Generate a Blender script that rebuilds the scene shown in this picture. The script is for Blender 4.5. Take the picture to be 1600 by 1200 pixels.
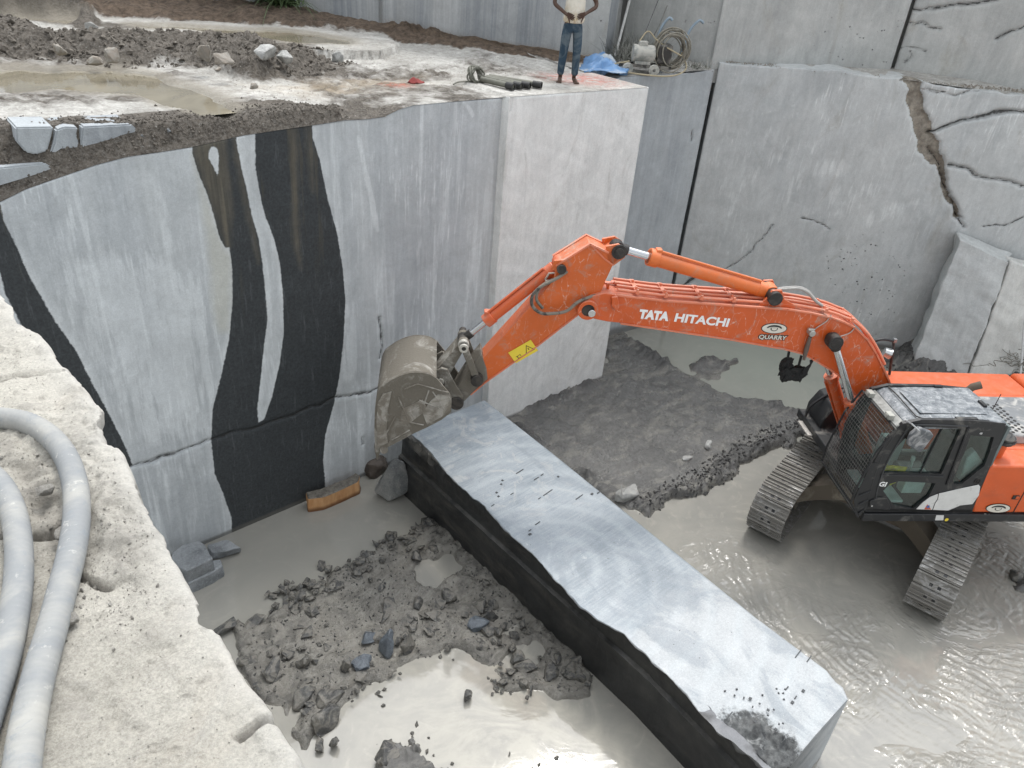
import bpy, bmesh, math, random
import numpy as np
from mathutils import Vector, Matrix, Euler
for o in list(bpy.data.objects): bpy.data.objects.remove(o)
sc = bpy.context.scene
COL = sc.collection

# ------------------------------------------------------------------ camera
FPX, EYE = 1200.0, 8.2
def nrm(v):
    v = np.array(v, float); return v / np.linalg.norm(v)
_z = -nrm([-175, -1950, -FPX])
_x = np.array([1508, 603, -FPX]); _x = nrm(_x - _x.dot(_z) * _z)
ROT = np.array([_x, np.cross(_z, _x), _z])
CAM = np.array([0, 0, EYE])
cam = bpy.data.cameras.new('camera')
cam.sensor_width = 36; cam.lens = 27.0; cam.clip_start = 0.05; cam.clip_end = 2000
camo = bpy.data.objects.new('camera', cam); COL.objects.link(camo)
M = Matrix([list(ROT[i]) + [CAM[i]] for i in range(3)] + [[0, 0, 0, 1]])
camo.matrix_world = M
sc.camera = camo
def ray(px, py): return ROT @ np.array([px - 800.0, -(py - 600.0), -FPX])
def at(px, py, z):                       # survey point: where the sight line meets height z
    r = ray(px, py); return CAM + r * ((z - EYE) / r[2])
def atp(px, py, P, n):                   # ... or meets the plane through P with normal n
    r = ray(px, py); return CAM + r * (np.dot(np.array(P) - CAM, n) / np.dot(r, n))
def aty(px, py, y):
    r = ray(px, py); return CAM + r * (y / r[1])

# ------------------------------------------------------------------ sky, sun, exposure
SUN_EL, SUN_AZ = 63.0, 32.0     # azimuth: direction towards the sun, degrees from +X
w = bpy.data.worlds.new("World"); sc.world = w; w.use_nodes = True
nt = w.node_tree; nt.nodes.clear()
out = nt.nodes.new('ShaderNodeOutputWorld'); bg = nt.nodes.new('ShaderNodeBackground')
sky = nt.nodes.new('ShaderNodeTexSky'); sky.sky_type = 'NISHITA'; sky.sun_disc = False
sky.sun_elevation = math.radians(SUN_EL); sky.sun_rotation = math.radians(90 - SUN_AZ)
sky.air_density = 1.0; sky.dust_density = 3.0
tc = nt.nodes.new('ShaderNodeTexCoord')
mp = nt.nodes.new('ShaderNodeMapping'); mp.inputs['Scale'].default_value = (1, 1, 2.2)
no = nt.nodes.new('ShaderNodeTexNoise'); no.inputs['Scale'].default_value = 2.6; no.inputs['Detail'].default_value = 7; no.inputs['Roughness'].default_value = .55
rp = nt.nodes.new('ShaderNodeValToRGB')
rp.color_ramp.elements[0].position = .36; rp.color_ramp.elements[0].color = (4.6, 5.2, 6.2, 1)
rp.color_ramp.elements[1].position = .66; rp.color_ramp.elements[1].color = (15, 15, 14.6, 1)
mx = nt.nodes.new('ShaderNodeMixRGB'); mx.inputs[0].default_value = .88
nt.links.new(tc.outputs['Generated'], mp.inputs[0]); nt.links.new(mp.outputs[0], no.inputs['Vector'])
nt.links.new(no.outputs['Fac'], rp.inputs[0]); nt.links.new(sky.outputs[0], mx.inputs[1]); nt.links.new(rp.outputs[0], mx.inputs[2])
# thin cloud lit through around the veiled sun
dt = nt.nodes.new('ShaderNodeVectorMath'); dt.operation = 'DOT_PRODUCT'; nt.links.new(tc.outputs['Generated'], dt.inputs[0])
dt.inputs[1].default_value = (math.cos(math.radians(SUN_EL)) * math.cos(math.radians(SUN_AZ)), math.cos(math.radians(SUN_EL)) * math.sin(math.radians(SUN_AZ)), math.sin(math.radians(SUN_EL)))
gr_ = nt.nodes.new('ShaderNodeMapRange'); gr_.interpolation_type = 'SMOOTHSTEP'; gr_.inputs[1].default_value = .62; gr_.inputs[2].default_value = 1.0; gr_.inputs[3].default_value = 1.0; gr_.inputs[4].default_value = 3.6
nt.links.new(dt.outputs['Value'], gr_.inputs[0])
sc_n = nt.nodes.new('ShaderNodeVectorMath'); sc_n.operation = 'SCALE'; nt.links.new(mx.outputs[0], sc_n.inputs[0]); nt.links.new(gr_.outputs[0], sc_n.inputs['Scale'])
nt.links.new(sc_n.outputs[0], bg.inputs['Color']); bg.inputs['Strength'].default_value = .1
nt.links.new(bg.outputs[0], out.inputs['Surface'])
sl = bpy.data.lights.new('sun', 'SUN'); sl.energy = 1.4; sl.angle = math.radians(12); sl.color = (1, .96, .9)
so = bpy.data.objects.new('sun', sl); COL.objects.link(so)
_d = Vector((math.cos(math.radians(SUN_EL)) * math.cos(math.radians(SUN_AZ)), math.cos(math.radians(SUN_EL)) * math.sin(math.radians(SUN_AZ)), math.sin(math.radians(SUN_EL))))
so.rotation_euler = _d.to_track_quat('Z', 'Y').to_euler(); so.location = _d * 40
sc.view_settings.view_transform = 'Standard'; sc.view_settings.look = 'None'
sc.view_settings.exposure = 0.2; sc.view_settings.gamma = 1; sc.view_settings.use_curve_mapping = False

# ------------------------------------------------------------------ numpy noise
def _h(ix, iy, s):
    n = (ix * 374761393 + iy * 668265263 + s * 1442695041) & 0xffffffff
    n = ((n ^ (n >> 13)) * 1274126177) & 0xffffffff
    return ((n ^ (n >> 16)) & 0xffff) / 65535.0
def vn(x, y, s=0):
    x = np.asarray(x, float); y = np.asarray(y, float)
    ix = np.floor(x).astype(np.int64); iy = np.floor(y).astype(np.int64)
    fx = x - ix; fy = y - iy; fx = fx * fx * (3 - 2 * fx); fy = fy * fy * (3 - 2 * fy)
    return ((_h(ix, iy, s) * (1 - fx) + _h(ix + 1, iy, s) * fx) * (1 - fy) + (_h(ix, iy + 1, s) * (1 - fx) + _h(ix + 1, iy + 1, s) * fx) * fy) * 2 - 1
def fbm(x, y, o=5, s=0, g=.5):
    a, t = 1.0, 0
    for k in range(o):
        t = t + a * vn(x * 2 ** k + 17.3 * k, y * 2 ** k - 9.1 * k, s + k); a *= g
    return t
def clods(x, y, f, s=0):                 # lumpy cellular relief 0..1
    x = np.asarray(x) * f; y = np.asarray(y) * f
    ix = np.floor(x).astype(np.int64); iy = np.floor(y).astype(np.int64)
    best = np.full(x.shape, 9.0)
    for dx in (-1, 0, 1):
        for dy in (-1, 0, 1):
            cx = ix + dx; cy = iy + dy
            px = cx + _h(cx, cy, s); py = cy + _h(cx, cy, s + 77)
            best = np.minimum(best, (x - px) ** 2 + (y - py) ** 2)
    return np.clip(1 - best, 0, 1)
def sstep(a, b, x):
    t = np.clip((np.asarray(x, float) - a) / (b - a), 0, 1); return t * t * (3 - 2 * t)
def seg_dist(X, Y, pts, closed=False):
    d = np.full(X.shape, 1e9); P = list(pts); n = len(P)
    for i in range(n if closed else n - 1):
        a = P[i]; b = P[(i + 1) % n]; vx, vy = b[0] - a[0], b[1] - a[1]; L = vx * vx + vy * vy + 1e-12
        t = np.clip(((X - a[0]) * vx + (Y - a[1]) * vy) / L, 0, 1)
        d = np.minimum(d, np.hypot(X - a[0] - t * vx, Y - a[1] - t * vy))
    return d
def sdf(X, Y, pts):                      # signed distance, positive inside
    d = seg_dist(X, Y, pts, True); ins = np.zeros(X.shape, bool); n = len(pts)
    for i in range(n):
        x0, y0 = pts[i][0], pts[i][1]; x1, y1 = pts[(i + 1) % n][0], pts[(i + 1) % n][1]
        c = ((y0 > Y) != (y1 > Y)) & (X < (x1 - x0) * (Y - y0) / (y1 - y0 + 1e-12) + x0)
        ins ^= c
    return np.where(ins, d, -d)

# ------------------------------------------------------------------ objects
def tag(o, label=None, cat=None, group=None, kind=None):
    if label: o['label'] = label
    if cat: o['category'] = cat
    if group: o['group'] = group
    if kind: o['kind'] = kind
    return o
def empty(name, loc, rz=0):
    o = bpy.data.objects.new(name, None); COL.objects.link(o); o.location = loc; o.rotation_euler = (0, 0, rz); o.empty_display_size = .2
    return o
def link(name, me, mats, parent=None, smooth=False):
    for m in (mats if isinstance(mats, (list, tuple)) else [mats]): me.materials.append(m)
    if smooth: me.polygons.foreach_set('use_smooth', [True] * len(me.polygons))
    o = bpy.data.objects.new(name, me); COL.objects.link(o)
    if parent: o.parent = parent
    return o
def auto_smooth(o, deg=35):
    me = o.data; me.polygons.foreach_set('use_smooth', [True] * len(me.polygons))
    bm = bmesh.new(); bm.from_mesh(me)
    for e in bm.edges:
        if len(e.link_faces) == 2 and e.calc_face_angle(0) > math.radians(deg): e.smooth = False
        elif len(e.link_faces) != 2: e.smooth = False
    bm.to_mesh(me); bm.free()
class MB:
    def __init__(s, mat=None): s.v = []; s.f = []; s.mi = []; s.M = mat or Matrix(); s.cur = 0
    def add(s, vs, fs, M=None):
        b = len(s.v); T = s.M @ M if M is not None else s.M
        s.v += [tuple(T @ Vector(p)) for p in vs]; s.f += [tuple(b + i for i in f) for f in fs]; s.mi += [s.cur] * len(fs); return s
    def box(s, c, d, rot=None):
        x, y, z = d[0] / 2, d[1] / 2, d[2] / 2
        vs = [(-x, -y, -z), (x, -y, -z), (x, y, -z), (-x, y, -z), (-x, -y, z), (x, -y, z), (x, y, z), (-x, y, z)]
        T = Matrix.Translation(c) @ (Euler(rot).to_matrix().to_4x4() if rot else Matrix())
        return s.add(vs, [(0, 3, 2, 1), (4, 5, 6, 7), (0, 1, 5, 4), (1, 2, 6, 5), (2, 3, 7, 6), (3, 0, 4, 7)], T)
    def prism(s, pts, v0, v1, plane='uz'):       # outline in (u, z), extruded along v
        n = len(pts)
        P = (lambda p, v: (p[0], v, p[1])) if plane == 'uz' else ((lambda p, v: (p[0], p[1], v)) if plane == 'xy' else (lambda p, v: (v, p[0], p[1])))
        vs = [P(p, v0) for p in pts] + [P(p, v1) for p in pts]
        return s.add(vs, [tuple(range(n)), tuple(range(2 * n - 1, n - 1, -1))] + [(i, i + n, (i + 1) % n + n, (i + 1) % n) for i in range(n)])
    def tube(s, pts, r, n=8, cap=True):
        pts = [Vector(p) for p in pts]; m = len(pts); rr = r if isinstance(r, (list, tuple)) else [r] * m
        vs, fs = [], []; t0 = (pts[1] - pts[0]).normalized(); nn = t0.orthogonal().normalized()
        for i, p in enumerate(pts):
            t = (pts[min(i + 1, m - 1)] - pts[max(i - 1, 0)]).normalized()
            nn = (nn - t * nn.dot(t)).normalized(); bb = t.cross(nn)
            for k in range(n):
                a = 2 * math.pi * k / n; vs.append(tuple(p + (nn * math.cos(a) + bb * math.sin(a)) * rr[i]))
        for i in range(m - 1):
            for k in range(n):
                a, b = i * n + k, i * n + (k + 1) % n; fs.append((a, b, b + n, a + n))
        if cap: fs += [tuple(range(n - 1, -1, -1)), tuple(range((m - 1) * n, m * n))]
        return s.add(vs, fs)
    def cyl(s, a, b, r, n=20, r2=None): return s.tube([a, b], [r, r if r2 is None else r2], n)
    def ring(s, a, b, r, ri, n=20):
        a = Vector(a); b = Vector(b); t = (b - a).normalized(); x = t.orthogonal().normalized(); y = t.cross(x); vs = []
        for p, q in ((a, r), (b, r), (b, ri), (a, ri)):
            for k in range(n):
                g = 2 * math.pi * k / n; vs.append(tuple(p + (x * math.cos(g) + y * math.sin(g)) * q))
        fs = []
        for j in range(4):
            for k in range(n): fs.append((j * n + k, j * n + (k + 1) % n, ((j + 1) % 4) * n + (k + 1) % n, ((j + 1) % 4) * n + k))
        return s.add(vs, fs)
    def build(s, name, mats, parent=None, bevel=0, smooth=None, seg=2):
        me = bpy.data.meshes.new(name); me.from_pydata(s.v, [], s.f); me.update()
        bm = bmesh.new(); bm.from_mesh(me); bmesh.ops.recalc_face_normals(bm, faces=bm.faces)
        bm.to_mesh(me); bm.free()
        o = link(name, me, mats, parent)
        if isinstance(mats, (list, tuple)) and len(mats) > 1: me.polygons.foreach_set('material_index', s.mi)
        if bevel:
            b = o.modifiers.new('bevel', 'BEVEL'); b.width = bevel; b.segments = seg; b.limit_method = 'ANGLE'; b.angle_limit = math.radians(40)
            auto_smooth(o, 40)
        elif smooth: auto_smooth(o, smooth)
        return o
def spline(P, n=8):
    P = [Vector(p) for p in P]; Q = [P[0] * 2 - P[1]] + P + [P[-1] * 2 - P[-2]]; r = []
    for i in range(1, len(Q) - 2):
        for k in range(n):
            t = k / n; a, b, c, d = Q[i - 1:i + 3]
            r.append(.5 * ((2 * b) + (c - a) * t + (2 * a - 5 * b + 4 * c - d) * t * t + (3 * b - a - 3 * c + d) * t ** 3))
    r.append(P[-1]); return r
def grid_mesh(name, V, nu, nv, attrs=None, extra_v=None, extra_f=None):   # V: (nv*nu,3), row major
    i = np.arange(nv - 1)[:, None] * nu + np.arange(nu - 1)[None, :]
    F = np.stack([i, i + 1, i + nu + 1, i + nu], -1).reshape(-1, 4).tolist()
    vs = V.tolist()
    if extra_v: vs += extra_v; F += extra_f
    me = bpy.data.meshes.new(name); me.from_pydata(vs, [], F)
    for k, a in (attrs or {}).items():
        at_ = me.attributes.new(k, 'FLOAT', 'POINT'); full = np.full(len(vs), -9.0 if k.startswith('sd') else (9.0 if k.startswith('cr') else 0.0)); full[:a.size] = a.ravel(); at_.data.foreach_set('value', full)
    me.update(); return me

# ------------------------------------------------------------------ node materials
class NM:
    def __init__(s, name, rough=.8, metal=0, spec=.5):
        s.m = bpy.data.materials.new(name); s.m.use_nodes = True; s.t = s.m.node_tree
        s.b = s.t.nodes['Principled BSDF']; s.b.inputs['Roughness'].default_value = rough; s.b.inputs['Metallic'].default_value = metal
        s.b.inputs['Specular IOR Level'].default_value = spec
        s.tc = s.t.nodes.new('ShaderNodeTexCoord'); s.h = None
    def n(s, t, **k):
        x = s.t.nodes.new(t)
        for a, b in k.items(): setattr(x, a, b)
        return x
    def L(s, a, b): s.t.links.new(a, b)
    def coord(s, scale=(1, 1, 1), rot=(0, 0, 0), loc=(0, 0, 0), kind='Object'):
        m = s.n('ShaderNodeMapping'); m.inputs['Scale'].default_value = scale; m.inputs['Rotation'].default_value = rot; m.inputs['Location'].default_value = loc
        s.L(s.tc.outputs[kind], m.inputs[0]); return m.outputs[0]
    def noise(s, sc_, det=5, ro=.55, dist=0, co=None):
        x = s.n('ShaderNodeTexNoise'); x.inputs['Scale'].default_value = sc_; x.inputs['Detail'].default_value = det; x.inputs['Roughness'].default_value = ro; x.inputs['Distortion'].default_value = dist
        s.L(co if co is not None else s.tc.outputs['Object'], x.inputs['Vector']); return x.outputs['Fac']
    def vor(s, sc_, feature='F1', co=None, rnd=1):
        x = s.n('ShaderNodeTexVoronoi', feature=feature); x.inputs['Scale'].default_value = sc_; x.inputs['Randomness'].default_value = rnd
        s.L(co if co is not None else s.tc.outputs['Object'], x.inputs['Vector']); return x.outputs['Distance']
    def wave(s, sc_, dist=2, det=3, dsc=1, rings=False, co=None, axis='X'):
        x = s.n('ShaderNodeTexWave', wave_type='RINGS' if rings else 'BANDS')
        if rings: x.rings_direction = axis
        else: x.bands_direction = axis
        x.inputs['Scale'].default_value = sc_; x.inputs['Distortion'].default_value = dist; x.inputs['Detail'].default_value = det; x.inputs['Detail Scale'].default_value = dsc
        s.L(co if co is not None else s.tc.outputs['Object'], x.inputs['Vector']); return x.outputs['Fac']
    def ramp(s, f, a, b, c0=0, c1=1):       # linear remap, clamped
        x = s.n('ShaderNodeMapRange'); x.inputs[1].default_value = a; x.inputs[2].default_value = b; x.inputs[3].default_value = c0; x.inputs[4].default_value = c1
        s.L(f, x.inputs[0]); return x.outputs[0]
    def attr(s, name):
        x = s.n('ShaderNodeAttribute', attribute_name=name); return x.outputs['Fac']
    def math(s, op, a, b=None, clamp=False):
        x = s.n('ShaderNodeMath', operation=op, use_clamp=clamp)
        for i, q in enumerate((a, b)):
            if q is None: continue
            if isinstance(q, (int, float)): x.inputs[i].default_value = q
            else: s.L(q, x.inputs[i])
        return x.outputs[0]
    def mix(s, f, a, b, mode='MIX'):
        x = s.n('ShaderNodeMixRGB', blend_type=mode)
        for i, q in enumerate((f, a, b)):
            if isinstance(q, (int, float)): x.inputs[i].default_value = q
            elif isinstance(q, tuple): x.inputs[i].default_value = q if len(q) == 4 else q + (1,)
            else: s.L(q, x.inputs[i])
        return x.outputs[0]
    def col(s, c):
        if isinstance(c, tuple): s.b.inputs['Base Color'].default_value = c + (1,)
        else: s.L(c, s.b.inputs['Base Color'])
        return s
    def rough(s, f): s.L(f, s.b.inputs['Roughness']); return s
    def bump(s, f, st=.5, d=.01):
        x = s.n('ShaderNodeBump'); x.inputs['Strength'].default_value = st; x.inputs['Distance'].default_value = d
        s.L(f, x.inputs['Height'])
        if s.h is not None: s.L(s.h, x.inputs['Normal'])
        s.h = x.outputs[0]; s.L(s.h, s.b.inputs['Normal']); return s

def plain(name, c, rough=.6, metal=0, var=.25, sc_=9, bump=0, dirt=None, dirtamt=.5, spec=.5):
    m = NM(name, rough, metal, spec); f = m.ramp(m.noise(sc_, 6, .6), .3, .7)
    c2 = tuple(x * (1 - var) for x in c); k = m.mix(f, c, c2)
    if dirt:
        g = m.ramp(m.noise(sc_ * .45, 8, .68, 1), .62 - dirtamt * .25, .62 - dirtamt * .25 + .12); k = m.mix(g, k, dirt)
        m.rough(m.ramp(g, 0, 1, rough, .9))
    m.col(k)
    if bump: m.bump(m.noise(sc_ * 6, 5, .6), bump, .01)
    return m.m
# ------------------------------------------------------------------ rock materials
def rock_mat(name, c_hi, c_lo, streak=(1, 1, .25), dark=None, crack=(.035, .035, .033), rings=None, stain=None, rough=.75, pits=False, wet=None, hatch=0, flow=0, attrs=True):
    m = NM(name, rough, 0, .4)
    big = m.ramp(m.noise(.55, 4, .6, .6, m.coord(streak)), .35, .65)
    c = m.mix(big, c_lo, c_hi)
    st = m.ramp(m.noise(5, 7, .65, .4, m.coord((streak[0] * 1.5, streak[1] * 1.5, streak[2] * .5))), .35, .7)
    c = m.mix(m.math('MULTIPLY', st, .35), c, tuple(min(1, x * 1.35) for x in c_hi))
    grain = m.ramp(m.noise(70, 3, .7), .3, .7, .88, 1.09)
    mott = m.ramp(m.noise(17, 5, .75, 0, m.coord((1, 1, .8))), .32, .68, .94, 1.05)
    blot = m.ramp(m.noise(1.9, 6, .68, .8, m.coord(loc=(9, 4, 2))), .35, .66, .90, 1.07)
    if hatch:                              # light scuffs left by the wire, in slanted bundles
        hz = m.ramp(m.noise(9, 3, .55, 0, m.coord((2.6, 2.6, .28), (0, .32, .1))), .57, .66)
        area = m.ramp(m.noise(.8, 3, .5, 0, m.coord((1, 1, 1), loc=(5, 3, 1))), .48, .62)
        c = m.mix(m.math('MULTIPLY', m.math('MULTIPLY', hz, area), hatch), c, tuple(min(1, x * 1.55) for x in c_hi))
    if flow:                               # milky run-off
        fz = m.ramp(m.noise(3.4, 5, .6, .5, m.coord((1.6, 1.6, .13))), .54, .68)
        c = m.mix(m.math('MULTIPLY', fz, flow), c, tuple(min(1, x * 1.5) for x in c_hi))
    if rings:
        for (loc, sc_, amt, thr) in rings:
            w = m.wave(sc_, 3.5, 4, 1.2, True, m.coord((1, 1, 1), loc=loc), 'SPHERICAL')
            br = m.ramp(m.noise(1.3, 3, .6, 0, m.coord(loc=(loc[0] + 3, 2, 1))), .45, .62)
            c = m.mix(m.math('MULTIPLY', m.math('MULTIPLY', m.ramp(w, thr, 1), br), amt), c, tuple(min(1, x * 1.5) for x in c_hi))
    if stain:
        s_ = m.ramp(m.noise(.9, 6, .7, 1.5, m.coord((1, 1, .5), loc=(3, 1, 7))), .57, .72)
        c = m.mix(m.math('MULTIPLY', s_, .5), c, stain)
    if dark:
        e = m.math('ADD', m.attr('sd_dark'), m.math('MULTIPLY', m.math('SUBTRACT', m.noise(22, 8, .75), .5), .05))
        f = m.ramp(e, -.006, .008)
        dk = m.mix(m.ramp(m.noise(30, 5, .7), .35, .7), dark, tuple(x * .55 for x in dark))
        br = m.ramp(m.noise(4, 4, .6, 0, m.coord((1.6, 1.6, .10))), .60, .72)
        up = m.attr('hi')
        dk = m.mix(m.math('MULTIPLY', br, up), dk, (.085, .076, .056))
        wh = m.ramp(m.noise(7, 7, .75, 0, m.coord((2.5, 2.5, .3))), .56, .72)
        dk = m.mix(m.math('MULTIPLY', wh, .38), dk, (.16, .17, .18))
        # pale rim at the contact
        rim = m.math('MULTIPLY', m.ramp(e, -.10, -.01), m.math('SUBTRACT', 1, f)); rim = m.math('MULTIPLY', rim, m.ramp(m.noise(1.5, 3), .4, .6, .1, .6))
        c = m.mix(rim, c, tuple(min(1, x * 1.35) for x in c_hi))
        c = m.mix(f, c, dk)
        ol = m.math('SUBTRACT', m.attr('sd_olive'), m.math('MULTIPLY', m.math('SUBTRACT', m.noise(9, 4), .5), .08))
        olc = m.mix(m.ramp(m.noise(6, 5, .6, 0, m.coord((3, 3, .1))), .35, .65), (.15, .133, .10), (.07, .066, .054))
        c = m.mix(m.math('MULTIPLY', m.math('MULTIPLY', m.ramp(ol, -.05, .07), f), .85), c, olc)
        pl = m.math('SUBTRACT', m.attr('sd_pale'), m.math('MULTIPLY', m.math('SUBTRACT', m.noise(7, 4), .5), .06))
        c = m.mix(m.math('MULTIPLY', m.ramp(pl, -.05, .06), m.math('SUBTRACT', 1, f)), c, (.47, .48, .45))
    if pits:
        v = m.vor(13); ar = m.attr('pitz')
        p = m.math('MULTIPLY', m.ramp(v, .16, .26, 1, 0), m.math('MULTIPLY', ar, m.ramp(m.noise(5, 4, .7), .54, .62)))
        c = m.mix(p, c, (.05, .05, .05)); m.bump(m.math('SUBTRACT', 1, p), 1, .03)
    if not attrs:
        c = m.mix(1.0, c, grain, 'MULTIPLY'); c = m.mix(1.0, c, mott, 'MULTIPLY'); c = m.mix(1.0, c, blot, 'MULTIPLY'); m.col(c); m.bump(m.noise(3.5, 7, .62, .4), .4, .05); m.bump(m.noise(40, 5, .7), .5, .01); return m.m
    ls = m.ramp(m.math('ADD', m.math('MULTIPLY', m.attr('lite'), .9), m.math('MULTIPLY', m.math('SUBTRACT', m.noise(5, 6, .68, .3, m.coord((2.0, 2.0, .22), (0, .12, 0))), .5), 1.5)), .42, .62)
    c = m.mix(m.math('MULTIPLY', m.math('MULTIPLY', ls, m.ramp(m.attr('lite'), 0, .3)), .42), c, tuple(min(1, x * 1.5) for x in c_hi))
    bz = m.attr('brk')
    bc = m.mix(m.ramp(m.noise(9, 6, .7), .35, .65), (.34, .31, .26), (.17, .15, .125))
    bf = m.ramp(m.math('ADD', bz, m.math('MULTIPLY', m.math('SUBTRACT', m.noise(12, 5, .7), .5), .5)), .42, .58)
    c = m.mix(bf, c, bc)
    cr = m.math('ADD', m.attr('cr'), m.math('MULTIPLY', m.math('SUBTRACT', m.noise(16, 5, .7), .5), .035))
    cf = m.ramp(cr, .002, .014, .9, 0)
    c = m.mix(cf, c, crack)
    wl = m.attr('foot')                     # wet, muddied foot of the face
    c = m.mix(m.math('MULTIPLY', m.ramp(m.math('ADD', wl, m.math('MULTIPLY', m.noise(5, 4), .3)), .55, .95), .75), c, (.10, .097, .088))
    c = m.mix(1.0, c, grain, 'MULTIPLY'); c = m.mix(1.0, c, mott, 'MULTIPLY'); c = m.mix(1.0, c, blot, 'MULTIPLY')
    m.col(c)
    m.bump(m.noise(3.5, 7, .62, .4), .25, .05)
    m.bump(m.noise(60, 4, .7), .35, .006)
    m.bump(m.math('ADD', m.ramp(cr, 0, .03), m.math('MULTIPLY', m.math('MULTIPLY', bf, m.noise(14, 5, .7)), -.5)), .9, .03)
    return m.m

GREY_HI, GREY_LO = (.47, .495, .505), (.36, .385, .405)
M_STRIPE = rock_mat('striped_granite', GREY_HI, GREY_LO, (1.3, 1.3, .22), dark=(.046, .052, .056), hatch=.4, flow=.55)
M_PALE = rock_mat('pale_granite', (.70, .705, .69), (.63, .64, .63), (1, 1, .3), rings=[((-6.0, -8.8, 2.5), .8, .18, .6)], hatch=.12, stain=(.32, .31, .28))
M_RECESS = rock_mat('recess_granite', (.42, .445, .455), (.34, .365, .385), (1, 1, .25), hatch=.25, flow=.15)  # bluish grey, a little darker than the striped wall's granite
M_BIG = rock_mat('cracked_granite', (.50, .515, .51), (.41, .43, .435), (1, 1, .6), hatch=.5, pits=True, stain=(.33, .32, .29))
M_UP = rock_mat('upper_granite', (.44, .445, .43), (.34, .35, .345), (1, 1, .5), stain=(.30, .275, .22), hatch=.12, pits=True)
M_BAND = rock_mat('banded_granite', (.43, .44, .44), (.25, .27, .29), (2.8, 2.8, .12), flow=.3)

def rough_rock(name, hi, lo, wet=.0, rough=.7, mud=None, sc_=1, spec=.4):
    m = NM(name, rough, 0, spec); inf = m.n('ShaderNodeObjectInfo')
    co = m.n('ShaderNodeVectorMath', operation='ADD'); m.L(m.tc.outputs['Object'], co.inputs[0])
    rv = m.n('ShaderNodeVectorMath', operation='SCALE'); rv.inputs[0].default_value = (30, 17, 23); m.L(inf.outputs['Random'], rv.inputs['Scale']); m.L(rv.outputs[0], co.inputs[1]); v = co.outputs[0]
    c = m.mix(m.ramp(m.noise(3 * sc_, 6, .65, .5, v), .35, .65), hi, lo)
    c = m.mix(m.ramp(m.noise(40 * sc_, 4, .7, 0, v), .45, .75, 0, .4), c, tuple(min(1, x * 1.6) for x in hi))
    c = m.mix(1.0, c, m.ramp(inf.outputs['Random'], 0, 1, .75, 1.15), 'MULTIPLY')
    if mud: c = m.mix(m.ramp(m.noise(2.2 * sc_, 5, .6, .8, v), .42, .55), c, mud)
    m.col(c); m.bump(m.noise(9 * sc_, 7, .7, 0, v), .6, .04); m.bump(m.noise(70 * sc_, 3, .7, 0, v), .5, .005)
    return m.m
M_ROCK = rough_rock('grey_rock', (.25, .265, .275), (.13, .14, .15))
M_ROCKLT = rough_rock('pale_rock', (.42, .42, .40), (.24, .24, .235))
M_ROCKWET = rough_rock('wet_dark_rock', (.085, .085, .08), (.035, .036, .038), rough=.22, mud=(.15, .142, .125), spec=.6)
M_ROCKSLATE = rough_rock('wet_slate_rock', (.13, .15, .17), (.05, .06, .075), rough=.28, spec=.6)
M_SOILROCK = rough_rock('dusty_rock', (.36, .34, .30), (.2, .185, .165), mud=(.24, .21, .175))

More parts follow.
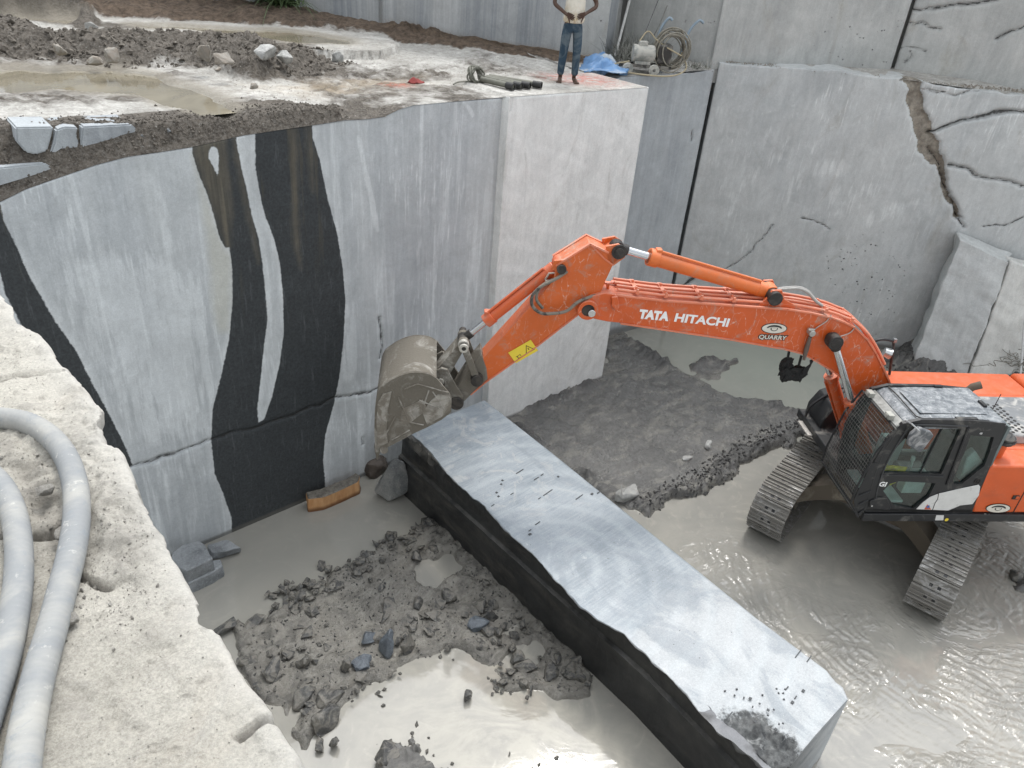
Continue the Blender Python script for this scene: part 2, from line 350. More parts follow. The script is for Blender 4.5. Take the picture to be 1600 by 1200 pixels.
# ------------------------------------------------------------------ sawn faces
def face(name, pts, z0, tops, thick, mat, label, cat, step=.035, cracks=(), dark=None, brk=(), pits=None, uneven=.006, foot=.25, side=True, olive=None, pale=None, topn=.02, kind=None, lite=()):
    """a sawn face standing on pts[0]->pts[1]; tops: (s, z) profile; cracks: (px polyline, width, depth)"""
    P0 = np.array([pts[0][0], pts[0][1], 0.]); P1 = np.array([pts[1][0], pts[1][1], 0.]); D = P1 - P0; Lw = np.linalg.norm(D); D = D / Lw
    N = np.array([D[1], -D[0], 0.])            # towards the camera side
    if np.dot(CAM - P0, N) < 0: N = -N
    zt = lambda s: np.interp(s, [t[0] for t in tops], [t[1] for t in tops])
    nu = max(4, int(Lw / step)); nv = max(4, int((max(t[1] for t in tops) - z0) / step))
    s = np.linspace(0, Lw, nu); t = np.linspace(0, 1, nv); S, T = np.meshgrid(s, t)
    top = zt(s) + topn * fbm(s * 3, s * 0 + 4, 4, 5)
    Z = z0 + (top[None, :] - z0) * T
    def flat(pl):
        r = []
        for p in pl:
            q = atp(p[0], p[1], P0, N); r.append((float(np.dot(q - P0, D)), float(q[2])))
        return r
    dep = uneven * fbm(S * .8, Z * .8, 4, 3)
    cr = np.full(S.shape, 9.0); bk = np.zeros(S.shape)
    for (pl, wd, dp) in cracks:
        f = flat(pl); d = seg_dist(S + .05 * fbm(S * 3, Z * 3, 3, 9), Z + .05 * fbm(S * 3, Z * 3, 3, 19), f)
        cr = np.minimum(cr, np.maximum(d - wd, 0)); dep = dep - dp * (1 - sstep(wd * .6, wd + .05, d))
    for (pl, dp) in brk:
        d = sdf(S + .06 * fbm(S * 4, Z * 4, 4, 31), Z + .06 * fbm(S * 4, Z * 4, 4, 41), flat(pl))
        b = sstep(-.03, .03, d); bk = np.maximum(bk, b); dep = dep - b * (dp + .04 * fbm(S * 6, Z * 6, 4, 51))
    A = {'cr': cr, 'brk': bk}
    if dark is not None:
        sd = np.full(S.shape, -9.0)
        for pl in dark[0]: sd = np.maximum(sd, sdf(S, Z, flat(pl)))
        for pl in dark[1]: sd = np.minimum(sd, -sdf(S, Z, flat(pl)))
        A['sd_dark'] = sd; A['hi'] = sstep(2.8, 5.2, Z)
        A['sd_olive'] = np.max([sdf(S, Z, flat(pl)) for pl in olive], axis=0) if olive else np.full(S.shape, -9.)
        A['sd_pale'] = np.max([sdf(S, Z, flat(pl)) for pl in pale], axis=0) if pale else np.full(S.shape, -9.)
    if pits is not None: A['pitz'] = np.max([sstep(-.5, .35, sdf(S, Z, flat(pl))) for pl in pits], axis=0)
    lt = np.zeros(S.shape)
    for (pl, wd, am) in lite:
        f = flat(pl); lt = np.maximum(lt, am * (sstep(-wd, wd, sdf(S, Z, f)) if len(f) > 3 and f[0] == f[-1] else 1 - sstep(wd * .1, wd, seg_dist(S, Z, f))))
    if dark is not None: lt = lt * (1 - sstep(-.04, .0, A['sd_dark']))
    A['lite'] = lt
    A['foot'] = 1 - sstep(0, foot, Z) if foot else np.zeros(S.shape)
    V = P0[None, None] + S[..., None] * D + dep[..., None] * N; V[..., 2] = Z
    V = V.reshape(-1, 3)
    # back and sides, so the face is the front of a solid body
    ev, ef = [], []; base = nu * nv
    bt = [(P0 + si * D - N * thick) for si in s]
    for i in range(nu): ev.append([bt[i][0], bt[i][1], float(top[i])])
    for i in range(nu): ev.append([bt[i][0], bt[i][1], z0])
    for i in range(nu - 1):
        a = (nv - 1) * nu + i; ef.append([a, a + 1, base + i + 1, base + i]); ef.append([base + i, base + i + 1, base + nu + i + 1, base + nu + i])
    ef.append([j * nu for j in range(nv)] + [base, base + nu]); ef.append([j * nu + nu - 1 for j in range(nv)] + [base + nu - 1, base + 2 * nu - 1])
    me = grid_mesh(name, V, nu, nv, A, ev, ef)
    o = link(name, me, mat); me.polygons.foreach_set('use_smooth', [i < (nu - 1) * (nv - 1) for i in range(len(me.polygons))])
    tag(o, label, cat, kind=kind); return o, P0, D, N
WALL_Y = 8.81
top_px = [(-60, 335), (0, 316), (40, 296), (100, 275), (150, 258), (200, 245), (250, 238), (300, 230), (380, 212), (440, 203), (490, 196), (540, 188), (570, 187), (600, 183), (622, 172), (645, 165), (700, 160), (785, 153), (800, 152)]
top_w = [(aty(x, y, WALL_Y)[0], aty(x, y, WALL_Y)[2]) for x, y in top_px]; top_w = [t for t in top_w if t[0] < 7.8]
XL = -2.5
tops = [(0, top_w[0][1] - .3)] + [(x - XL, z) for x, z in top_w] + [(14, 5.8)]
dark_left = [(-80, 300), (0, 318), (6, 345), (20, 372), (45, 430), (85, 500), (120, 550), (145, 600), (172, 650), (195, 695), (208, 729), (195, 734), (150, 745), (100, 640), (60, 560), (8, 460), (0, 425), (-60, 360)]
dark_main = [(298, 200), (300, 235), (303, 250), (310, 272), (322, 300), (333, 335), (343, 372), (352, 388), (358, 386), (362, 420), (363, 470), (358, 530), (345, 590), (332, 640), (330, 690), (335, 740), (348, 770), (362, 810), (362, 836), (362, 850), (508, 800), (508, 752), (505, 720), (508, 680), (522, 630), (530, 590), (537, 530), (540, 470), (536, 420), (527, 365), (512, 310), (500, 250), (489, 215), (487, 180)]
vein = [(368, 200), (369, 222), (377, 262), (386, 300), (394, 340), (404, 372), (410, 410), (415, 460), (418, 500), (413, 540), (408, 590), (402, 640), (404, 660), (412, 656), (425, 620), (437, 570), (443, 520), (442, 460), (438, 420), (434, 395), (424, 362), (413, 335), (405, 300), (399, 262), (398, 200)]
drop = [(325, 238), (331, 228), (339, 231), (342, 245), (341, 278), (334, 262), (326, 248)]
olive = [[(296, 200), (300, 240), (322, 300), (352, 388), (360, 385), (362, 330), (358, 280), (350, 200)], [(364, 200), (368, 240), (378, 300), (392, 360), (404, 410), (396, 360), (386, 300), (374, 240), (370, 200)], [(457, 190), (458, 260), (456, 320), (458, 380), (470, 420), (468, 380), (464, 300), (463, 190)], [(480, 190), (488, 240), (492, 300), (488, 300), (481, 240), (478, 190)]]
pale = [[(300, 240), (312, 300), (320, 360), (328, 420), (332, 480), (340, 520), (360, 520), (362, 400), (352, 388), (330, 330)]]
wall_striped, *_ = face('rock_wall', ((XL, WALL_Y), (7.86, WALL_Y)), -.4, tops, 1.0, M_STRIPE,
    'tall sawn grey rock wall with curving black bands, left of the pit', 'rock wall', .028,
    cracks=[([(190, 736), (230, 720), (260, 712), (300, 700), (330, 690), (380, 672), (430, 655), (480, 640), (520, 626), (560, 614), (600, 603)], .004, .02), ([(592, 497), (594, 520), (597, 560)], .005, .02), ([(567, 683), (567, 692)], .006, .02)],
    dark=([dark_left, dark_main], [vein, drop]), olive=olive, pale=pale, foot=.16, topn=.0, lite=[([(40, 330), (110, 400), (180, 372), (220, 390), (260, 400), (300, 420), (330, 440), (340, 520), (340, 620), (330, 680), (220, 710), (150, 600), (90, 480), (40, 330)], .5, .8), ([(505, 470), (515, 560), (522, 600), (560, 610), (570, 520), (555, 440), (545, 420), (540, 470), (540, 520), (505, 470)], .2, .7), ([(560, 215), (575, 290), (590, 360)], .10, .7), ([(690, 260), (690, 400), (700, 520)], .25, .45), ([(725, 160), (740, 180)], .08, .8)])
_e = aty(785, 153, 8.66); _r = aty(1010, 137, 8.66)
face('rock_block', ((7.84, 8.66), (11.02, 8.66)), -.4, [(0, _e[2]), (3.3, _r[2])], 1.15, M_PALE,
    'pale smooth sawn rock block under the standing man, right of the striped wall', 'rock block', .04,
    cracks=[([(800, 156), (802, 172)], .003, .01), ([(880, 465), (878, 492)], .003, .01)], foot=.2, topn=0)
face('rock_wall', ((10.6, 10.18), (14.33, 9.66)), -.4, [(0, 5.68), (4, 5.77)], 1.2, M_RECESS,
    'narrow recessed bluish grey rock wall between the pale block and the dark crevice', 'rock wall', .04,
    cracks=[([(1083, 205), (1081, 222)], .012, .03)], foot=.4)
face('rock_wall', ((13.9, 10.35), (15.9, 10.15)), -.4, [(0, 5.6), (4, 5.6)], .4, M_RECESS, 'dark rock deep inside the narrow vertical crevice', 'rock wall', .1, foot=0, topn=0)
_B = np.array([14.405, 9.615]); _d = np.array([.65, -.76]); _d = _d / np.linalg.norm(_d)
BIG0 = (_B[0], _B[1]); BIG1 = tuple(_B + _d * 15)
BN = np.array([_d[1], -_d[0], 0.]); BN = BN if np.dot(CAM - np.array([*BIG0, 0]), BN) > 0 else -BN
face('rock_wall', (BIG0, BIG1), -.4, [(0, 5.9), (2, 5.98), (3.8, 5.96), (4.7, 5.9), (6, 5.87), (15, 5.8)], .8, M_BIG,
    'wide tall grey rock wall split by a forked brown crack, behind the excavator', 'rock wall', .035,
    cracks=[([(1455, 235), (1470, 265), (1480, 300), (1495, 330), (1507, 355)], .006, .06), ([(1452, 208), (1500, 190), (1550, 178), (1610, 173)], .012, .08),
            ([(1480, 258), (1510, 264), (1530, 275), (1555, 279), (1580, 285), (1610, 297)], .008, .06), ([(1120, 432), (1165, 400), (1212, 350)], .001, .01), ([(1252, 340), (1270, 345), (1298, 356)], .003, .01),
            ([(1055, 455), (1080, 438), (1100, 425)], .02, .06), ([(1440, 140), (1490, 150), (1530, 142)], .003, .02), ([(1535, 355), (1560, 352), (1600, 340)], .004, .01)],
    brk=[([(1408, 122), (1438, 124), (1448, 170), (1458, 205), (1468, 225), (1484, 300), (1500, 345), (1494, 345), (1476, 305), (1464, 268), (1446, 245), (1434, 240), (1424, 180)], .10)],
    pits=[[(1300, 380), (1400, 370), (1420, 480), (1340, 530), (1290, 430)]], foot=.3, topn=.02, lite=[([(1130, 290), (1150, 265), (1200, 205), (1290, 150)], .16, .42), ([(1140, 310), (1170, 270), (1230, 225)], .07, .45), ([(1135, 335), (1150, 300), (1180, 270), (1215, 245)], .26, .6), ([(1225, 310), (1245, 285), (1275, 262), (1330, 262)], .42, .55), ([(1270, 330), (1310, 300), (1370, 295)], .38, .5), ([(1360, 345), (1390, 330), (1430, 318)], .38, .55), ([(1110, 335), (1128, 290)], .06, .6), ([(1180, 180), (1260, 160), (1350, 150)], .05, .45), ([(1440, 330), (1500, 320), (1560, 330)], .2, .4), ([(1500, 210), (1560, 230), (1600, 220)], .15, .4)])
# ------------------------------------------------------------------ upper bench faces behind the plateau
q = lambda x, y, z=5.85: tuple(at(x, y, z)[:2])
pA, pB, pC = q(598, 42), q(944, 88), q(985, 84)
face('rock_wall', ((4.0, 22.6), q(592, 40)), 5.3, [(0, 11), (20, 11)], 1, M_BAND, 'far grey rock face behind the muddy bench at upper left', 'rock wall', .09, cracks=[([(262, 8), (285, -6)], .03, .1)], foot=0)
face('rock_wall', (pA, pB), 5.3, [(0, 11), (20, 11)], .8, M_BAND, 'rock face with swirling vertical bands behind the standing man', 'rock wall', .06, foot=0)
face('rock_wall', (pB, (13.9, 11.98)), 5.3, [(0, 11), (20, 11)], .6, M_UP, 'short dark side face beside the leaning white pole', 'rock wall', .05, pits=[[(945, 0), (985, 0), (985, 40), (945, 40)]], foot=0)
face('rock_wall', ((13.6, 12.5), (15.2, 11.6)), 5.3, [(0, 11), (20, 11)], .4, M_UP, 'dark rock behind the narrow black slot above the bush', 'rock wall', .1, foot=0)
face('rock_wall', ((13.98, 11.92), q(1112, 92, 5.95)), 5.3, [(0, 11), (20, 11)], .8, M_UP, 'plain pale rock face above the motor and wire coil', 'rock wall', .06, foot=0, pits=[[(1085, 25), (1110, 25), (1110, 50), (1085, 50)]])
DL, DR = q(1113, 90, 5.98), q(1391, 108, 5.98)
face('rock_wall', (DL, DR), 5.5, [(0, 11), (20, 11)], .8, M_UP, 'large smooth beige grey rock face on the ledge above the wide cracked wall', 'rock wall', .05, foot=0,
     pits=[[(1290, 40), (1390, 40), (1390, 100), (1290, 100)]])
_k = (np.array(DR) - np.array(DL)) / np.linalg.norm(np.array(DR) - np.array(DL)); _kn = np.array([-_k[1], _k[0]]); _kn = _kn if _kn.dot(np.array(DR)) > 0 else -_kn
face('rock_wall', (tuple(np.array(DR) - _k * 1.2 + _kn * .45), tuple(np.array(DR) + _k * 1.6 + _kn * .45)), 5.3, [(0, 11), (20, 11)], .4, M_UP, 'dark rock deep in the brown crack between the two upper right faces', 'rock wall', .1, foot=0)
_f = np.array(q(1660, 146, 5.95)); _g = np.array(q(1396, 110, 5.95)); _u = (_f - _g) / np.linalg.norm(_f - _g)
face('rock_wall', (tuple(_g), tuple(_g + _u * 9)), 5.3, [(0, 11), (20, 11)], .8, M_UP, 'heavily cracked brownish rock face in the upper right corner', 'rock wall', .04, foot=0,
     cracks=[([(1375, 0), (1395, 16), (1440, 18), (1500, 8), (1560, 0)], .010, .06), ([(1390, 40), (1440, 38), (1470, 50)], .001, .02), ([(1555, 60), (1580, 46), (1610, 33)], .008, .04), ([(1400, 75), (1430, 72), (1450, 78)], .0, .01), ([(1410, 100), (1425, 85), (1420, 78)], .0, .01)],
     brk=[([(1392, -40), (1480, -40), (1430, 2), (1405, 14), (1398, 60), (1396, 100)], .06)])
# ------------------------------------------------------------------ pit floor
def P2(pl, z=0.03): return [tuple(at(x, y, z)[:2]) for x, y in pl]
mud_back = P2([(745, 640), (800, 640), (938, 580), (946, 505), (975, 512), (1010, 540), (1040, 560), (1062, 580), (1100, 592), (1120, 606), (1150, 616), (1190, 622), (1250, 640), (1300, 660), (1290, 672), (1262, 682), (1250, 692), (1215, 702), (1180, 715), (1165, 735), (1120, 762), (1090, 778), (1045, 788), (1015, 808), (985, 800), (960, 790), (900, 760)])
mud_isle = P2([(1072, 568), (1100, 562), (1150, 560), (1160, 568), (1140, 578), (1118, 592), (1090, 590)])
mud_front = P2([(352, 985), (372, 968), (405, 972), (450, 938), (500, 905), (545, 885), (595, 850), (640, 830), (680, 806), (700, 815), (740, 850), (800, 905), (870, 985), (945, 1070), (925, 1088), (880, 1094), (835, 1098), (790, 1078), (765, 1040), (735, 1018), (705, 1010), (655, 1040), (610, 1062), (570, 1078), (545, 1110), (510, 1140), (480, 1165), (450, 1150), (400, 1080)])
mud_heap = P2([(1375, 560), (1395, 520), (1700, 420), (1850, 620), (1640, 625), (1500, 612), (1440, 612), (1395, 608)])
mud_small = P2([(1575, 905), (1600, 885), (1680, 900), (1680, 960), (1590, 920)])
mud_low = P2([(588, 1180), (620, 1155), (650, 1160), (670, 1185), (690, 1215), (640, 1260), (590, 1240)])
hole_a = P2([(655, 885), (700, 870), (745, 878), (730, 895), (680, 912), (655, 905)])
hole_b = P2([(770, 1040), (800, 1012), (830, 1015), (820, 1040), (790, 1052)])
hole_c = P2([(430, 1118), (470, 1100), (480, 1120), (450, 1140)])
gx = np.unique(np.concatenate([np.arange(-1, 4, .07), np.arange(1.2, 12, .034), np.arange(12, 26, .085)])); gy = np.unique(np.concatenate([np.arange(-6, 0, .12), np.arange(0, 10.5, .034)]))
X, Y = np.meshgrid(gx, gy)
def mudmask(pl, w=.22, j=.14, f=2.3, s=0):
    d = sdf(X, Y, pl) + j * fbm(X * f, Y * f, 5, s); return d
dB = np.maximum(mudmask(mud_back, s=1), mudmask(mud_isle, s=2)); dF = mudmask(mud_front, j=.12, s=3)
dF = np.minimum(dF, -mudmask(hole_a, s=4) + .02); dF = np.minimum(dF, -mudmask(hole_b, s=5) + .02); dF = np.minimum(dF, -mudmask(hole_c, s=5))
dH = mudmask(mud_heap, s=6, j=.2); dS = np.maximum(mudmask(mud_small, s=7), mudmask(mud_low, s=8, f=4, j=.2))
Hh = np.full(X.shape, -.16)
cl = clods(X + .05 * vn(X * 9, Y * 9), Y + .05 * vn(X * 9 + 5, Y * 9), 6.0, 3); cl2 = clods(X, Y, 13, 9)
fine = fbm(X * 7, Y * 7, 5, 21)
edgeB = np.exp(-((dB - .18) / .16) ** 2) * sstep(-.2, .5, fbm(X * .7, Y * .7, 3, 71) + .25)
rut = np.abs(np.sin((X * .42 - Y * .9) * 7 + 1.2 * fbm(X * .6, Y * .6, 3, 5))) * .012 * sstep(.3, 1.0, dB)
Hh = np.maximum(Hh, -.16 + .19 * sstep(-.12, .12, dB) + .035 * sstep(.1, 1.2, dB) + .018 * fbm(X * 1.7, Y * 1.7, 4, 12) + .010 * fine * sstep(0, .3, dB) + rut + edgeB * (.05 + .04 * cl * cl + .02 * cl2 + .07 * np.abs(fbm(X * 4.3, Y * 4.3, 5, 66, .6))))
edgeF = np.exp(-((dF - .12) / .12) ** 2)
szn = 1 - .85 * sstep(-.15, .15, sdf(X, Y, P2([(455, 950), (590, 880), (720, 860), (760, 930), (680, 965), (600, 975), (500, 1010)])))
Hh = np.maximum(Hh, -.16 + .175 * sstep(-.10, .12, dF) + .035 * sstep(.1, 1.0, dF) + .028 * fbm(X * 2.2, Y * 2.2, 4, 13) + szn * sstep(-.05, .2, dF) * (.045 * cl ** 2 * sstep(-.3, .4, fbm(X * 1.3, Y * 1.3, 3, 55)) + .03 * cl2 * sstep(0, .5, fbm(X * 2, Y * 2, 3, 56)) + .016 * fine) + edgeF * .05 * cl)
Hh = np.maximum(Hh, -.16 + .24 * sstep(-.15, .2, dH) + .5 * sstep(.1, 1.4, dH) + sstep(0, .3, dH) * (.11 * cl + .05 * cl2 + .05 * fine + .07 * fbm(X * 1.4, Y * 1.4, 3, 8)))
Hh = np.maximum(Hh, -.16 + .2 * sstep(-.1, .12, dS) + sstep(-.1, .1, dS) * (.09 * cl + .05 * cl2))
A = {'clod': (np.clip(edgeB + sstep(0, .3, dH) + edgeF * .6, 0, 1)), 'front': sstep(-.2, .2, dF)}
V = np.stack([X, Y, Hh], -1).reshape(-1, 3)
me = grid_mesh('pit_floor', V, len(gx), len(gy), A)
m = NM('mud', .6, 0, .5)
n1 = m.ramp(m.noise(1.1, 6, .6, .8), .35, .65); n2 = m.ramp(m.noise(8, 6, .7), .35, .68)
geo = m.n('ShaderNodeNewGeometry'); sx = m.n('ShaderNodeSeparateXYZ'); m.L(geo.outputs['Position'], sx.inputs[0]); zz = sx.outputs['Z']
c = m.mix(n1, (.115, .114, .110), (.175, .172, .164)); c = m.mix(m.math('MULTIPLY', n2, .55), c, (.06, .059, .057))
c = m.mix(m.math('MULTIPLY', m.attr('clod'), .62), c, (.045, .044, .043))
c = m.mix(m.math('MULTIPLY', m.attr('front'), .7), c, m.mix(m.ramp(m.noise(2.4, 6, .65, 1.2), .40, .62), (.235, .222, .192), (.10, .094, .082)))
c = m.mix(m.ramp(m.math('ADD', zz, m.math('MULTIPLY', m.math('SUBTRACT', m.noise(6, 5), .5), .09)), .0, .045, .8, 0), c, (.19, .18, .158))
ws_ = m.ramp(m.noise(1.6, 7, .7, 1.2, m.coord((1, 2.0, 1), (0, 0, .4))), .52, .60); c = m.mix(m.math('MULTIPLY', ws_, .7), c, (.22, .212, .19))
c = m.mix(m.ramp(m.noise(38, 3, .7), .62, .72, 0, .5), c, (.27, .265, .25))
m.col(c); m.rough(m.math('ADD', m.math('SUBTRACT', m.ramp(zz, .01, .1, .2, .46), m.math('MULTIPLY', m.attr('front'), .14)), m.ramp(m.noise(4, 4, .6), .35, .65, -.2, .14), True))
m.bump(m.noise(16, 8, .72, .3), .95, .035); m.bump(m.noise(75, 4, .7), .5, .008)
o = link('pit_floor', me, m.m, smooth=True); tag(o, kind='structure')

# ------------------------------------------------------------------ water
wm = NM('muddy_water', .07, 0, .55)
sw = wm.noise(.55, 6, .6, 2.2, wm.coord((1, 1, 1), (0, 0, .5))); sw2 = wm.noise(1.6, 6, .62, 3.0)
c = wm.mix(wm.ramp(sw, .36, .62), (.285, .275, .245), (.235, .229, .208)); c = wm.mix(wm.ramp(sw2, .55, .72, 0, .5), c, (.36, .345, .30))
geo = wm.n('ShaderNodeNewGeometry'); sp = wm.n('ShaderNodeSeparateXYZ'); wm.L(geo.outputs['Position'], sp.inputs[0])
def blob(px, py, r0, r1):
    p = at(px, py, 0); vm = wm.n('ShaderNodeVectorMath', operation='DISTANCE'); wm.L(geo.outputs['Position'], vm.inputs[0]); vm.inputs[1].default_value = tuple(p)
    return wm.ramp(vm.outputs['Value'], r0, r1, 1, 0)
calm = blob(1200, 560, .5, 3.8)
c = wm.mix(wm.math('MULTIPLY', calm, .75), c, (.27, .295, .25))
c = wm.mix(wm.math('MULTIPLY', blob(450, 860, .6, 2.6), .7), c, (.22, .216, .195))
milk_glare = wm.math('MULTIPLY', blob(800, 1180, .4, 2.2), wm.ramp(wm.noise(1.1, 6, .62, 3.5, wm.coord(loc=(3, 8, 0))), .42, .60)); c = wm.mix(wm.math('MULTIPLY', milk_glare, .5), c, (.40, .385, .33))  # milky silt and bright cloud reflection, both painted into the water colour
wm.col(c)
rip = wm.math('MAXIMUM', wm.math('MAXIMUM', blob(1560, 830, .3, 1.7), blob(1330, 1130, .7, 2.6)), wm.math('MULTIPLY', blob(1150, 860, .2, 1.3), .35))
rip = wm.math('MAXIMUM', rip, wm.math('MULTIPLY', blob(1560, 1050, .2, 2.5), .75))
rip = wm.math('MULTIPLY', rip, wm.ramp(wm.noise(.8, 4, .6, 1.0, wm.coord(loc=(6, 2, 0))), .44, .62, .06, 1.2))
tl = at(1520, 930, 0)
rings = wm.wave(2.3, 9, 3, .9, True, wm.coord(loc=(-tl[0], -tl[1], 0)), 'Z')
chop = wm.noise(2.2, 5, .5, 1.6, wm.coord((1, 2.6, 1), (0, 0, -.6)))
hgt = wm.math('ADD', wm.math('MULTIPLY', rings, .28), chop)
wm.bump(wm.math('MULTIPLY', hgt, rip), .7, .10)
wm.bump(wm.noise(2.2, 3, .5, .8), .06, .05)
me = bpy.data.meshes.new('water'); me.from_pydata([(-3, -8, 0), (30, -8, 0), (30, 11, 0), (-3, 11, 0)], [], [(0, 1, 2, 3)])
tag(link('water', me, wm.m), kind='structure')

# ------------------------------------------------------------------ plateau behind the wall tops
fx = [XL, top_w[0][0]] + [a for a, b in top_w]; fz = [tops[0][1], top_w[0][1]] + [b for a, b in top_w]
gx = np.concatenate([np.arange(-2.5, 3, .05), np.arange(3, 11.0, .045), [11.005, 11.02], np.arange(11.06, 14.3, .05), [14.44, 14.6, 14.9, 15.4, 16, 18, 20, 23]])
nt_ = 290; tt = np.linspace(0, 1, nt_) ** 1.35
yf = np.where(gx < 7.85, WALL_Y, np.where(gx < 11.01, 8.66, 10.18 - (np.clip(gx, 10.6, 14.33) - 10.6) * .1394))
yf = np.where(gx > 14.4, 9.9 + (gx - 14.5) * 0, yf)
X = np.repeat(gx[None], nt_, 0); Y = yf[None] + tt[:, None] * (23.5 - yf[None])
pud_a = P2([(-160, 112), (0, 112), (110, 112), (215, 118), (255, 132), (300, 142), (330, 158), (335, 170), (385, 180), (402, 184), (375, 187), (310, 184), (300, 176), (240, 168), (215, 155), (100, 143), (40, 145), (-40, 150), (-160, 160)], 5.9)
pud_b = P2([(215, 42), (270, 40), (330, 45), (420, 48), (500, 55), (552, 66), (540, 73), (470, 70), (400, 62), (300, 52), (230, 48)], 5.9)
pud_c = P2([(-200, 26), (0, 28), (60, 30), (110, 34), (100, 42), (30, 42), (-200, 45)], 5.9)
base = 5.80 + .16 * sstep(7, 1.5, X) + 0.03 * fbm(X * .5, Y * .5, 4, 2)
pile = P2([(-100, 50), (60, 48), (120, 55), (220, 62), (330, 62), (420, 66), (520, 72), (560, 84), (480, 104), (400, 108), (300, 98), (200, 100), (90, 92), (-100, 80)], 6.0)
dP = sdf(X, Y, pile) + .5 * fbm(X * .6, Y * .6, 4, 31)
pile2 = P2([(100, 8), (250, 4), (500, 18), (600, 36), (690, 52), (560, 50), (420, 38), (240, 34), (120, 28)], 5.95); dP2 = sdf(X, Y, pile2) + .3 * fbm(X * .8, Y * .8, 4, 33)
pile3 = P2([(-100, -10), (90, -10), (150, 10), (160, 26), (80, 24), (-100, 24)], 6.1); dP3 = sdf(X, Y, pile3) + .3 * fbm(X * .8, Y * .8, 4, 36)
berm = P2([(600, 36), (690, 50), (800, 62), (960, 84), (940, 92), (850, 84), (700, 66), (600, 52)], 5.95); dP4 = sdf(X, Y, berm) + .15 * fbm(X * 1.2, Y * 1.2, 4, 37)
cl = clods(X + .1 * vn(X * 4, Y * 4), Y, 3.2, 3); cl2 = clods(X, Y, 7.5, 9)
z = base + .14 * sstep(-.3, 1.2, dP) + sstep(-.2, .4, dP) * (.12 * cl + .10 * cl2 + .06 * fbm(X * 3, Y * 3, 4, 61))
z = z + .20 * sstep(-.2, 1.0, dP2) + sstep(-.2, .3, dP2) * (.08 * cl + .05 * cl2); z = z + .5 * sstep(-.2, 1.0, dP3) + sstep(-.2, .3, dP3) * (.15 * cl + .08 * cl2) + .07 * sstep(-.05, .3, dP4) * (.4 + cl)
rough_ = sstep(-.1, .6, fbm(X * .45, Y * .45, 4, 91) + .15) * sstep(11.2, 8.5, X + (Y - 9) * -.25)
z = z + rough_ * (.05 * cl2 + .05 * fbm(X * 3.1, Y * 3.1, 4, 62)) + .012 * fbm(X * 6, Y * 6, 4, 63)
wet = np.full(X.shape, -9.0); wets = []
for k, pd in enumerate((pud_a, pud_b, pud_c)):
    d = sdf(X, Y, pd) + .16 * fbm(X * 1.6, Y * 1.1, 4, 70 + k); wets.append(d); wet = np.maximum(wet, d)
PUDZ = 5.91
z = np.where(wet > -.5, z * (1 - sstep(-.5, 0, wet)) + np.maximum(PUDZ + .02 - .1 * sstep(-.1, .25, wet), 5.7) * sstep(-.5, 0, wet), z)
z = np.where((wet > -.75) & (wet < -.04), np.maximum(z, PUDZ + .025), z)
zfront = np.interp(gx, fx + [7.84, 7.86, 11.0, 11.03, 14.33, 23], fz + [5.87, _e[2], _r[2], 5.69, 5.77, 5.9])[None]
lim = zfront + (1.7 * (Y - yf[None])) + .10 * sstep(0, .3, Y - yf[None]) * fbm(X * 3, Y * 3, 4, 88)
soft = sstep(0, .45, Y - yf[None])
z = np.where(X < 5.2, np.minimum(z, lim), zfront * (1 - soft) + z * soft); z = np.where((X >= 5.0) & (Y - yf[None] < 1.3), np.maximum(z, zfront + .0), z) + .014; z[0] = zfront + .004; Y[0] = Y[0] - .006
slope = (X < 5.2) & (lim < base + .0) 
A = {'dirt': np.clip(.82 * sstep(-.3, .5, dP) + sstep(-.2, .3, dP3) + rough_ * .55 + sstep(5.2, 3.8, X) * sstep(.75, .35, Y - yf[None]) * 1.5 + np.exp(-((X - 5.2) / 1.0) ** 2) * sstep(.5, .1, Y - yf[None]) * .9, 0, 1.6), 'brown': np.clip(sstep(-.2, .4, dP2) + sstep(-.15, .2, dP4), 0, 1), 'wet': sstep(-.35, 0, wet) * sstep(.3, .5, Y - yf[None]),
     'ochre': np.exp(-(((X - 6.1) / 1.5) ** 2 + ((Y - 10.3) / .5) ** 2))}
me = grid_mesh('ground', np.stack([X, Y, z], -1).reshape(-1, 3), len(gx), nt_, A)
m = NM('dusty_bench', .9, 0, .25)
n1 = m.ramp(m.noise(1.4, 7, .68, .6), .38, .62); n2 = m.ramp(m.noise(9, 7, .72, .5), .40, .62); n3 = m.ramp(m.noise(34, 5, .72), .42, .66)
c = m.mix(n1, (.60, .59, .56), (.40, .39, .365)); c = m.mix(m.math('MULTIPLY', n2, .6), c, (.24, .228, .205)); c = m.mix(m.math('MULTIPLY', n3, .4), c, (.17, .155, .135))
d = m.mix(n2, (.115, .10, .084), (.045, .038, .031)); d = m.mix(m.math('MULTIPLY', n3, .35), d, (.30, .285, .26)); d = m.mix(m.ramp(m.noise(20, 5, .7), .62, .72, 0, .6), d, (.5, .49, .46))
fd = m.ramp(m.math('ADD', m.attr('dirt'), m.math('MULTIPLY', m.math('SUBTRACT', m.noise(3.5, 7, .7), .5), 1.3)), .3, .62)
c = m.mix(fd, c, d)
br = m.mix(n2, (.14, .105, .078), (.055, .042, .032)); fb = m.ramp(m.math('ADD', m.math('MULTIPLY', m.attr('brown'), .8), m.math('MULTIPLY', m.math('SUBTRACT', m.noise(4, 6, .7), .5), .9)), .4, .6)
c = m.mix(fb, c, br)
c = m.mix(m.math('MULTIPLY', m.attr('ochre'), m.ramp(m.noise(3, 5, .6), .4, .6, .1, .5)), c, (.42, .34, .24))
rd = m.n('ShaderNodeVectorMath', operation='DISTANCE'); m.L(m.tc.outputs['Object'], rd.inputs[0]); rd.inputs[1].default_value = tuple(at(905, 128, 5.8))
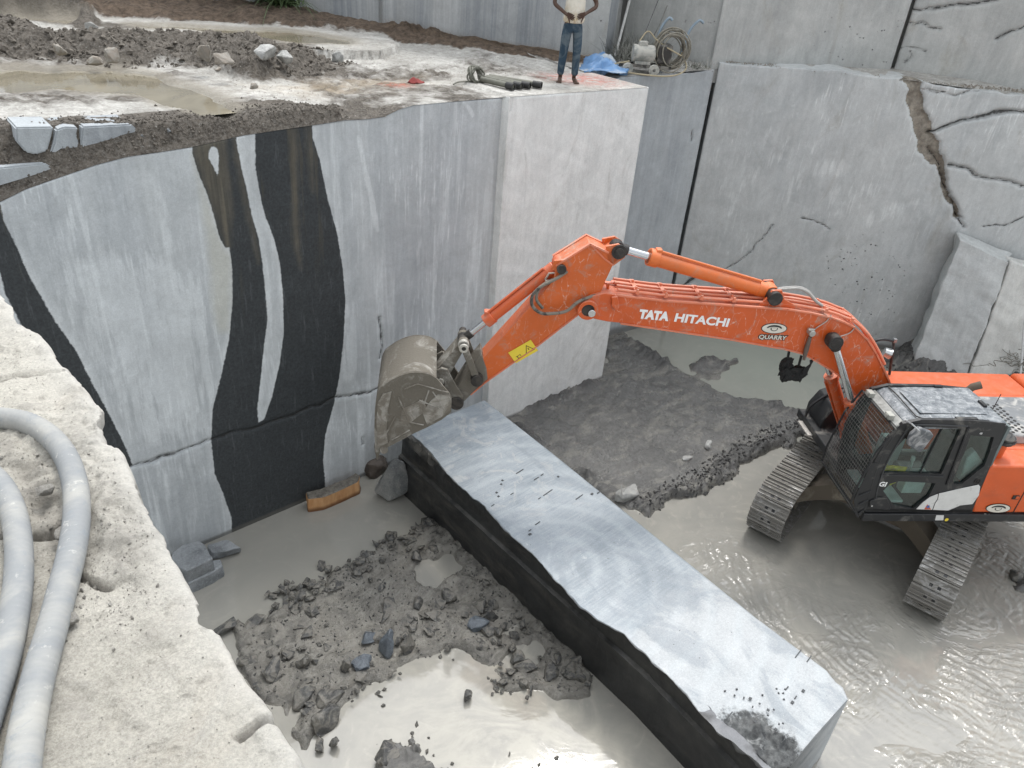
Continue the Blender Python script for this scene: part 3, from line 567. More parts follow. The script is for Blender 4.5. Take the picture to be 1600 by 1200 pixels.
rf = m.math('MULTIPLY', m.ramp(rd.outputs['Value'], .25, 1.0, 1, 0), m.ramp(m.noise(7, 6, .7, 1), .42, .55)); c = m.mix(m.math('MULTIPLY', rf, .6), c, (.48, .10, .07))
rd = m.n('ShaderNodeVectorMath', operation='DISTANCE'); m.L(m.tc.outputs['Object'], rd.inputs[0]); rd.inputs[1].default_value = tuple(at(620, 142, 5.8))
rf = m.math('MULTIPLY', m.ramp(rd.outputs['Value'], .1, .35, 1, 0), m.ramp(m.noise(9, 6, .7, 1), .42, .55)); c = m.mix(m.math('MULTIPLY', rf, .6), c, (.5, .13, .09))
c = m.mix(m.math('MULTIPLY', m.attr('wet'), .75), c, (.25, .225, .18))
m.col(c); m.rough(m.ramp(m.attr('wet'), 0, 1, .92, .4)); m.bump(m.noise(11, 8, .72), .9, .04); m.bump(m.noise(60, 4, .7), .6, .01)
M_BENCH = m.m
tag(link('ground', me, m.m, smooth=True), kind='structure')
pw = NM('puddle_water', .05, 0, .5); pw.col(pw.mix(pw.ramp(pw.noise(.8, 5, .6, 2), .35, .65), (.235, .21, .155), (.17, .152, .115))); pw.bump(pw.noise(5, 3, .5, 1), .05, .02)
def puddle(k0):                          # a level sheet inside each hollow
    d = wets[k0]; ok = (d > -.14) & (lim > PUDZ + .03) & (Y - yf[None] > .36); bm = bmesh.new(); vid = {}
    def V_(j, i):
        if (j, i) not in vid: vid[(j, i)] = bm.verts.new((X[j, i], Y[j, i], PUDZ - .002))
        return vid[(j, i)]
    J, I = np.nonzero(ok[:-1, :-1] & ok[1:, 1:] & ok[:-1, 1:] & ok[1:, :-1])
    for j, i in zip(J.tolist(), I.tolist()):
        if X[j, i + 1] - X[j, i] > 1e-4: bm.faces.new((V_(j, i), V_(j, i + 1), V_(j + 1, i + 1), V_(j + 1, i)))
    me = bpy.data.meshes.new('puddle'); bm.to_mesh(me); bm.free(); tag(link('water', me, pw.m), kind='structure')
for k in range(3): puddle(k)

# ------------------------------------------------------------------ near ledge (under the photographer)
LZ = 6.62
edge_px = [(-140, 300), (-40, 425), (0, 455), (25, 480), (30, 502), (62, 520), (95, 562), (120, 588), (160, 640), (165, 695), (190, 705), (215, 765), (255, 830), (272, 868), (288, 900), (316, 950), (322, 970), (340, 975), (372, 1040), (420, 1100), (432, 1125), (470, 1185), (500, 1235), (560, 1340), (640, 1500)]
ew = [tuple(at(x, y, LZ)[:2]) for x, y in edge_px]
ey = np.array([p[1] for p in ew])[::-1]; ex = np.array([p[0] for p in ew])[::-1]
gy = np.unique(np.concatenate([np.arange(-3, .6, .05), np.arange(.6, 2.6, .0075), np.arange(2.6, 6.5, .02)])); gt = np.linspace(0, 1, 210) ** 1.25
X = (np.interp(gy, ey, ex) + .005 * fbm(gy * 14, gy * 0, 5, 3) + .016 * np.round(vn(gy * 7, gy * 0, 5) * 2.4) / 2.4)[:, None] - gt[None] * 3.2; Y = np.repeat(gy[:, None], len(gt), 1)
e = (np.interp(gy, ey, ex))[:, None] - X
cl = clods(X, Y, 14, 3); cl2 = clods(X, Y, 34, 5)
gz = np.maximum(sdf(X, Y, P2([(105, 560), (150, 640), (185, 720), (230, 800), (275, 900), (240, 990), (190, 930), (150, 860), (125, 760), (100, 650)], LZ)), sdf(X, Y, P2([(20, 680), (100, 720), (110, 800), (60, 860), (30, 780)], LZ))) + .06 * fbm(X * 5, Y * 5, 4, 8)
lump = np.maximum(sstep(.0, .6, fbm(X * 2.2, Y * 2.2, 4, 44) + .1), sstep(-.03, .08, gz) * 1.35)
z = LZ + .012 * fbm(X * 1.8, Y * 1.8, 4, 41) + .006 * fbm(X * 7, Y * 7, 5, 42) + lump * (.011 * cl + .008 * cl2) + .006 * fbm(X * 22, Y * 22, 5, 43, .66) * (.3 + lump) - .008 * sstep(.25, .6, fbm(X * 15, Y * 15, 4, 47))
z = z - .02 * np.exp(-e / .008)
gr = P2([(0, 690), (60, 720), (110, 760), (150, 820), (120, 900), (60, 880), (0, 860)], LZ); dg = sdf(X, Y, gr) + .05 * fbm(X * 6, Y * 6, 3, 2)
z = z - .05 * sstep(-.05, .12, dg) + sstep(-.02, .05, dg) * .02 * cl
crk = np.full(X.shape, 9.0)
for pl in ([(0, 835), (60, 832), (100, 815)], [(370, 1150), (400, 1128), (428, 1118)], [(0, 590), (50, 582), (95, 574)], [(95, 870), (125, 905), (170, 918)]):
    crk = np.minimum(crk, seg_dist(X + .01 * fbm(X * 12, Y * 12, 3, 5), Y, P2(pl, LZ)))
z = z - .03 * (1 - sstep(.003, .014, crk))
V = np.stack([X, Y, z], -1)
drop_ = V[:, :1].copy(); rows = [drop_ + np.array([0.02 + .03 * 0, 0, 0])]
L0 = V[:, 0]; skirt = []
for k, dz in enumerate((.06, .16, .35, .7, 1.5, 6.9)):
    s_ = L0.copy(); s_[:, 2] = LZ - dz; s_[:, 0] = L0[:, 0] - .05 + .04 * fbm(gy * 5, gy * 0 + dz * 3, 4, 9) - dz * .015; skirt.append(s_)
V = np.concatenate([np.stack(skirt[::-1], 1), V], 1)
pad = np.repeat(gt[None] * 0, len(gy), 0)
at_g = np.concatenate([np.zeros((len(gy), 6)), np.clip(np.maximum(sstep(-.05, .1, dg), .55 * sstep(-.03, .08, gz) * (.5 + .5 * cl)) + 0 * pad, 0, 1)], 1)
at_e = np.concatenate([np.ones((len(gy), 6)), np.exp(-e / .06)], 1); at_c = np.concatenate([np.full((len(gy), 6), .5), crk], 1)
me = grid_mesh('ledge', V.reshape(-1, 3), V.shape[1], len(gy), {'grv': at_g, 'edge': at_e, 'crv': at_c})
m = NM('dusty_ledge', .9, 0, .25)
n1 = m.ramp(m.noise(2.2, 6, .65, .5), .36, .64); n2 = m.ramp(m.noise(14, 7, .7, .3), .45, .66); n3 = m.ramp(m.noise(55, 4, .75), .58, .72)
c = m.mix(n1, (.56, .535, .475), (.43, .41, .36)); c = m.mix(m.math('MULTIPLY', n2, .45), c, (.34, .32, .285)); c = m.mix(m.math('MULTIPLY', n3, .55), c, (.22, .205, .185))
n4 = m.ramp(m.noise(120, 5, .8), .35, .66, 1.14, .70); c = m.mix(1.0, c, n4, 'MULTIPLY')
pz = m.math('MULTIPLY', m.ramp(m.vor(42), .12, .22, 1, 0), m.ramp(m.noise(6, 5, .7), .5, .6)); c = m.mix(m.math('MULTIPLY', pz, .6), c, (.19, .175, .155))
gw = m.ramp(m.noise(5, 8, .78, .5, m.coord(loc=(1, 9, 4))), .55, .66); c = m.mix(m.math('MULTIPLY', gw, .5), c, (.30, .285, .26))
c = m.mix(m.math('MULTIPLY', m.attr('grv'), .75), c, m.mix(n2, (.32, .30, .265), (.15, .14, .125)))
c = m.mix(m.math('MULTIPLY', m.ramp(m.noise(1.3, 5, .6, 1, m.coord(loc=(4, 2, 0))), .55, .7), .45), c, (.50, .43, .34))
c = m.mix(m.ramp(m.attr('crv'), .003, .012, .8, 0), c, (.12, .11, .1))
c = m.mix(m.math('MULTIPLY', m.attr('edge'), .5), c, (.62, .61, .58))
m.col(c); m.bump(m.noise(28, 9, .82), .8, .010); m.bump(m.noise(150, 5, .8), .9, .004); m.bump(m.noise(7, 6, .7, .4), .5, .02)
M_LEDGE = m.m
tag(link('ledge', me, m.m, smooth=True), kind='structure')
# ------------------------------------------------------------------ stone kit
def rock_mesh(name, seed, dims=(1, .8, .6), n=16, det=2, amp=.035, flat=0):
    r = random.Random(seed); bm = bmesh.new()
    for i in range(n):
        v = Vector((r.gauss(0, 1), r.gauss(0, 1), r.gauss(0, 1))).normalized() * r.uniform(.75, 1.05)
        v = Vector([max(-.72, min(.72, q)) for q in v]) if flat == 0 else v
        bm.verts.new((v.x * dims[0] * .62, v.y * dims[1] * .62, v.z * dims[2] * .62))
    bmesh.ops.convex_hull(bm, input=bm.verts)
    bmesh.ops.delete(bm, geom=[v for v in bm.verts if not v.link_faces], context='VERTS')
    bmesh.ops.bevel(bm, geom=bm.edges[:], offset=.035 * min(dims), segments=1, affect='EDGES')
    bmesh.ops.triangulate(bm, faces=bm.faces[:])
    for k in range(det): bmesh.ops.subdivide_edges(bm, edges=[e for e in bm.edges if e.calc_length() > .12 * min(dims)], cuts=1, use_grid_fill=True); bmesh.ops.triangulate(bm, faces=bm.faces[:])
    bm.normal_update()
    P = np.array([v.co for v in bm.verts]); N_ = np.array([v.normal for v in bm.verts])
    s = 3.2 / max(dims); d = fbm(P[:, 0] * s + P[:, 2] * s * 1.3, P[:, 1] * s - P[:, 2] * s * .8, 4, seed) * amp * max(dims)
    for v, q in zip(bm.verts, P + N_ * d[:, None]): v.co = q
    me = bpy.data.meshes.new(name); bm.to_mesh(me); bm.free(); return me
def rock(px, py, z, size, seed, mat, label, dims=(1, .8, .6), rz=0, tilt=(0, 0), n=16, group=None, name='rock', sink=.3, cat='rock'):
    p = at(px, py, z); me = rock_mesh(name, seed, dims, n); o = link(name, me, mat); auto_smooth(o, 28)
    o.scale = (size,) * 3; o.rotation_euler = (tilt[0], tilt[1], rz); o.location = (p[0], p[1], z + size * dims[2] * (.5 - sink))
    return tag(o, label, cat, group)
def slab(px_top, zt, thick, seed, mat, label, name='rock', cat='rock', amp=.02, lean=0, group=None):
    """broken slab: top outline traced in the picture lies at height zt"""
    P = [at(x, y, zt) for x, y in px_top]; cx = sum(P) / len(P); bm = bmesh.new()
    a = [bm.verts.new(tuple(p)) for p in P]; b = [bm.verts.new((cx[0] + (p[0] - cx[0]) * 1.06, cx[1] + (p[1] - cx[1]) * 1.06, zt - thick)) for p in P]
    n = len(P); bm.faces.new(a); bm.faces.new(b[::-1])
    for i in range(n): bm.faces.new((a[i], b[i], b[(i + 1) % n], a[(i + 1) % n]))
    bmesh.ops.recalc_face_normals(bm, faces=bm.faces); bmesh.ops.bevel(bm, geom=bm.edges[:], offset=.012, segments=1, affect='EDGES')
    bmesh.ops.triangulate(bm, faces=bm.faces[:])
    for k in range(3): bmesh.ops.subdivide_edges(bm, edges=[e for e in bm.edges if e.calc_length() > .07], cuts=1, use_grid_fill=True); bmesh.ops.triangulate(bm, faces=bm.faces[:])
    bm.normal_update(); Q = np.array([v.co for v in bm.verts]); N_ = np.array([v.normal for v in bm.verts])
    d = fbm(Q[:, 0] * 4 + Q[:, 2] * 5, Q[:, 1] * 4 - Q[:, 2] * 3, 4, seed) * amp
    for v, q_ in zip(bm.verts, Q + N_ * d[:, None]): v.co = Vector(q_) - Vector(cx)
    me = bpy.data.meshes.new(name); bm.to_mesh(me); bm.free(); o = link(name, me, mat); auto_smooth(o, 30); o.location = tuple(cx)
    return tag(o, label, cat, group)

# ------------------------------------------------------------------ the long sawn beam of stone
ZT = 1.1
def bz(px, py, z=ZT): return at(px, py, z)[:2]
right = [(740, 613), (860, 707), (960, 788), (1080, 885), (1180, 966), (1255, 1022), (1290, 1048), (1304, 1066)]
left = [(655, 688), (672, 706), (690, 728), (712, 752), (740, 778), (757, 790), (778, 812), (800, 838), (830, 862), (850, 884), (880, 918), (905, 945), (935, 968), (975, 990), (1010, 1024), (1040, 1052), (1068, 1078), (1092, 1110), (1120, 1140), (1145, 1155)]
# full outline of the block body (cut faces)
BXl, BXr = 5.62, 7.36
lp = [bz(x, y) for x, y in left]; rp_ = [bz(x, y) for x, y in right]
ny = 300; ys = np.linspace(1.22, 8.18, ny)
ly = np.array([p[1] for p in lp])[::-1]; lx = np.array([p[0] for p in lp])[::-1]; ry = np.array([p[1] for p in rp_])[::-1]; rx = np.array([p[0] for p in rp_])[::-1]
o_ = np.argsort(ly); ly = ly[o_]; lx = lx[o_]; o_ = np.argsort(ry); ry = ry[o_]; rx = rx[o_]
xl = np.interp(ys, ly, lx) + .012 * fbm(ys * 6, ys * 0, 4, 2); xr = np.interp(ys, ry, rx)
xr[:6] -= np.linspace(.10, 0, 6); 
xe = np.interp(ys, [1.2, 3, 8.2], [5.33, 5.50, 5.60])        # left arris of the sawn block
nxx = 70; T = np.linspace(0, 1, nxx)
brkn = sstep(2.35, 1.5, ys)[:, None] * sstep(.55, .1, T)[None]   # broken corner at the near end
TX = xl[:, None] + (xr - xl)[:, None] * T[None]; TY = np.repeat(ys[:, None], nxx, 1)
TZ = ZT + 0 * TX + .003 * fbm(TX * 2, TY * 2, 3, 3) - brkn * (.05 + .05 * clods(TX, TY, 9, 3) + .04 * fbm(TX * 9, TY * 9, 4, 3))
# columns on the left: rough dark break sloping to the arris, rebate, lower sawn face
cols = []
def colm(x, z, rough_=0, sd=0): cols.append(np.stack([x + rough_ * fbm(ys * 5, ys * 0 + sd, 5, sd), ys, z + rough_ * fbm(ys * 7 + 3, ys * 0 + sd, 5, sd + 1)], -1))
rb = np.clip(xl - xe, .02, 1)
colm(xe - .02, np.full(ny, -.35)); colm(xe - .02, np.full(ny, .25)); colm(xe - .02, np.full(ny, .55), .002, 3); colm(xe - .018, np.full(ny, .70), .003, 4); colm(xe + .035, np.full(ny, .72), .003, 5); colm(xe + .045, np.full(ny, .78), .004, 8)
colm(xe + .05, np.full(ny, .90), .008, 6); colm(xe + .05 + .1 * rb, np.full(ny, 1.0), .03, 7); colm(xe + .05 + .35 * rb, ZT - .035 + 0 * ys, .025, 9); colm(xe + .05 + .7 * (rb - .05), ZT - .02 + 0 * ys, .015, 10); colm(xl - .012, ZT - .012 + 0 * ys, .006, 11)
nl = len(cols)
Vt = np.concatenate([np.stack(cols, 1), np.stack([TX, TY, TZ], -1)], 1)
rc = [np.stack([xr + .03, ys, np.full(ny, ZT - .02)], -1), np.stack([xr + .045, ys, np.full(ny, ZT - .06)], -1), np.stack([xr + .05, ys, np.full(ny, -.35)], -1)]
Vt = np.concatenate([Vt, np.stack(rc, 1)], 1); nc = Vt.shape[1]
topm = np.zeros((ny, nc)); topm[:, nl:nl + nxx] = 1; topm[:, nl + nxx:] = 1
brkm = np.zeros((ny, nc)); brkm[:, nl:nl + nxx] = brkn
greyb = np.zeros((ny, nc)); greyb[:, nl - 3:nl] = sstep(5.2, 4.0, ys)[:, None]
me = grid_mesh('stone_beam', Vt.reshape(-1, 3), nc, ny, {'top': topm, 'brkn': brkm, 'greyb': greyb})
bm = bmesh.new(); bm.from_mesh(me); bm.verts.ensure_lookup_table()
for row in (0, ny - 1): bm.faces.new([bm.verts[row * nc + j] for j in range(nc)])
bmesh.ops.recalc_face_normals(bm, faces=bm.faces); bm.to_mesh(me); bm.free()
m = NM('wet_sawn_stone', .4, 0, .5)
tp = m.attr('top'); ge = m.n('ShaderNodeNewGeometry'); sx = m.n('ShaderNodeSeparateXYZ'); m.L(ge.outputs['Normal'], sx.inputs[0])
ln = m.ramp(m.noise(26, 4, .6, 0, m.coord((.12, 1.6, 1), (0, 0, .35))), .38, .68)
c = m.mix(m.ramp(m.noise(1.1, 5, .6, 1), .36, .64), (.275, .31, .34), (.20, .235, .265)); c = m.mix(m.math('MULTIPLY', ln, .5), c, (.37, .405, .43))
ps = m.n('ShaderNodeSeparateXYZ'); m.L(m.tc.outputs['Object'], ps.inputs[0])
nearf = m.ramp(ps.outputs['Y'], 4.0, 2.6); nearn = m.ramp(m.math('ADD', nearf, m.math('MULTIPLY', m.math('SUBTRACT', m.noise(2.4, 6, .65, 1), .5), 1.1)), .35, .7)
c = m.mix(m.math('MULTIPLY', nearn, .75), c, m.mix(m.ramp(m.noise(45, 4, .7), .35, .65), (.37, .385, .395), (.46, .475, .48)))
rg = m.wave(.9, 3.0, 4, 1.0, True, m.coord(loc=(-5.6, -4.6, -1.1)), 'SPHERICAL'); c = m.mix(m.math('MULTIPLY', m.ramp(rg, .55, 1), .25), c, (.44, .48, .5))
slur = m.ramp(m.noise(1.5, 6, .66, 2.5, m.coord(loc=(2, 7, 0))), .54, .60); farf = m.ramp(ps.outputs['Y'], 4.6, 6.6, .12, 1)
slf = m.math('MULTIPLY', slur, farf); c = m.mix(m.math('MULTIPLY', slf, .5), c, (.42, .425, .42))
wtp = m.ramp(m.noise(.9, 5, .62, 1.6, m.coord((1, .6, 1), loc=(7, 5, 0))), .50, .58); c = m.mix(m.math('MULTIPLY', wtp, .45), c, (.17, .20, .23))
c = m.mix(m.ramp(m.noise(5, 6, .7, 1, m.coord(loc=(8, 1, 0))), .64, .70, 0, .45), c, (.52, .54, .54))
bk = m.mix(m.ramp(m.noise(12, 6, .7), .4, .62), (.028, .030, .032), (.10, .105, .105)); bk = m.mix(m.ramp(m.noise(5, 5, .6, 1, m.coord(loc=(1, 1, 9))), .62, .74), bk, (.3, .31, .31))
c = m.mix(m.ramp(m.math('ADD', m.attr('brkn'), m.math('MULTIPLY', m.math('SUBTRACT', m.noise(8, 5, .7), .5), .9)), .35, .5), c, bk)
c = m.mix(m.ramp(m.vor(6.5), .035, .06, .8, 0), c, (.07, .075, .08))
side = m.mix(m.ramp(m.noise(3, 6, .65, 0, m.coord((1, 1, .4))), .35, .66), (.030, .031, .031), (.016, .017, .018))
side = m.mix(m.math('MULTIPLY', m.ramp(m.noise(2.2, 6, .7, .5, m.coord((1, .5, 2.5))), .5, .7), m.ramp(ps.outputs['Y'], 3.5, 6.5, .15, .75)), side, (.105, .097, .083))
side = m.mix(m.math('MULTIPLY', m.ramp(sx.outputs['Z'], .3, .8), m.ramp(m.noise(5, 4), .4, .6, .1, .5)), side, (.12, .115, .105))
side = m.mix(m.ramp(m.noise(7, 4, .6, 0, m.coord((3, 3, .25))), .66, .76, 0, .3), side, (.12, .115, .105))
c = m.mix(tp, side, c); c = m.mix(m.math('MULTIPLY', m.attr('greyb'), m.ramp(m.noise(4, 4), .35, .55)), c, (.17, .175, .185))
c = m.mix(1.0, c, m.ramp(m.noise(85, 3, .7), .3, .7, .84, 1.12), 'MULTIPLY')
m.col(c); m.rough(m.math('ADD', m.math('MULTIPLY', m.ramp(m.noise(1.7, 5, .6, 1.5), .4, .62, .3, .6), 1), m.math('MULTIPLY', nearn, .2), True))
m.bump(m.math('MULTIPLY', ln, tp), .12, .004); m.bump(m.noise(11, 8, .72), 0.35, .012); m.bump(m.noise(90, 4, .7), .3, .003)
o = link('stone_beam', me, m.m); auto_smooth(o, 40)
beam = o
dm_ = MB()
for (x, y, l_) in ((812, 737, .16), (838, 748, .10), (847, 742, .06), (856, 770, .20), (843, 779, .05), (785, 751, .03), (783, 757, .03), (776, 770, .03), (779, 776, .03), (800, 772, .06), (770, 790, .06), (828, 829, .05), (828, 835, .04), (840, 818, .10), (905, 777, .16), (935, 770, .06), (925, 772, .04), (872, 745, .03), (1230, 1075, .05), (1243, 1090, .05), (1247, 1022, .16), (1264, 1030, .12), (1140, 1118, .12), (1255, 1080, .04), (1180, 1128, .03), (1200, 1110, .03), (1212, 1140, .03), (1172, 1092, .03), (1238, 1098, .04)):
    p_ = at(x, y, ZT); dm_.box((p_[0], p_[1], ZT + .006), (l_, .012 if l_ > .045 else .03, .006), (0, 0, .1))
for k in range(90):
    x, y = 1080 + random.Random(k).uniform(0, 150), 1075 + random.Random(k + 500).uniform(0, 110); p_ = at(x, y, ZT)
    if p_[0] < 5.75 or p_[1] < 1.3: continue
    dm_.box((p_[0], p_[1], ZT + .004), (.02, .015, .012), (0, 0, k))
dmo = dm_.build('drill_mark', plain('mark_dark', (.05, .055, .06), .6), beam); dmo['kind'] = 'stuff'
tag(o, 'long sawn stone beam with bluish grey top and black side lying across the pit', 'stone block')

# ------------------------------------------------------------------ leaning slabs against the big wall
def hexa(name, P, mat, label, cat='stone slab', amp=.03, seed=1, cuts=14):
    bm = bmesh.new(); v = [bm.verts.new(tuple(p)) for p in P]
    for f in ((0, 1, 2, 3), (7, 6, 5, 4), (0, 4, 5, 1), (1, 5, 6, 2), (2, 6, 7, 3), (3, 7, 4, 0)): bm.faces.new([v[i] for i in f])
    bmesh.ops.recalc_face_normals(bm, faces=bm.faces); bmesh.ops.bevel(bm, geom=bm.edges[:], offset=.015, segments=1, affect='EDGES')
    bmesh.ops.triangulate(bm, faces=bm.faces[:])
    for k in range(5): bmesh.ops.subdivide_edges(bm, edges=[e for e in bm.edges if e.calc_length() > .10], cuts=1, use_grid_fill=True); bmesh.ops.triangulate(bm, faces=bm.faces[:])
    bm.normal_update(); Q = np.array([q_.co for q_ in bm.verts]); N_ = np.array([q_.normal for q_ in bm.verts])
    d = fbm(Q[:, 0] * 2 + Q[:, 2] * 3, Q[:, 1] * 2 - Q[:, 2] * 2, 4, seed) * amp
    for q_, r in zip(bm.verts, Q + N_ * d[:, None]): q_.co = r
    me = bpy.data.meshes.new(name); bm.to_mesh(me); bm.free(); o = link(name, me, mat); auto_smooth(o, 30); return tag(o, label, cat)
WP = np.array([BIG0[0], BIG0[1], 0.])
def wp(px, py, off): return atp(px, py, WP + BN * off, BN)
f0, f1, f2, f3 = wp(1436, 541, 1.05), wp(1520, 566, 1.35), wp(1577, 410, .80), wp(1500, 374, .50)
dd = np.array([_d[0], _d[1], 0.])
hexa('stone_slab', [f0 - [0, 0, .4], f1 - [0, 0, .4], f2, f3, f0 - BN * .9 + dd * .25 - [0, 0, .4], f1 - BN * 1.0 + dd * .55 - [0, 0, .4], f2 - BN * .62 + dd * .30, f3 - BN * .45 + dd * .1], rock_mat('slab_granite', (.50, .515, .505), (.42, .435, .435), stain=(.25, .24, .22), attrs=False),
     'tall broken stone slab leaning against the wide cracked wall, its right side pale')
h0, h1, h2, h3 = wp(1524, 568, 1.25), wp(1640, 566, 1.0), wp(1660, 440, .6), wp(1580, 409, .70)
hexa('stone_slab', [h0 - [0, 0, .4], h1 - [0, 0, .4], h2, h3, h0 - BN * .8 - [0, 0, .4], h1 - BN * 1.1 - [0, 0, .4], h2 - BN * .7, h3 - BN * .42], rock_mat('slab_granite_lit', (.60, .60, .57), (.5, .505, .49), stain=(.3, .29, .26), attrs=False),  # paler granite: doubles as the leaning slab's right face, its brighter light in the colour
     'pale stone slab at the right edge of the photo, doubling as the lit right side of the leaning slab', seed=5)

# ------------------------------------------------------------------ single stones one can point at
R_ = rock
slab([(268, 862), (285, 850), (310, 843), (322, 850), (332, 872), (290, 892), (262, 880)], .42, .5, 3, M_ROCK, 'large grey slab with a sawn edge, highest of three at the striped wall foot', amp=.02)
slab([(284, 896), (320, 878), (344, 874), (347, 884), (330, 895), (294, 912)], .20, .3, 4, M_ROCK, 'flat grey slab lying in the water in front of the higher slab by the ledge', amp=.01)
R_(352, 866, .0, .52, 11, M_ROCK, 'pointed dark grey stone right of the two slabs under the striped wall', (1, .55, .55), rz=-.5, sink=.22, n=13)
# orange-stained stone strip
def tracehexa(name, top, zt, thick, mat, label, seed, cat='rock', amp=.02): return slab(top, zt, thick, seed, mat, label, name, cat, amp)
m = NM('ochre_stone', .7)
z_ = m.n('ShaderNodeNewGeometry'); sx = m.n('ShaderNodeSeparateXYZ'); m.L(z_.outputs['Normal'], sx.inputs[0])
f = m.ramp(m.math('ADD', sx.outputs['Z'], m.math('MULTIPLY', m.math('SUBTRACT', m.noise(9, 6, .7), .5), 1.0)), .35, .6)
c = m.mix(m.ramp(m.noise(6, 5, .6, 0, m.coord((2, 2, .4))), .35, .65), (.42, .21, .085), (.56, .33, .16)); c = m.mix(f, c, m.mix(m.ramp(m.noise(14, 6, .7), .4, .6), (.16, .145, .12), (.07, .064, .055)))
sz = m.n('ShaderNodeSeparateXYZ'); m.L(z_.outputs['Position'], sz.inputs[0]); c = m.mix(m.ramp(sz.outputs['Z'], .03, .09, .9, 0), c, (.12, .045, .015))
m.col(c); m.bump(m.noise(20, 6, .7), .6, .02)
slab([(478, 768), (500, 764), (530, 752), (556, 738), (562, 742), (560, 752), (530, 766), (505, 776), (482, 779)], .26, .45, 8, m.m, 'ochre stained stone strip lying at the foot of the black band', amp=.015)
R_(588, 735, .0, .55, 23, rough_rock('brown_rock', (.10, .082, .068), (.045, .036, .03), rough=.45), 'dark brown rounded stone between the ochre strip and the tall grey stone', (1, .7, .8), rz=.6, sink=.25)
# upright grey stone leaning on the beam end
p = [at(582, 768, .05), at(608, 782, .05), at(640, 757, .05), at(636, 735, .05)]
bm_pts = [(583, 768, .12), (608, 784, .02), (628, 774, .12), (641, 752, .35), (634, 732, .62), (616, 713, .95), (603, 735, .60), (594, 748, .40), (650, 762, .1), (632, 722, .75), (604, 762, -.1), (636, 748, -.1), (625, 735, .1)]
bmm = bmesh.new()
for x, y, z0_ in bm_pts: bmm.verts.new(tuple(at(x, y, z0_)))
bmesh.ops.convex_hull(bmm, input=bmm.verts); bmesh.ops.delete(bmm, geom=[v for v in bmm.verts if not v.link_faces], context='VERTS')
bmesh.ops.bevel(bmm, geom=bmm.edges[:], offset=.02, segments=1, affect='EDGES'); bmesh.ops.triangulate(bmm, faces=bmm.faces[:])
for k in range(3): bmesh.ops.subdivide_edges(bmm, edges=[e for e in bmm.edges if e.calc_length() > .08], cuts=1, use_grid_fill=True); bmesh.ops.triangulate(bmm, faces=bmm.faces[:])
bmm.normal_update(); Q = np.array([q_.co for q_ in bmm.verts]); N_ = np.array([q_.normal for q_ in bmm.verts]); d_ = fbm(Q[:, 0] * 4 + Q[:, 2] * 3, Q[:, 1] * 4, 4, 4) * .02
for q_, r in zip(bmm.verts, Q + N_ * d_[:, None]): q_.co = r
me = bpy.data.meshes.new('rock'); bmm.to_mesh(me); bmm.free(); o = link('rock', me, rough_rock('mid_rock', (.30, .30, .285), (.14, .15, .155))); auto_smooth(o, 28)
tag(o, 'tall pointed grey stone standing between the ochre strip and the beam', 'rock')
R_(975, 775, .05, .62, 31, M_ROCKLT, 'pale speckled boulder half sunk in mud behind the beam', (1, .62, .42), rz=-.3)
R_(1073, 717, .05, .28, 33, M_ROCKLT, 'small pale flat stone left of the pair on the mud near the track', (1, .5, .35), rz=-.2)
R_(1106, 698, .05, .24, 35, M_ROCKLT, 'small white pointed stone on the mud nearest the crumbly ridge', (1, .6, .7), rz=.5)
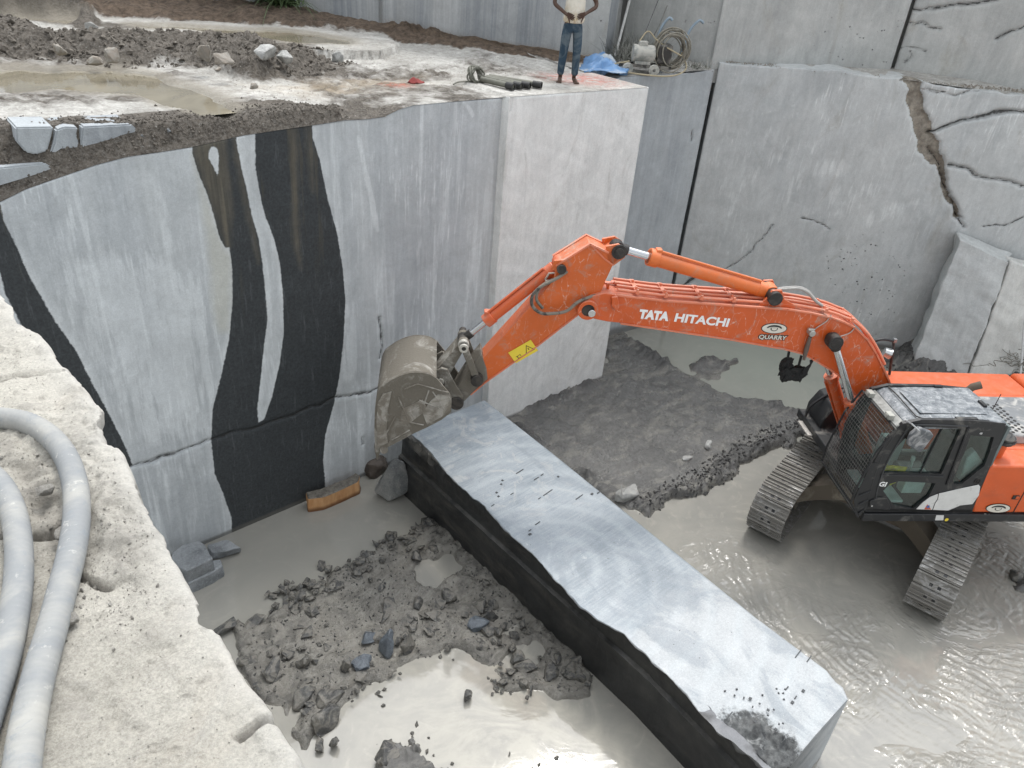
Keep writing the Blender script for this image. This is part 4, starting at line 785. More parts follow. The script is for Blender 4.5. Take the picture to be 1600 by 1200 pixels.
# the wet debris heap left of the beam
for i, (x, y, s, sd, mt, lb, dm, rz, tl) in enumerate((
    (580, 995, .42, 41, M_ROCKSLATE, 'wet bluish slab with a glossy face, largest in the middle of the debris heap', (1, .55, .45), .3, (.4, .2)),
    (605, 1015, .46, 42, M_ROCKSLATE, 'glossy black split stone right below the bluish slab', (.5, .45, 1), .9, (.3, .3)),
    (637, 1012, .36, 43, M_ROCKWET, 'upright flat muddy stone beside the glossy split stone', (.75, .3, 1), .4, (-.3, .1)),
    (568, 1038, .30, 44, M_ROCKSLATE, 'smooth blue grey stone below the glossy slab', (1, .8, .5), 0, (0, 0)),
    (745, 978, .40, 45, M_ROCKSLATE, 'light bluish rock on the heap nearest the beam', (1, .7, .55), .2, (.1, .1)),
    (425, 1050, .36, 46, M_ROCKWET, 'dark angular stone on the heap beside the dusty ledge', (1, .6, .7), .6, (.3, 0)),
    (515, 1095, .42, 47, M_ROCKWET, 'block shaped muddy stone at the near tip of the heap', (1, .75, .6), .4, (.2, 0)),
    (510, 1130, .46, 48, M_ROCKWET, 'wide dark block standing in the water below the heap tip', (1, .6, .6), .3, (.2, .1)),
    (540, 1045, .30, 49, M_ROCKWET, 'long thin muddy stone lying left of the blue grey one', (.5, .45, .9), .4, (.3, .2)),
    (475, 1040, .30, 50, M_ROCKWET, 'tilted brown wedge in the left half of the heap', (.6, .5, 1), .2, (.3, .3)),
    (730, 1090, .17, 51, M_ROCKWET, 'lone pointed stone standing in the shallow water below the heap', (.8, .7, 1), .4, (.2, 0)),
    (605, 1185, .34, 52, M_ROCKWET, 'round dark stone at the bottom edge of the photo', (1, .9, .8), .4, (.2, 0)),
    (498, 1165, .20, 53, M_ROCKWET, 'small dark wedge in the water beside the ledge corner', (1, .6, .6), 1.2, (.2, 0)),
    (522, 1165, .22, 54, M_ROCKWET, 'upright shard in the water right of the small wedge', (.5, .4, 1), .5, (.2, 0)),
    (860, 1050, .34, 55, M_ROCKWET, 'low muddy stone at the right end of the heap by the beam', (1, .7, .4), .5, (0, 0)),
    (655, 945, .26, 56, M_ROCKWET, 'muddy lump in the upper middle of the heap', (1, .8, .6), .5, (0, 0)),
    (700, 935, .28, 57, M_ROCKWET, 'muddy lump right of the upper one on the heap', (1, .8, .6), 1.5, (0, 0)),
    (395, 975, .40, 58, M_ROCKWET, 'flat dark stone at the far left tip of the heap', (1, .5, .3), .5, (0, 0)),
    (600, 968, .30, 59, M_ROCKWET, 'long flat stone with a pale edge above the bluish slab', (1, .35, .3), .5, (0, 0)),
    (1590, 905, .30, 60, M_ROCKWET, 'dark muddy stone in the rippled water at the right edge', (1, .8, .6), .5, (0, 0)))):
    R_(x, y, .03, s, sd, mt, lb, dm, rz=rz, tilt=tl, sink=.32)
# ridge of angular clods along the far edge of the heap, and scattered clods: many alike
rr = random.Random(5); protos = [rock_mesh('muddy_clod', 200 + k, (1, .7 + .2 * (k % 2), .45 + .15 * (k % 3)), 12, 1, .05) for k in range(9)]
def clod(x, y, z, s, mat, label, group):
    me = rr.choice(protos); o = bpy.data.objects.new('muddy_clod', me); COL.objects.link(o)
    if not me.materials: me.materials.append(M_ROCKWET)
    o.scale = (s * rr.uniform(.8, 1.3), s * rr.uniform(.7, 1.1), s * rr.uniform(.6, 1)); o.rotation_euler = (rr.uniform(-.5, .5), rr.uniform(-.5, .5), rr.uniform(0, 6.3)); o.location = (x, y, z)
    return tag(o, label, 'clod', group)
rid = P2([(440, 940), (470, 925), (520, 905), (560, 882), (600, 862), (640, 838), (685, 812)])
for i in range(110):
    t = rr.uniform(0, len(rid) - 1.001); k = int(t); a, b = rid[k], rid[k + 1]; f_ = t - k; wdt = .05 + .10 * (1 - t / 6)
    clod(a[0] + (b[0] - a[0]) * f_ + rr.gauss(0, wdt), a[1] + (b[1] - a[1]) * f_ + rr.gauss(0, wdt), .05 + rr.uniform(-.02, .03), rr.uniform(.09, .19), M_ROCKWET, 'angular wet clod in the dark ridge between the calm water and the debris heap', 'clods along the ridge of the debris heap')
for me in protos: auto = me.polygons.foreach_set('use_smooth', [False] * len(me.polygons))
smooth_zone = P2([(455, 950), (590, 880), (720, 860), (760, 930), (680, 965), (600, 975), (500, 1010)])
cnt = 0
mfw = mud_front; bx0, bx1 = min(p[0] for p in mfw), max(p[0] for p in mfw); by0, by1 = min(p[1] for p in mfw), max(p[1] for p in mfw)
while cnt < 190:
    x, y = rr.uniform(bx0, bx1), rr.uniform(by0, by1); d = float(sdf(np.array([x]), np.array([y]), mfw)[0])
    if d < -.02 or x > 5.45: continue
    if sdf(np.array([x]), np.array([y]), smooth_zone)[0] > 0 and rr.random() < .85: cnt += 1; continue
    clod(x, y, .06, rr.uniform(.05, .17) * rr.uniform(.6, 2.3), M_ROCKWET, 'small muddy stone scattered over the debris heap left of the beam', 'small stones on the debris heap'); cnt += 1
for (x0, y0, n_, sp) in ((840, 1075, 6, .12), (790, 1070, 10, .16), (575, 1080, 7, .14), (640, 1185, 18, .2), (850, 1190, 6, .15), (700, 1015, 10, .2)):
    p_ = at(x0 if x0 != 840 else 790, y0, 0)
    for k in range(n_): clod(p_[0] + rr.gauss(0, sp), p_[1] + rr.gauss(0, sp), .01, rr.uniform(.04, .09), M_ROCKWET, 'tiny dark stone poking out of the shallow water near the debris heap', 'tiny stones in the shallow water')
# ------------------------------------------------------------------ excavator
YAW = math.radians(143)
FWv = np.array([math.cos(YAW), math.sin(YAW), 0]); LFv = np.array([-math.sin(YAW), math.cos(YAW), 0]); CTR = np.array([11.275, 2.894, 0])
def S(px, py, v):                        # side elevation reading on the machine plane at lateral offset v -> (u, z)
    p = atp(px, py, CTR + v * LFv, LFv); d = p - CTR; return (float(d @ FWv), float(p[2]))
def S3(px, py, v): a = S(px, py, v); return (a[0], v, a[1])
def paint(name, c, dirt=.5, scr=True, gloss=.38):
    m = NM(name, gloss, 0, .5)
    k = m.mix(m.ramp(m.noise(2.2, 5, .6), .3, .7), c, tuple(x * .82 for x in c))
    if scr:                              # dried mud trickles and scratches
        v = m.n('ShaderNodeTexVoronoi', feature='DISTANCE_TO_EDGE'); v.inputs['Scale'].default_value = 8
        wv = m.n('ShaderNodeMixRGB'); wv.inputs[0].default_value = .12; nn = m.n('ShaderNodeTexNoise'); nn.inputs['Scale'].default_value = 5; nn.inputs['Detail'].default_value = 5
        mpz = m.coord((1.25, 1, .42)); m.L(mpz, nn.inputs['Vector']); m.L(mpz, wv.inputs[1]); m.L(nn.outputs['Color'], wv.inputs[2]); m.L(wv.outputs[0], v.inputs['Vector'])
        ln = m.ramp(v.outputs['Distance'], .006, .028, 1, 0); br = m.ramp(m.noise(3, 4, .6), .40, .55); br2 = m.ramp(m.noise(22, 3, .6), .4, .6)
        k = m.mix(m.math('MULTIPLY', m.math('MULTIPLY', m.math('MULTIPLY', ln, br), br2), .8), k, (.66, .42, .33))
    g = m.ramp(m.noise(5, 9, .74, .8), .56 - .05 * dirt, .68 - .05 * dirt, 0, .85); k = m.mix(m.math('MULTIPLY', g, dirt), k, (.36, .31, .26))
    ge = m.n('ShaderNodeNewGeometry'); sx = m.n('ShaderNodeSeparateXYZ'); m.L(ge.outputs['Normal'], sx.inputs[0])
    up = m.math('MULTIPLY', m.ramp(sx.outputs['Z'], .3, .95), m.ramp(m.noise(7, 6, .7), .3, .65, .15, .75)); k = m.mix(m.math('MULTIPLY', up, dirt * .9), k, (.50, .40, .34))
    sp_ = m.ramp(m.vor(42), .10, .17, 1, 0); k = m.mix(m.math('MULTIPLY', m.math('MULTIPLY', sp_, m.ramp(m.noise(4, 3), .5, .6)), .5), k, (.5, .42, .36))
    m.col(k); m.rough(m.ramp(g, 0, .5, gloss, .85)); m.bump(m.noise(40, 5, .6), .12, .004); return m.m
ORANGE = paint('orange_paint', (.63, .105, .018), .62); ORANGE_ARM = paint('orange_paint_arm', (.64, .125, .020), .55); ORANGE_CLEAN = paint('orange_body', (.66, .105, .018), .25, False)
BLACKP = plain('black_paint', (.018, .019, .021), .42, dirt=(.12, .115, .105), dirtamt=.3); GREASE = plain('greasy_steel', (.035, .032, .03), .5, .3, dirt=(.09, .08, .07))
CHROME = plain('chrome_rod', (.62, .63, .64), .16, .9, var=.1); RUBBER = plain('hose_rubber', (.045, .042, .038), .6, dirt=(.2, .18, .15), dirtamt=.9)
MUDSTEEL = plain('muddy_steel', (.36, .345, .31), .6, .15, .3, 5, .8, dirt=(.16, .145, .12), dirtamt=1.05); TRK = plain('track_steel', (.40, .395, .385), .38, .4, .3, 8, .4, dirt=(.25, .24, .22), dirtamt=1.0)
MUDPAINT = plain('muddy_frame', (.30, .265, .21), .75, 0, .4, 4, .5, dirt=(.13, .11, .085), dirtamt=1.2)
WHITE = plain('white_paint', (.68, .68, .66), .45, var=.12, dirt=(.35, .33, .3), dirtamt=.2); LETTER = plain('white_letters', (.85, .85, .84), .5, var=.04)
BLK2 = plain('logo_black', (.02, .02, .02), .5); CREAMP = plain('logo_cream', (.70, .66, .58), .5, var=.1); YEL = plain('sticker_yellow', (.78, .60, .05), .5, var=.06)
TREAD = plain('step_plate', (.42, .40, .37), .6, .3, .3, 12, .4); SEATM = plain('seat_cloth', (.11, .11, .112), .9); INNER = plain('cab_inner', (.16, .19, .19), .8); GRYTRIM = plain('grey_trim', (.34, .40, .39), .6)
YCLOTH = plain('yellow_cloth', (.62, .52, .02), .9, var=.35); GREYHOOD = plain('grey_hood', (.20, .21, .22), .5, dirt=(.4, .39, .37), dirtamt=.5)
m = NM('roof_muddy', .5); g = m.ramp(m.noise(9, 8, .75, .6), .42, .68); k = m.mix(g, (.10, .115, .13), (.36, .375, .385)); g2 = m.ramp(m.noise(23, 6, .7), .60, .68); k = m.mix(m.math('MULTIPLY', g2, .8), k, (.66, .67, .67)); m.col(k); m.bump(m.noise(24, 6, .7), .3, .01); ROOFM = m.m
gl = bpy.data.materials.new('cab_glass'); gl.use_nodes = True; t_ = gl.node_tree; t_.nodes.clear(); o_ = t_.nodes.new('ShaderNodeOutputMaterial'); a_ = t_.nodes.new('ShaderNodeBsdfTransparent'); a_.inputs[0].default_value = (.82, .90, .88, 1); b_ = t_.nodes.new('ShaderNodeBsdfGlossy'); b_.inputs['Roughness'].default_value = .04; lw_ = t_.nodes.new('ShaderNodeLayerWeight'); lw_.inputs['Blend'].default_value = .5; pw_ = t_.nodes.new('ShaderNodeMath'); pw_.operation = 'POWER'; pw_.inputs[1].default_value = 3.0; t_.links.new(lw_.outputs['Facing'], pw_.inputs[0]); f_ = t_.nodes.new('ShaderNodeMath'); f_.operation = 'MULTIPLY_ADD'; f_.inputs[1].default_value = .55; f_.inputs[2].default_value = .05; t_.links.new(pw_.outputs[0], f_.inputs[0]); x_ = t_.nodes.new('ShaderNodeMixShader')
t_.links.new(f_.outputs[0], x_.inputs[0]); t_.links.new(a_.outputs[0], x_.inputs[1]); t_.links.new(b_.outputs[0], x_.inputs[2]); t_.links.new(x_.outputs[0], o_.inputs[0]); GLASS = gl

EX = empty('excavator', tuple(CTR), YAW); tag(EX, 'orange crawler excavator with black cab, boom reaching over the stone beam', 'excavator')
def text_mesh(name, body, size, mat, parent, M, bold=.0, ext=.002, sx=1, shear=0):
    cu = bpy.data.curves.new(name, 'FONT'); cu.body = body; cu.size = size; cu.offset = bold; cu.extrude = ext; cu.shear = shear; cu.resolution_u = 4
    to = bpy.data.objects.new('tmp', cu); COL.objects.link(to); dg = bpy.context.evaluated_depsgraph_get(); dg.update()
    me = bpy.data.meshes.new_from_object(to.evaluated_get(dg)); me.name = name; bpy.data.objects.remove(to); bpy.data.curves.remove(cu); me.materials.clear()
    me.transform(M @ Matrix.Diagonal((sx, 1, 1, 1))); return link(name, me, mat, parent)
def side_frame(p0, p1, v, off=.004):     # text running p0->p1 (px) on lateral plane v, facing +v
    a = Vector(S3(*p0, v)); b = Vector(S3(*p1, v)); X_ = (b - a).normalized(); Zn = Vector((0, 1, 0)); Y_ = Zn.cross(X_)
    return Matrix((( X_.x, Y_.x, Zn.x, a.x), (X_.y, Y_.y, Zn.y, a.y + off), (X_.z, Y_.z, Zn.z, a.z), (0, 0, 0, 1))), (b - a).length
# --- tracks
def make_track(ac, bc, length=3.85, w=.56, H_=.86):
    """ac: centre along, bc: centre across (in the track frame, which is turned against the house)"""
    th = math.radians(9.5 + 180) - YAW; T0 = Matrix.Rotation(th, 4, 'Z')
    R = H_ / 2; Ls = length / 2 - R; per = 2 * math.pi * R + 4 * Ls; n = 44
    def path(s):
        s %= per
        if s < 2 * Ls: return (-Ls + s, R * 1.0, 0)
        s -= 2 * Ls
        if s < math.pi * R: a = s / R; return (Ls + R * math.sin(a), R * math.cos(a), -a)
        s -= math.pi * R
        if s < 2 * Ls: return (Ls - s, -R, -math.pi)
        s -= 2 * Ls; a = s / R; return (-Ls - R * math.sin(a), -R * math.cos(a), -math.pi - a)
    mb = MB(T0)
    for k in range(n):
        x, z, a = path((k + .35) * per / n); pit = per / n
        T = Matrix.Translation((ac + x, bc, z + R + .02)) @ Matrix.Rotation(-a, 4, 'Y')
        def B(c, d, mi=0):
            mb.cur = mi; x0, y0, z0 = (q / 2 for q in d)
            vs = [(c[0] + i * x0, c[1] + j * y0, c[2] + l * z0) for l in (-1, 1) for j in (-1, 1) for i in (-1, 1)]
            mb.add(vs, [(0, 2, 3, 1), (4, 5, 7, 6), (0, 1, 5, 4), (1, 3, 7, 5), (3, 2, 6, 7), (2, 0, 4, 6)], T)
        B((0, 0, -.012), (pit * .93, w, .022))
        B((-pit * .40, 0, .012), (.020, w, .042)); B((.0, 0, .006), (.016, w, .03)); B((pit * .32, 0, .004), (.016, w, .024))
        for yy in (-.055, .055): B((pit * .16, yy, .004), (pit * .30, .045, .006), 1)
        B((0, 0, -.06), (pit * .8, .16, .07), 2)
    tr = mb.build('track', [TRK, BLACKP, GREASE], EX)
    fr = MB(T0); zc = R + .02
    for sgn in (-1, 1):
        fr.prism([(ac - Ls, zc - .16), (ac + Ls, zc - .16), (ac + Ls + .05, zc + .05), (ac + Ls * .5, zc + .17), (ac - Ls * .5, zc + .17), (ac - Ls - .05, zc + .05)], bc + sgn * .13, bc + sgn * .16)
    fr.box((ac, bc, zc), (2 * Ls, .24, .2)); fr.build('track_frame', MUDPAINT, tr, bevel=.01)
    for e in (-1, 1):
        r_ = MB(T0); r_.cyl((ac + e * Ls, bc - .07, zc), (ac + e * Ls, bc + .07, zc), R - .09, 24); r_.cyl((ac + e * Ls, bc - .2, zc), (ac + e * Ls, bc + .2, zc), .16, 18); r_.build('idler_wheel' if e > 0 else 'drive_sprocket', MUDSTEEL, tr, smooth=40)
    for k in range(7):
        r_ = MB(T0); a_ = ac - Ls * .8 + k * Ls * 1.6 / 6; r_.cyl((a_, bc - .16, .18), (a_, bc + .16, .18), .10, 14); r_.build('roller', MUDSTEEL, tr, smooth=40)
    return tr
tk = math.radians(9.5 + 180)
ax_ = np.array([math.cos(tk), math.sin(tk)]); bx_ = np.array([-math.sin(tk), math.cos(tk)])
def trk_c(along, across):                 # world metres along/across the 9.5 degree axis -> track frame offsets
    wpt = np.array([math.cos(math.radians(9.5)), math.sin(math.radians(9.5))]) * along + np.array([-math.sin(math.radians(9.5)), math.cos(math.radians(9.5))]) * across
    d = wpt - CTR[:2]; return float(d @ ax_), float(d @ bx_)
T1C = trk_c(11.83, 2.17); T2C = trk_c(11.90, -.24)
make_track(*T1C); make_track(*T2C)
T0 = Matrix.Rotation(tk - YAW, 4, 'Z')
cb = MB(T0); ca = (T1C[0] + T2C[0]) / 2; b0, b1 = sorted((T1C[1], T2C[1])); bc = (b0 + b1) / 2
cb.box((ca, bc, .72), (1.5, 1.3, .34))
for e in (-1, 1):                        # arched cross legs to the track frames
    for sg, bt in ((-1, b0), (1, b1)):
        n_ = 9; 
        for k in range(n_ - 1):
            t0_, t1_ = k / (n_ - 1), (k + 1) / (n_ - 1); f = lambda t: (ca + e * (.55 + .38 * t), bc + (bt - bc) * (.25 + .7 * t), .80 - .32 * t ** 1.6); A_, B_ = f(t0_), f(t1_)
            vs = []
            for q_ in (A_, B_):
                for dx, dz in ((-.22, -.15), (.22, -.15), (.22, .15), (-.22, .15)): vs.append((q_[0] + dx, q_[1], q_[2] + dz))
            cb.add(vs, [(0, 1, 2, 3), (7, 6, 5, 4), (0, 4, 5, 1), (1, 5, 6, 2), (2, 6, 7, 3), (3, 7, 4, 0)])
cb.build('undercarriage', MUDPAINT, EX)
sw_ = MB(); sw_.cyl((0, 0, .86), (0, 0, 1.28), .62, 40); sw_.build('slew_ring', GREASE, EX, smooth=40)
# --- house
DZ = 1.29
hb = MB()
hb.box((-.55, 0, DZ + .07), (3.2, 2.6, .14)); 
deck = hb.build('deck_frame', BLACKP, EX, bevel=.015)
sk = MB(); sk.box((-.62, 1.335, DZ + .065), (3.60, .05, .13)); sk.build('side_skirt', BLACKP, EX, bevel=.008)
pb = MB()
pb.prism([(-.46, 1.43), (-.36, 1.75), (-.36, 2.18), (-.44, 2.27), (-2.45, 2.27), (-2.45, 1.43)], .92, 1.33)
lside = pb.build('side_door', ORANGE_CLEAN, EX, bevel=.03)
pq = MB(); pq.box((-1.08, 1.333, 1.86), (.012, .006, .84)); pq.box((-1.9, 1.333, 1.86), (.012, .006, .84)); pq.build('door_gap', BLK2, lside)
la = MB(); c_ = S(1587, 777, 1.335); la.box((c_[0], 1.338, c_[1]), (.10, .012, .07)); la.build('latch', GREASE, lside, bevel=.004); la = MB(); la.box((c_[0] - .02, 1.342, c_[1]), (.045, .012, .045)); la.build('latch', ORANGE_CLEAN, lside, bevel=.004)
hk = MB(); hk.box((-1.45, .2, 1.85), (2.0, 1.46, .84)); hk.build('engine_housing', ORANGE_CLEAN, EX, bevel=.03)
hd = MB(); hd.box((-1.62, .28, 2.34), (1.5, 1.05, .16)); hood = hd.build('engine_hood', GREYHOOD, EX, bevel=.03)
hp = MB()
for i in range(9):
    for j in range(4): hp.cyl((-1.05 - j * .075, .05 + i * .085 - (j % 2) * .04, 2.421), (-1.05 - j * .075, .05 + i * .085 - (j % 2) * .04, 2.425), .026, 6)
hp.build('vent_holes', BLK2, hood)
rs = MB(); rs.prism([(.35, 1.43), (.35, 2.12), (-.2, 2.2), (-2.45, 2.2), (-2.45, 1.43)], -1.33, -.62); rs.build('fuel_tank', ORANGE_CLEAN, EX, bevel=.03)
fb_ = MB(); fb_.prism([(.36, 1.42), (.92, 1.42), (.92, 1.58), (.80, 1.82), (.50, 1.95), (.36, 1.95)], -1.30, -.72); fb_.build('tool_box', BLACKP, EX, bevel=.02)
st = MB(); st.box((.98, -.86, 1.32), (.30, .42, .03)); stp = st.build('step', TREAD, EX, bevel=.005)
cwm = MB(); cwm.prism([(-2.46, 1.3), (-2.46, 2.25), (-2.85, 2.25), (-3.0, 2.1), (-3.0, 1.35), (-2.9, 1.25)], -1.3, 1.3); cwm.build('counterweight', ORANGE_CLEAN, EX, bevel=.06)
ai = MB(); a0 = S3(1577, 722, 1.05); a1 = S3(1582, 676, 1.05); ai.cyl((-.62, 1.08, 2.25), (-.62, 1.08, 2.52), .075, 20); air = ai.build('air_intake', ORANGE_CLEAN, EX, smooth=40)
ai = MB(); ai.cyl((-.62, 1.08, 2.5), (-.62, 1.08, 2.6), .125, 24, .135); ai.cyl((-.62, 1.08, 2.6), (-.62, 1.08, 2.66), .135, 24, .06); ai.ring((-.62, 1.08, 2.54), (-.62, 1.08, 2.56), .15, .12, 24); ai.build('intake_cap', BLACKP, air, smooth=40)
ex_ = MB(); ex_.tube([(-1.0, -.35, 2.2), (-1.0, -.35, 2.42), (-1.05, -.33, 2.52), (-1.15, -.3, 2.58)], [.055, .055, .06, .062], 16); ex_.build('exhaust_pipe', MUDPAINT, EX, smooth=50)
an = MB(); an.tube([(-.72, .55, 2.35), (-.74, .56, 2.95)], .006, 6); an.build('antenna', BLK2, EX)
hr = MB(); hr.tube(spline([(1.02, -1.06, 1.33), (1.02, -1.06, 1.56), (.93, -1.06, 1.72), (.62, -1.06, 1.98), (.42, -1.06, 2.02)], 5), .020, 8); hr.build('handrail', BLACKP, EX, smooth=50)
hr = MB(); hr.tube(spline([(-.26, -1.2, 2.2), (-.18, -1.2, 2.55), (-.12, -1.2, 2.79), (-.04, -1.2, 2.83), (.10, -1.2, 2.84), (.22, -1.2, 2.78), (.30, -1.2, 2.55), (.30, -1.2, 2.1)], 5), .022, 8); h2 = hr.build('handrail', BLACKP, EX, smooth=50)
ml = MB(); ml.cyl((-.02, -1.2, 2.62), (-.12, -1.16, 2.60), .075, 20, .09); ml.box((-.13, -1.2, 2.83), (.05, .05, .06)); ml.build('round_mirror', plain('chrome_mirror', (.6, .62, .63), .12, .7), h2, smooth=40)
# --- emblem and lettering
def emblem(px0, px1, v, parent, sc_=1.0):
    Mx, L_ = side_frame(px0, px1, v, .004); r = L_ / 2; el = lambda a, b, a0, a1, n=26: [(r + a * math.cos(t), b * math.sin(t)) for t in [a0 + (a1 - a0) * k / (n - 1) for k in range(n)]]
    def pl(pts, mat, off, nm):
        mb = MB(Mx); n = len(pts); mb.add([(x, y, off) for x, y in pts], [tuple(range(n))]); return mb.build(nm, mat, parent)
    e0 = pl(el(r * 1.04, r * .46, 0, 2 * math.pi * .97), BLK2, 0, 'emblem')
    def sub(pts, mat, off): o = pl(pts, mat, off, 'emblem_shape'); o.parent = parent; return o
    lst = [(el(r * .97, r * .40, 0, 2 * math.pi * .97), CREAMP, .002), (el(r * .62, r * .30, math.pi * .03, math.pi * .97) + el(r * .50, r * .14, math.pi * .97, math.pi * .03), BLK2, .004), (el(r * .30, r * .22, math.pi * 1.05, math.pi * 1.95) + [(r + .28 * r, .06 * r), (r - .28 * r, .06 * r)], BLK2, .004), (el(r * .22, r * .16, math.pi, 2 * math.pi) + [(r + .2 * r, .05 * r), (r - .2 * r, .05 * r)], CREAMP, .006)]
    for a_, b_, c__ in lst: sub(a_, b_, c__)
    text_mesh('lettering', 'QUARRY', r * .48, BLK2, parent, Mx @ Matrix.Translation((-.02 * r, -.92 * r, 0)), .012, .001, 1.14)
    text_mesh('lettering', 'QUARRY', r * .48, CREAMP, parent, Mx @ Matrix.Translation((-.02 * r, -.92 * r, .004)), .002, .001, 1.14)
emblem((1541, 793), (1578, 795), 1.335, lside)
# --- cab
CV = 1.33; CW0 = .43
cab = MB(); 
cab.prism([(-.44, 1.43), (1.16, 1.43), (1.18, 1.50), (-.44, 1.50)], CW0, CV)
cabo = cab.build('cab', BLACKP, EX, bevel=.01)
def part(mb, name, mat, parent=cabo, **k): return mb.build(name, mat, parent, **k)
prof = [S(1350, 797, CV), S(1353, 770, CV), S(1366, 722, CV), S(1387, 686, CV), S(1411, 662, CV), S(1440, 656, CV), S(1517, 657, CV), S(1572, 662, CV), S(1570, 672, CV), S(1547, 730, CV), S(1517, 804, CV)]
winA = [S(1380, 739, CV), S(1386, 722, CV), S(1402, 698, CV), S(1423, 676, CV), S(1445, 667, CV), S(1502, 670, CV), S(1471, 741, CV)]
winB = [S(1517, 680, CV), S(1553, 683, CV), S(1547, 705, CV), S(1538, 728, CV), S(1503, 756, CV), S(1491, 757, CV), S(1489, 750, CV), S(1508, 705, CV)]
winC = [S(1380, 767, CV), S(1391, 756, CV), S(1405, 752, CV), S(1462, 755, CV), S(1451, 776, CV), S(1427, 795, CV), S(1397, 790, CV)]
def plate_with_holes(outer, holes, v0, v1, name, mat, parent):
    bm = bmesh.new(); es = []
    for lp_ in [outer] + holes:
        vs = [bm.verts.new((p[0], v1, p[1])) for p in lp_]
        for i in range(len(vs)): es.append(bm.edges.new((vs[i], vs[(i + 1) % len(vs)])))
    bmesh.ops.triangle_fill(bm, edges=es, use_beauty=True, use_dissolve=False)
    # drop triangles that fall in a hole
    for f in list(bm.faces):
        c0 = f.calc_center_median()
        if any(float(sdf(np.array([c0.x]), np.array([c0.z]), h)[0]) > 0 for h in holes): bm.faces.remove(f)
    r = bmesh.ops.extrude_face_region(bm, geom=bm.faces[:]); 
    for g in r['geom']:
        if isinstance(g, bmesh.types.BMVert): g.co.y = v0
    bmesh.ops.recalc_face_normals(bm, faces=bm.faces)
    me = bpy.data.meshes.new(name); bm.to_mesh(me); bm.free(); return link(name, me, mat, parent)
side = plate_with_holes(prof, [winA, winB, winC], CV - .05, CV, 'side_frame', BLACKP, cabo)
prR = [(p[0], p[1]) for p in prof]
winR = [(1.05, 1.75), (1.1, 2.2), (1.08, 2.75), (-.2, 2.8), (-.3, 1.9)]
plate_with_holes(prR, [winR], CW0, CW0 + .05, 'side_frame', BLACKP, cabo)
for wn, nm, vv in ((winA, 'door_window', CV - .03), (winB, 'rear_side_window', CV - .03), (winC, 'lower_door_window', CV - .03)):
    MB().prism(wn, vv - .004, vv).build(nm, GLASS, cabo)
MB().prism(winR, CW0 + .02, CW0 + .024).build('right_window', GLASS, cabo)
# door leaf lines, bars
db = MB(); d0, d1 = S3(1513, 668, CV + .004), S3(1479, 757, CV + .004); db.tube([d0, d1], .020, 6); d0, d1 = S3(1473, 668, CV - .02), S3(1437, 740, CV - .02); db.tube([d0, d1], .012, 6)
d0, d1 = S3(1376, 742, CV + .003), S3(1474, 744, CV + .003); db.tube([d0, d1], .014, 6)
part(db, 'door_bar', BLACKP, smooth=50)
dl = MB(); q_ = [S3(x, y, CV + .004) for x, y in ((1367, 792), (1372, 760), (1390, 715), (1418, 672), (1436, 664), (1512, 666))]; dl.tube(spline(q_, 4), .010, 6); part(dl, 'door_seal', plain('rubber_seal', (.06, .062, .065), .6), smooth=50)
wp_ = MB(); wp_.prism([S(x, y, CV) for x, y in ((1431, 795), (1441, 785), (1453, 776), (1466, 771), (1500, 763), (1529, 757), (1531, 760), (1529, 773), (1519, 787), (1500, 789), (1481, 797))], CV + .001, CV + .012); wpn = part(wp_, 'white_panel', WHITE, bevel=.004)
ck = MB(); ck.tube([S3(1467, 770, CV + .013), S3(1465, 780, CV + .013), S3(1461, 786, CV + .013), S3(1457, 797, CV + .013)], .005, 5); ck.build('panel_crack', BLK2, wpn)
tg = MB(); tg.add([S3(x, y, CV + .015) for x, y in ((1444, 796), (1449, 788), (1455, 796))], [(0, 1, 2)]); tg.build('red_mark', plain('red_mark', (.55, .12, .06), .5), wpn); tg = MB(); tg.add([S3(x, y, CV + .016) for x, y in ((1447, 792), (1452, 789), (1453, 793), (1449, 794))], [(0, 1, 2, 3)]); tg.build('blue_mark', plain('blue_mark', (.06, .14, .4), .5), wpn)
hx = MB(); hx.prism([S(x, y, CV) for x, y in ((1357, 792), (1358, 782), (1372, 776), (1385, 777), (1391, 792), (1388, 796))], CV + .001, CV + .02); part(hx, 'door_handle', BLACKP, bevel=.006)
kn = MB(); kk = S3(1362, 790, CV + .02); kn.cyl(kk, (kk[0], kk[1] + .01, kk[2]), .013, 12); part(kn, 'lock', CHROME)
kn = MB(); kk = S3(1527, 752, CV); kn.ring(kk, (kk[0], kk[1] + .01, kk[2]), .045, .03, 18); kn.cyl(kk, (kk[0], kk[1] + .008, kk[2]), .015, 10); part(kn, 'round_vent', GREASE)
Mx, L_ = side_frame((1372, 759), (1384, 760), CV, .004); text_mesh('lettering', 'GI', .105, LETTER, cabo, Mx, .003, .001, 1.1)
Mx, L_ = side_frame((1530, 678), (1541, 679), CV, .004); text_mesh('lettering', 'GI', .035, LETTER, cabo, Mx, .001, .001, 1.1)
sp = MB(); sp.add([S3(x, y, 1.362) for x, y in ((1461, 813), (1463, 805), (1475, 805), (1474, 813))], [(0, 1, 2, 3)]); sp.build('white_sticker', WHITE, EX); sp = MB(); kk = S3(1479, 812, 1.361); sp.cyl(kk, (kk[0], kk[1] + .003, kk[2]), .028, 14); sp.build('round_sticker', YEL, EX)
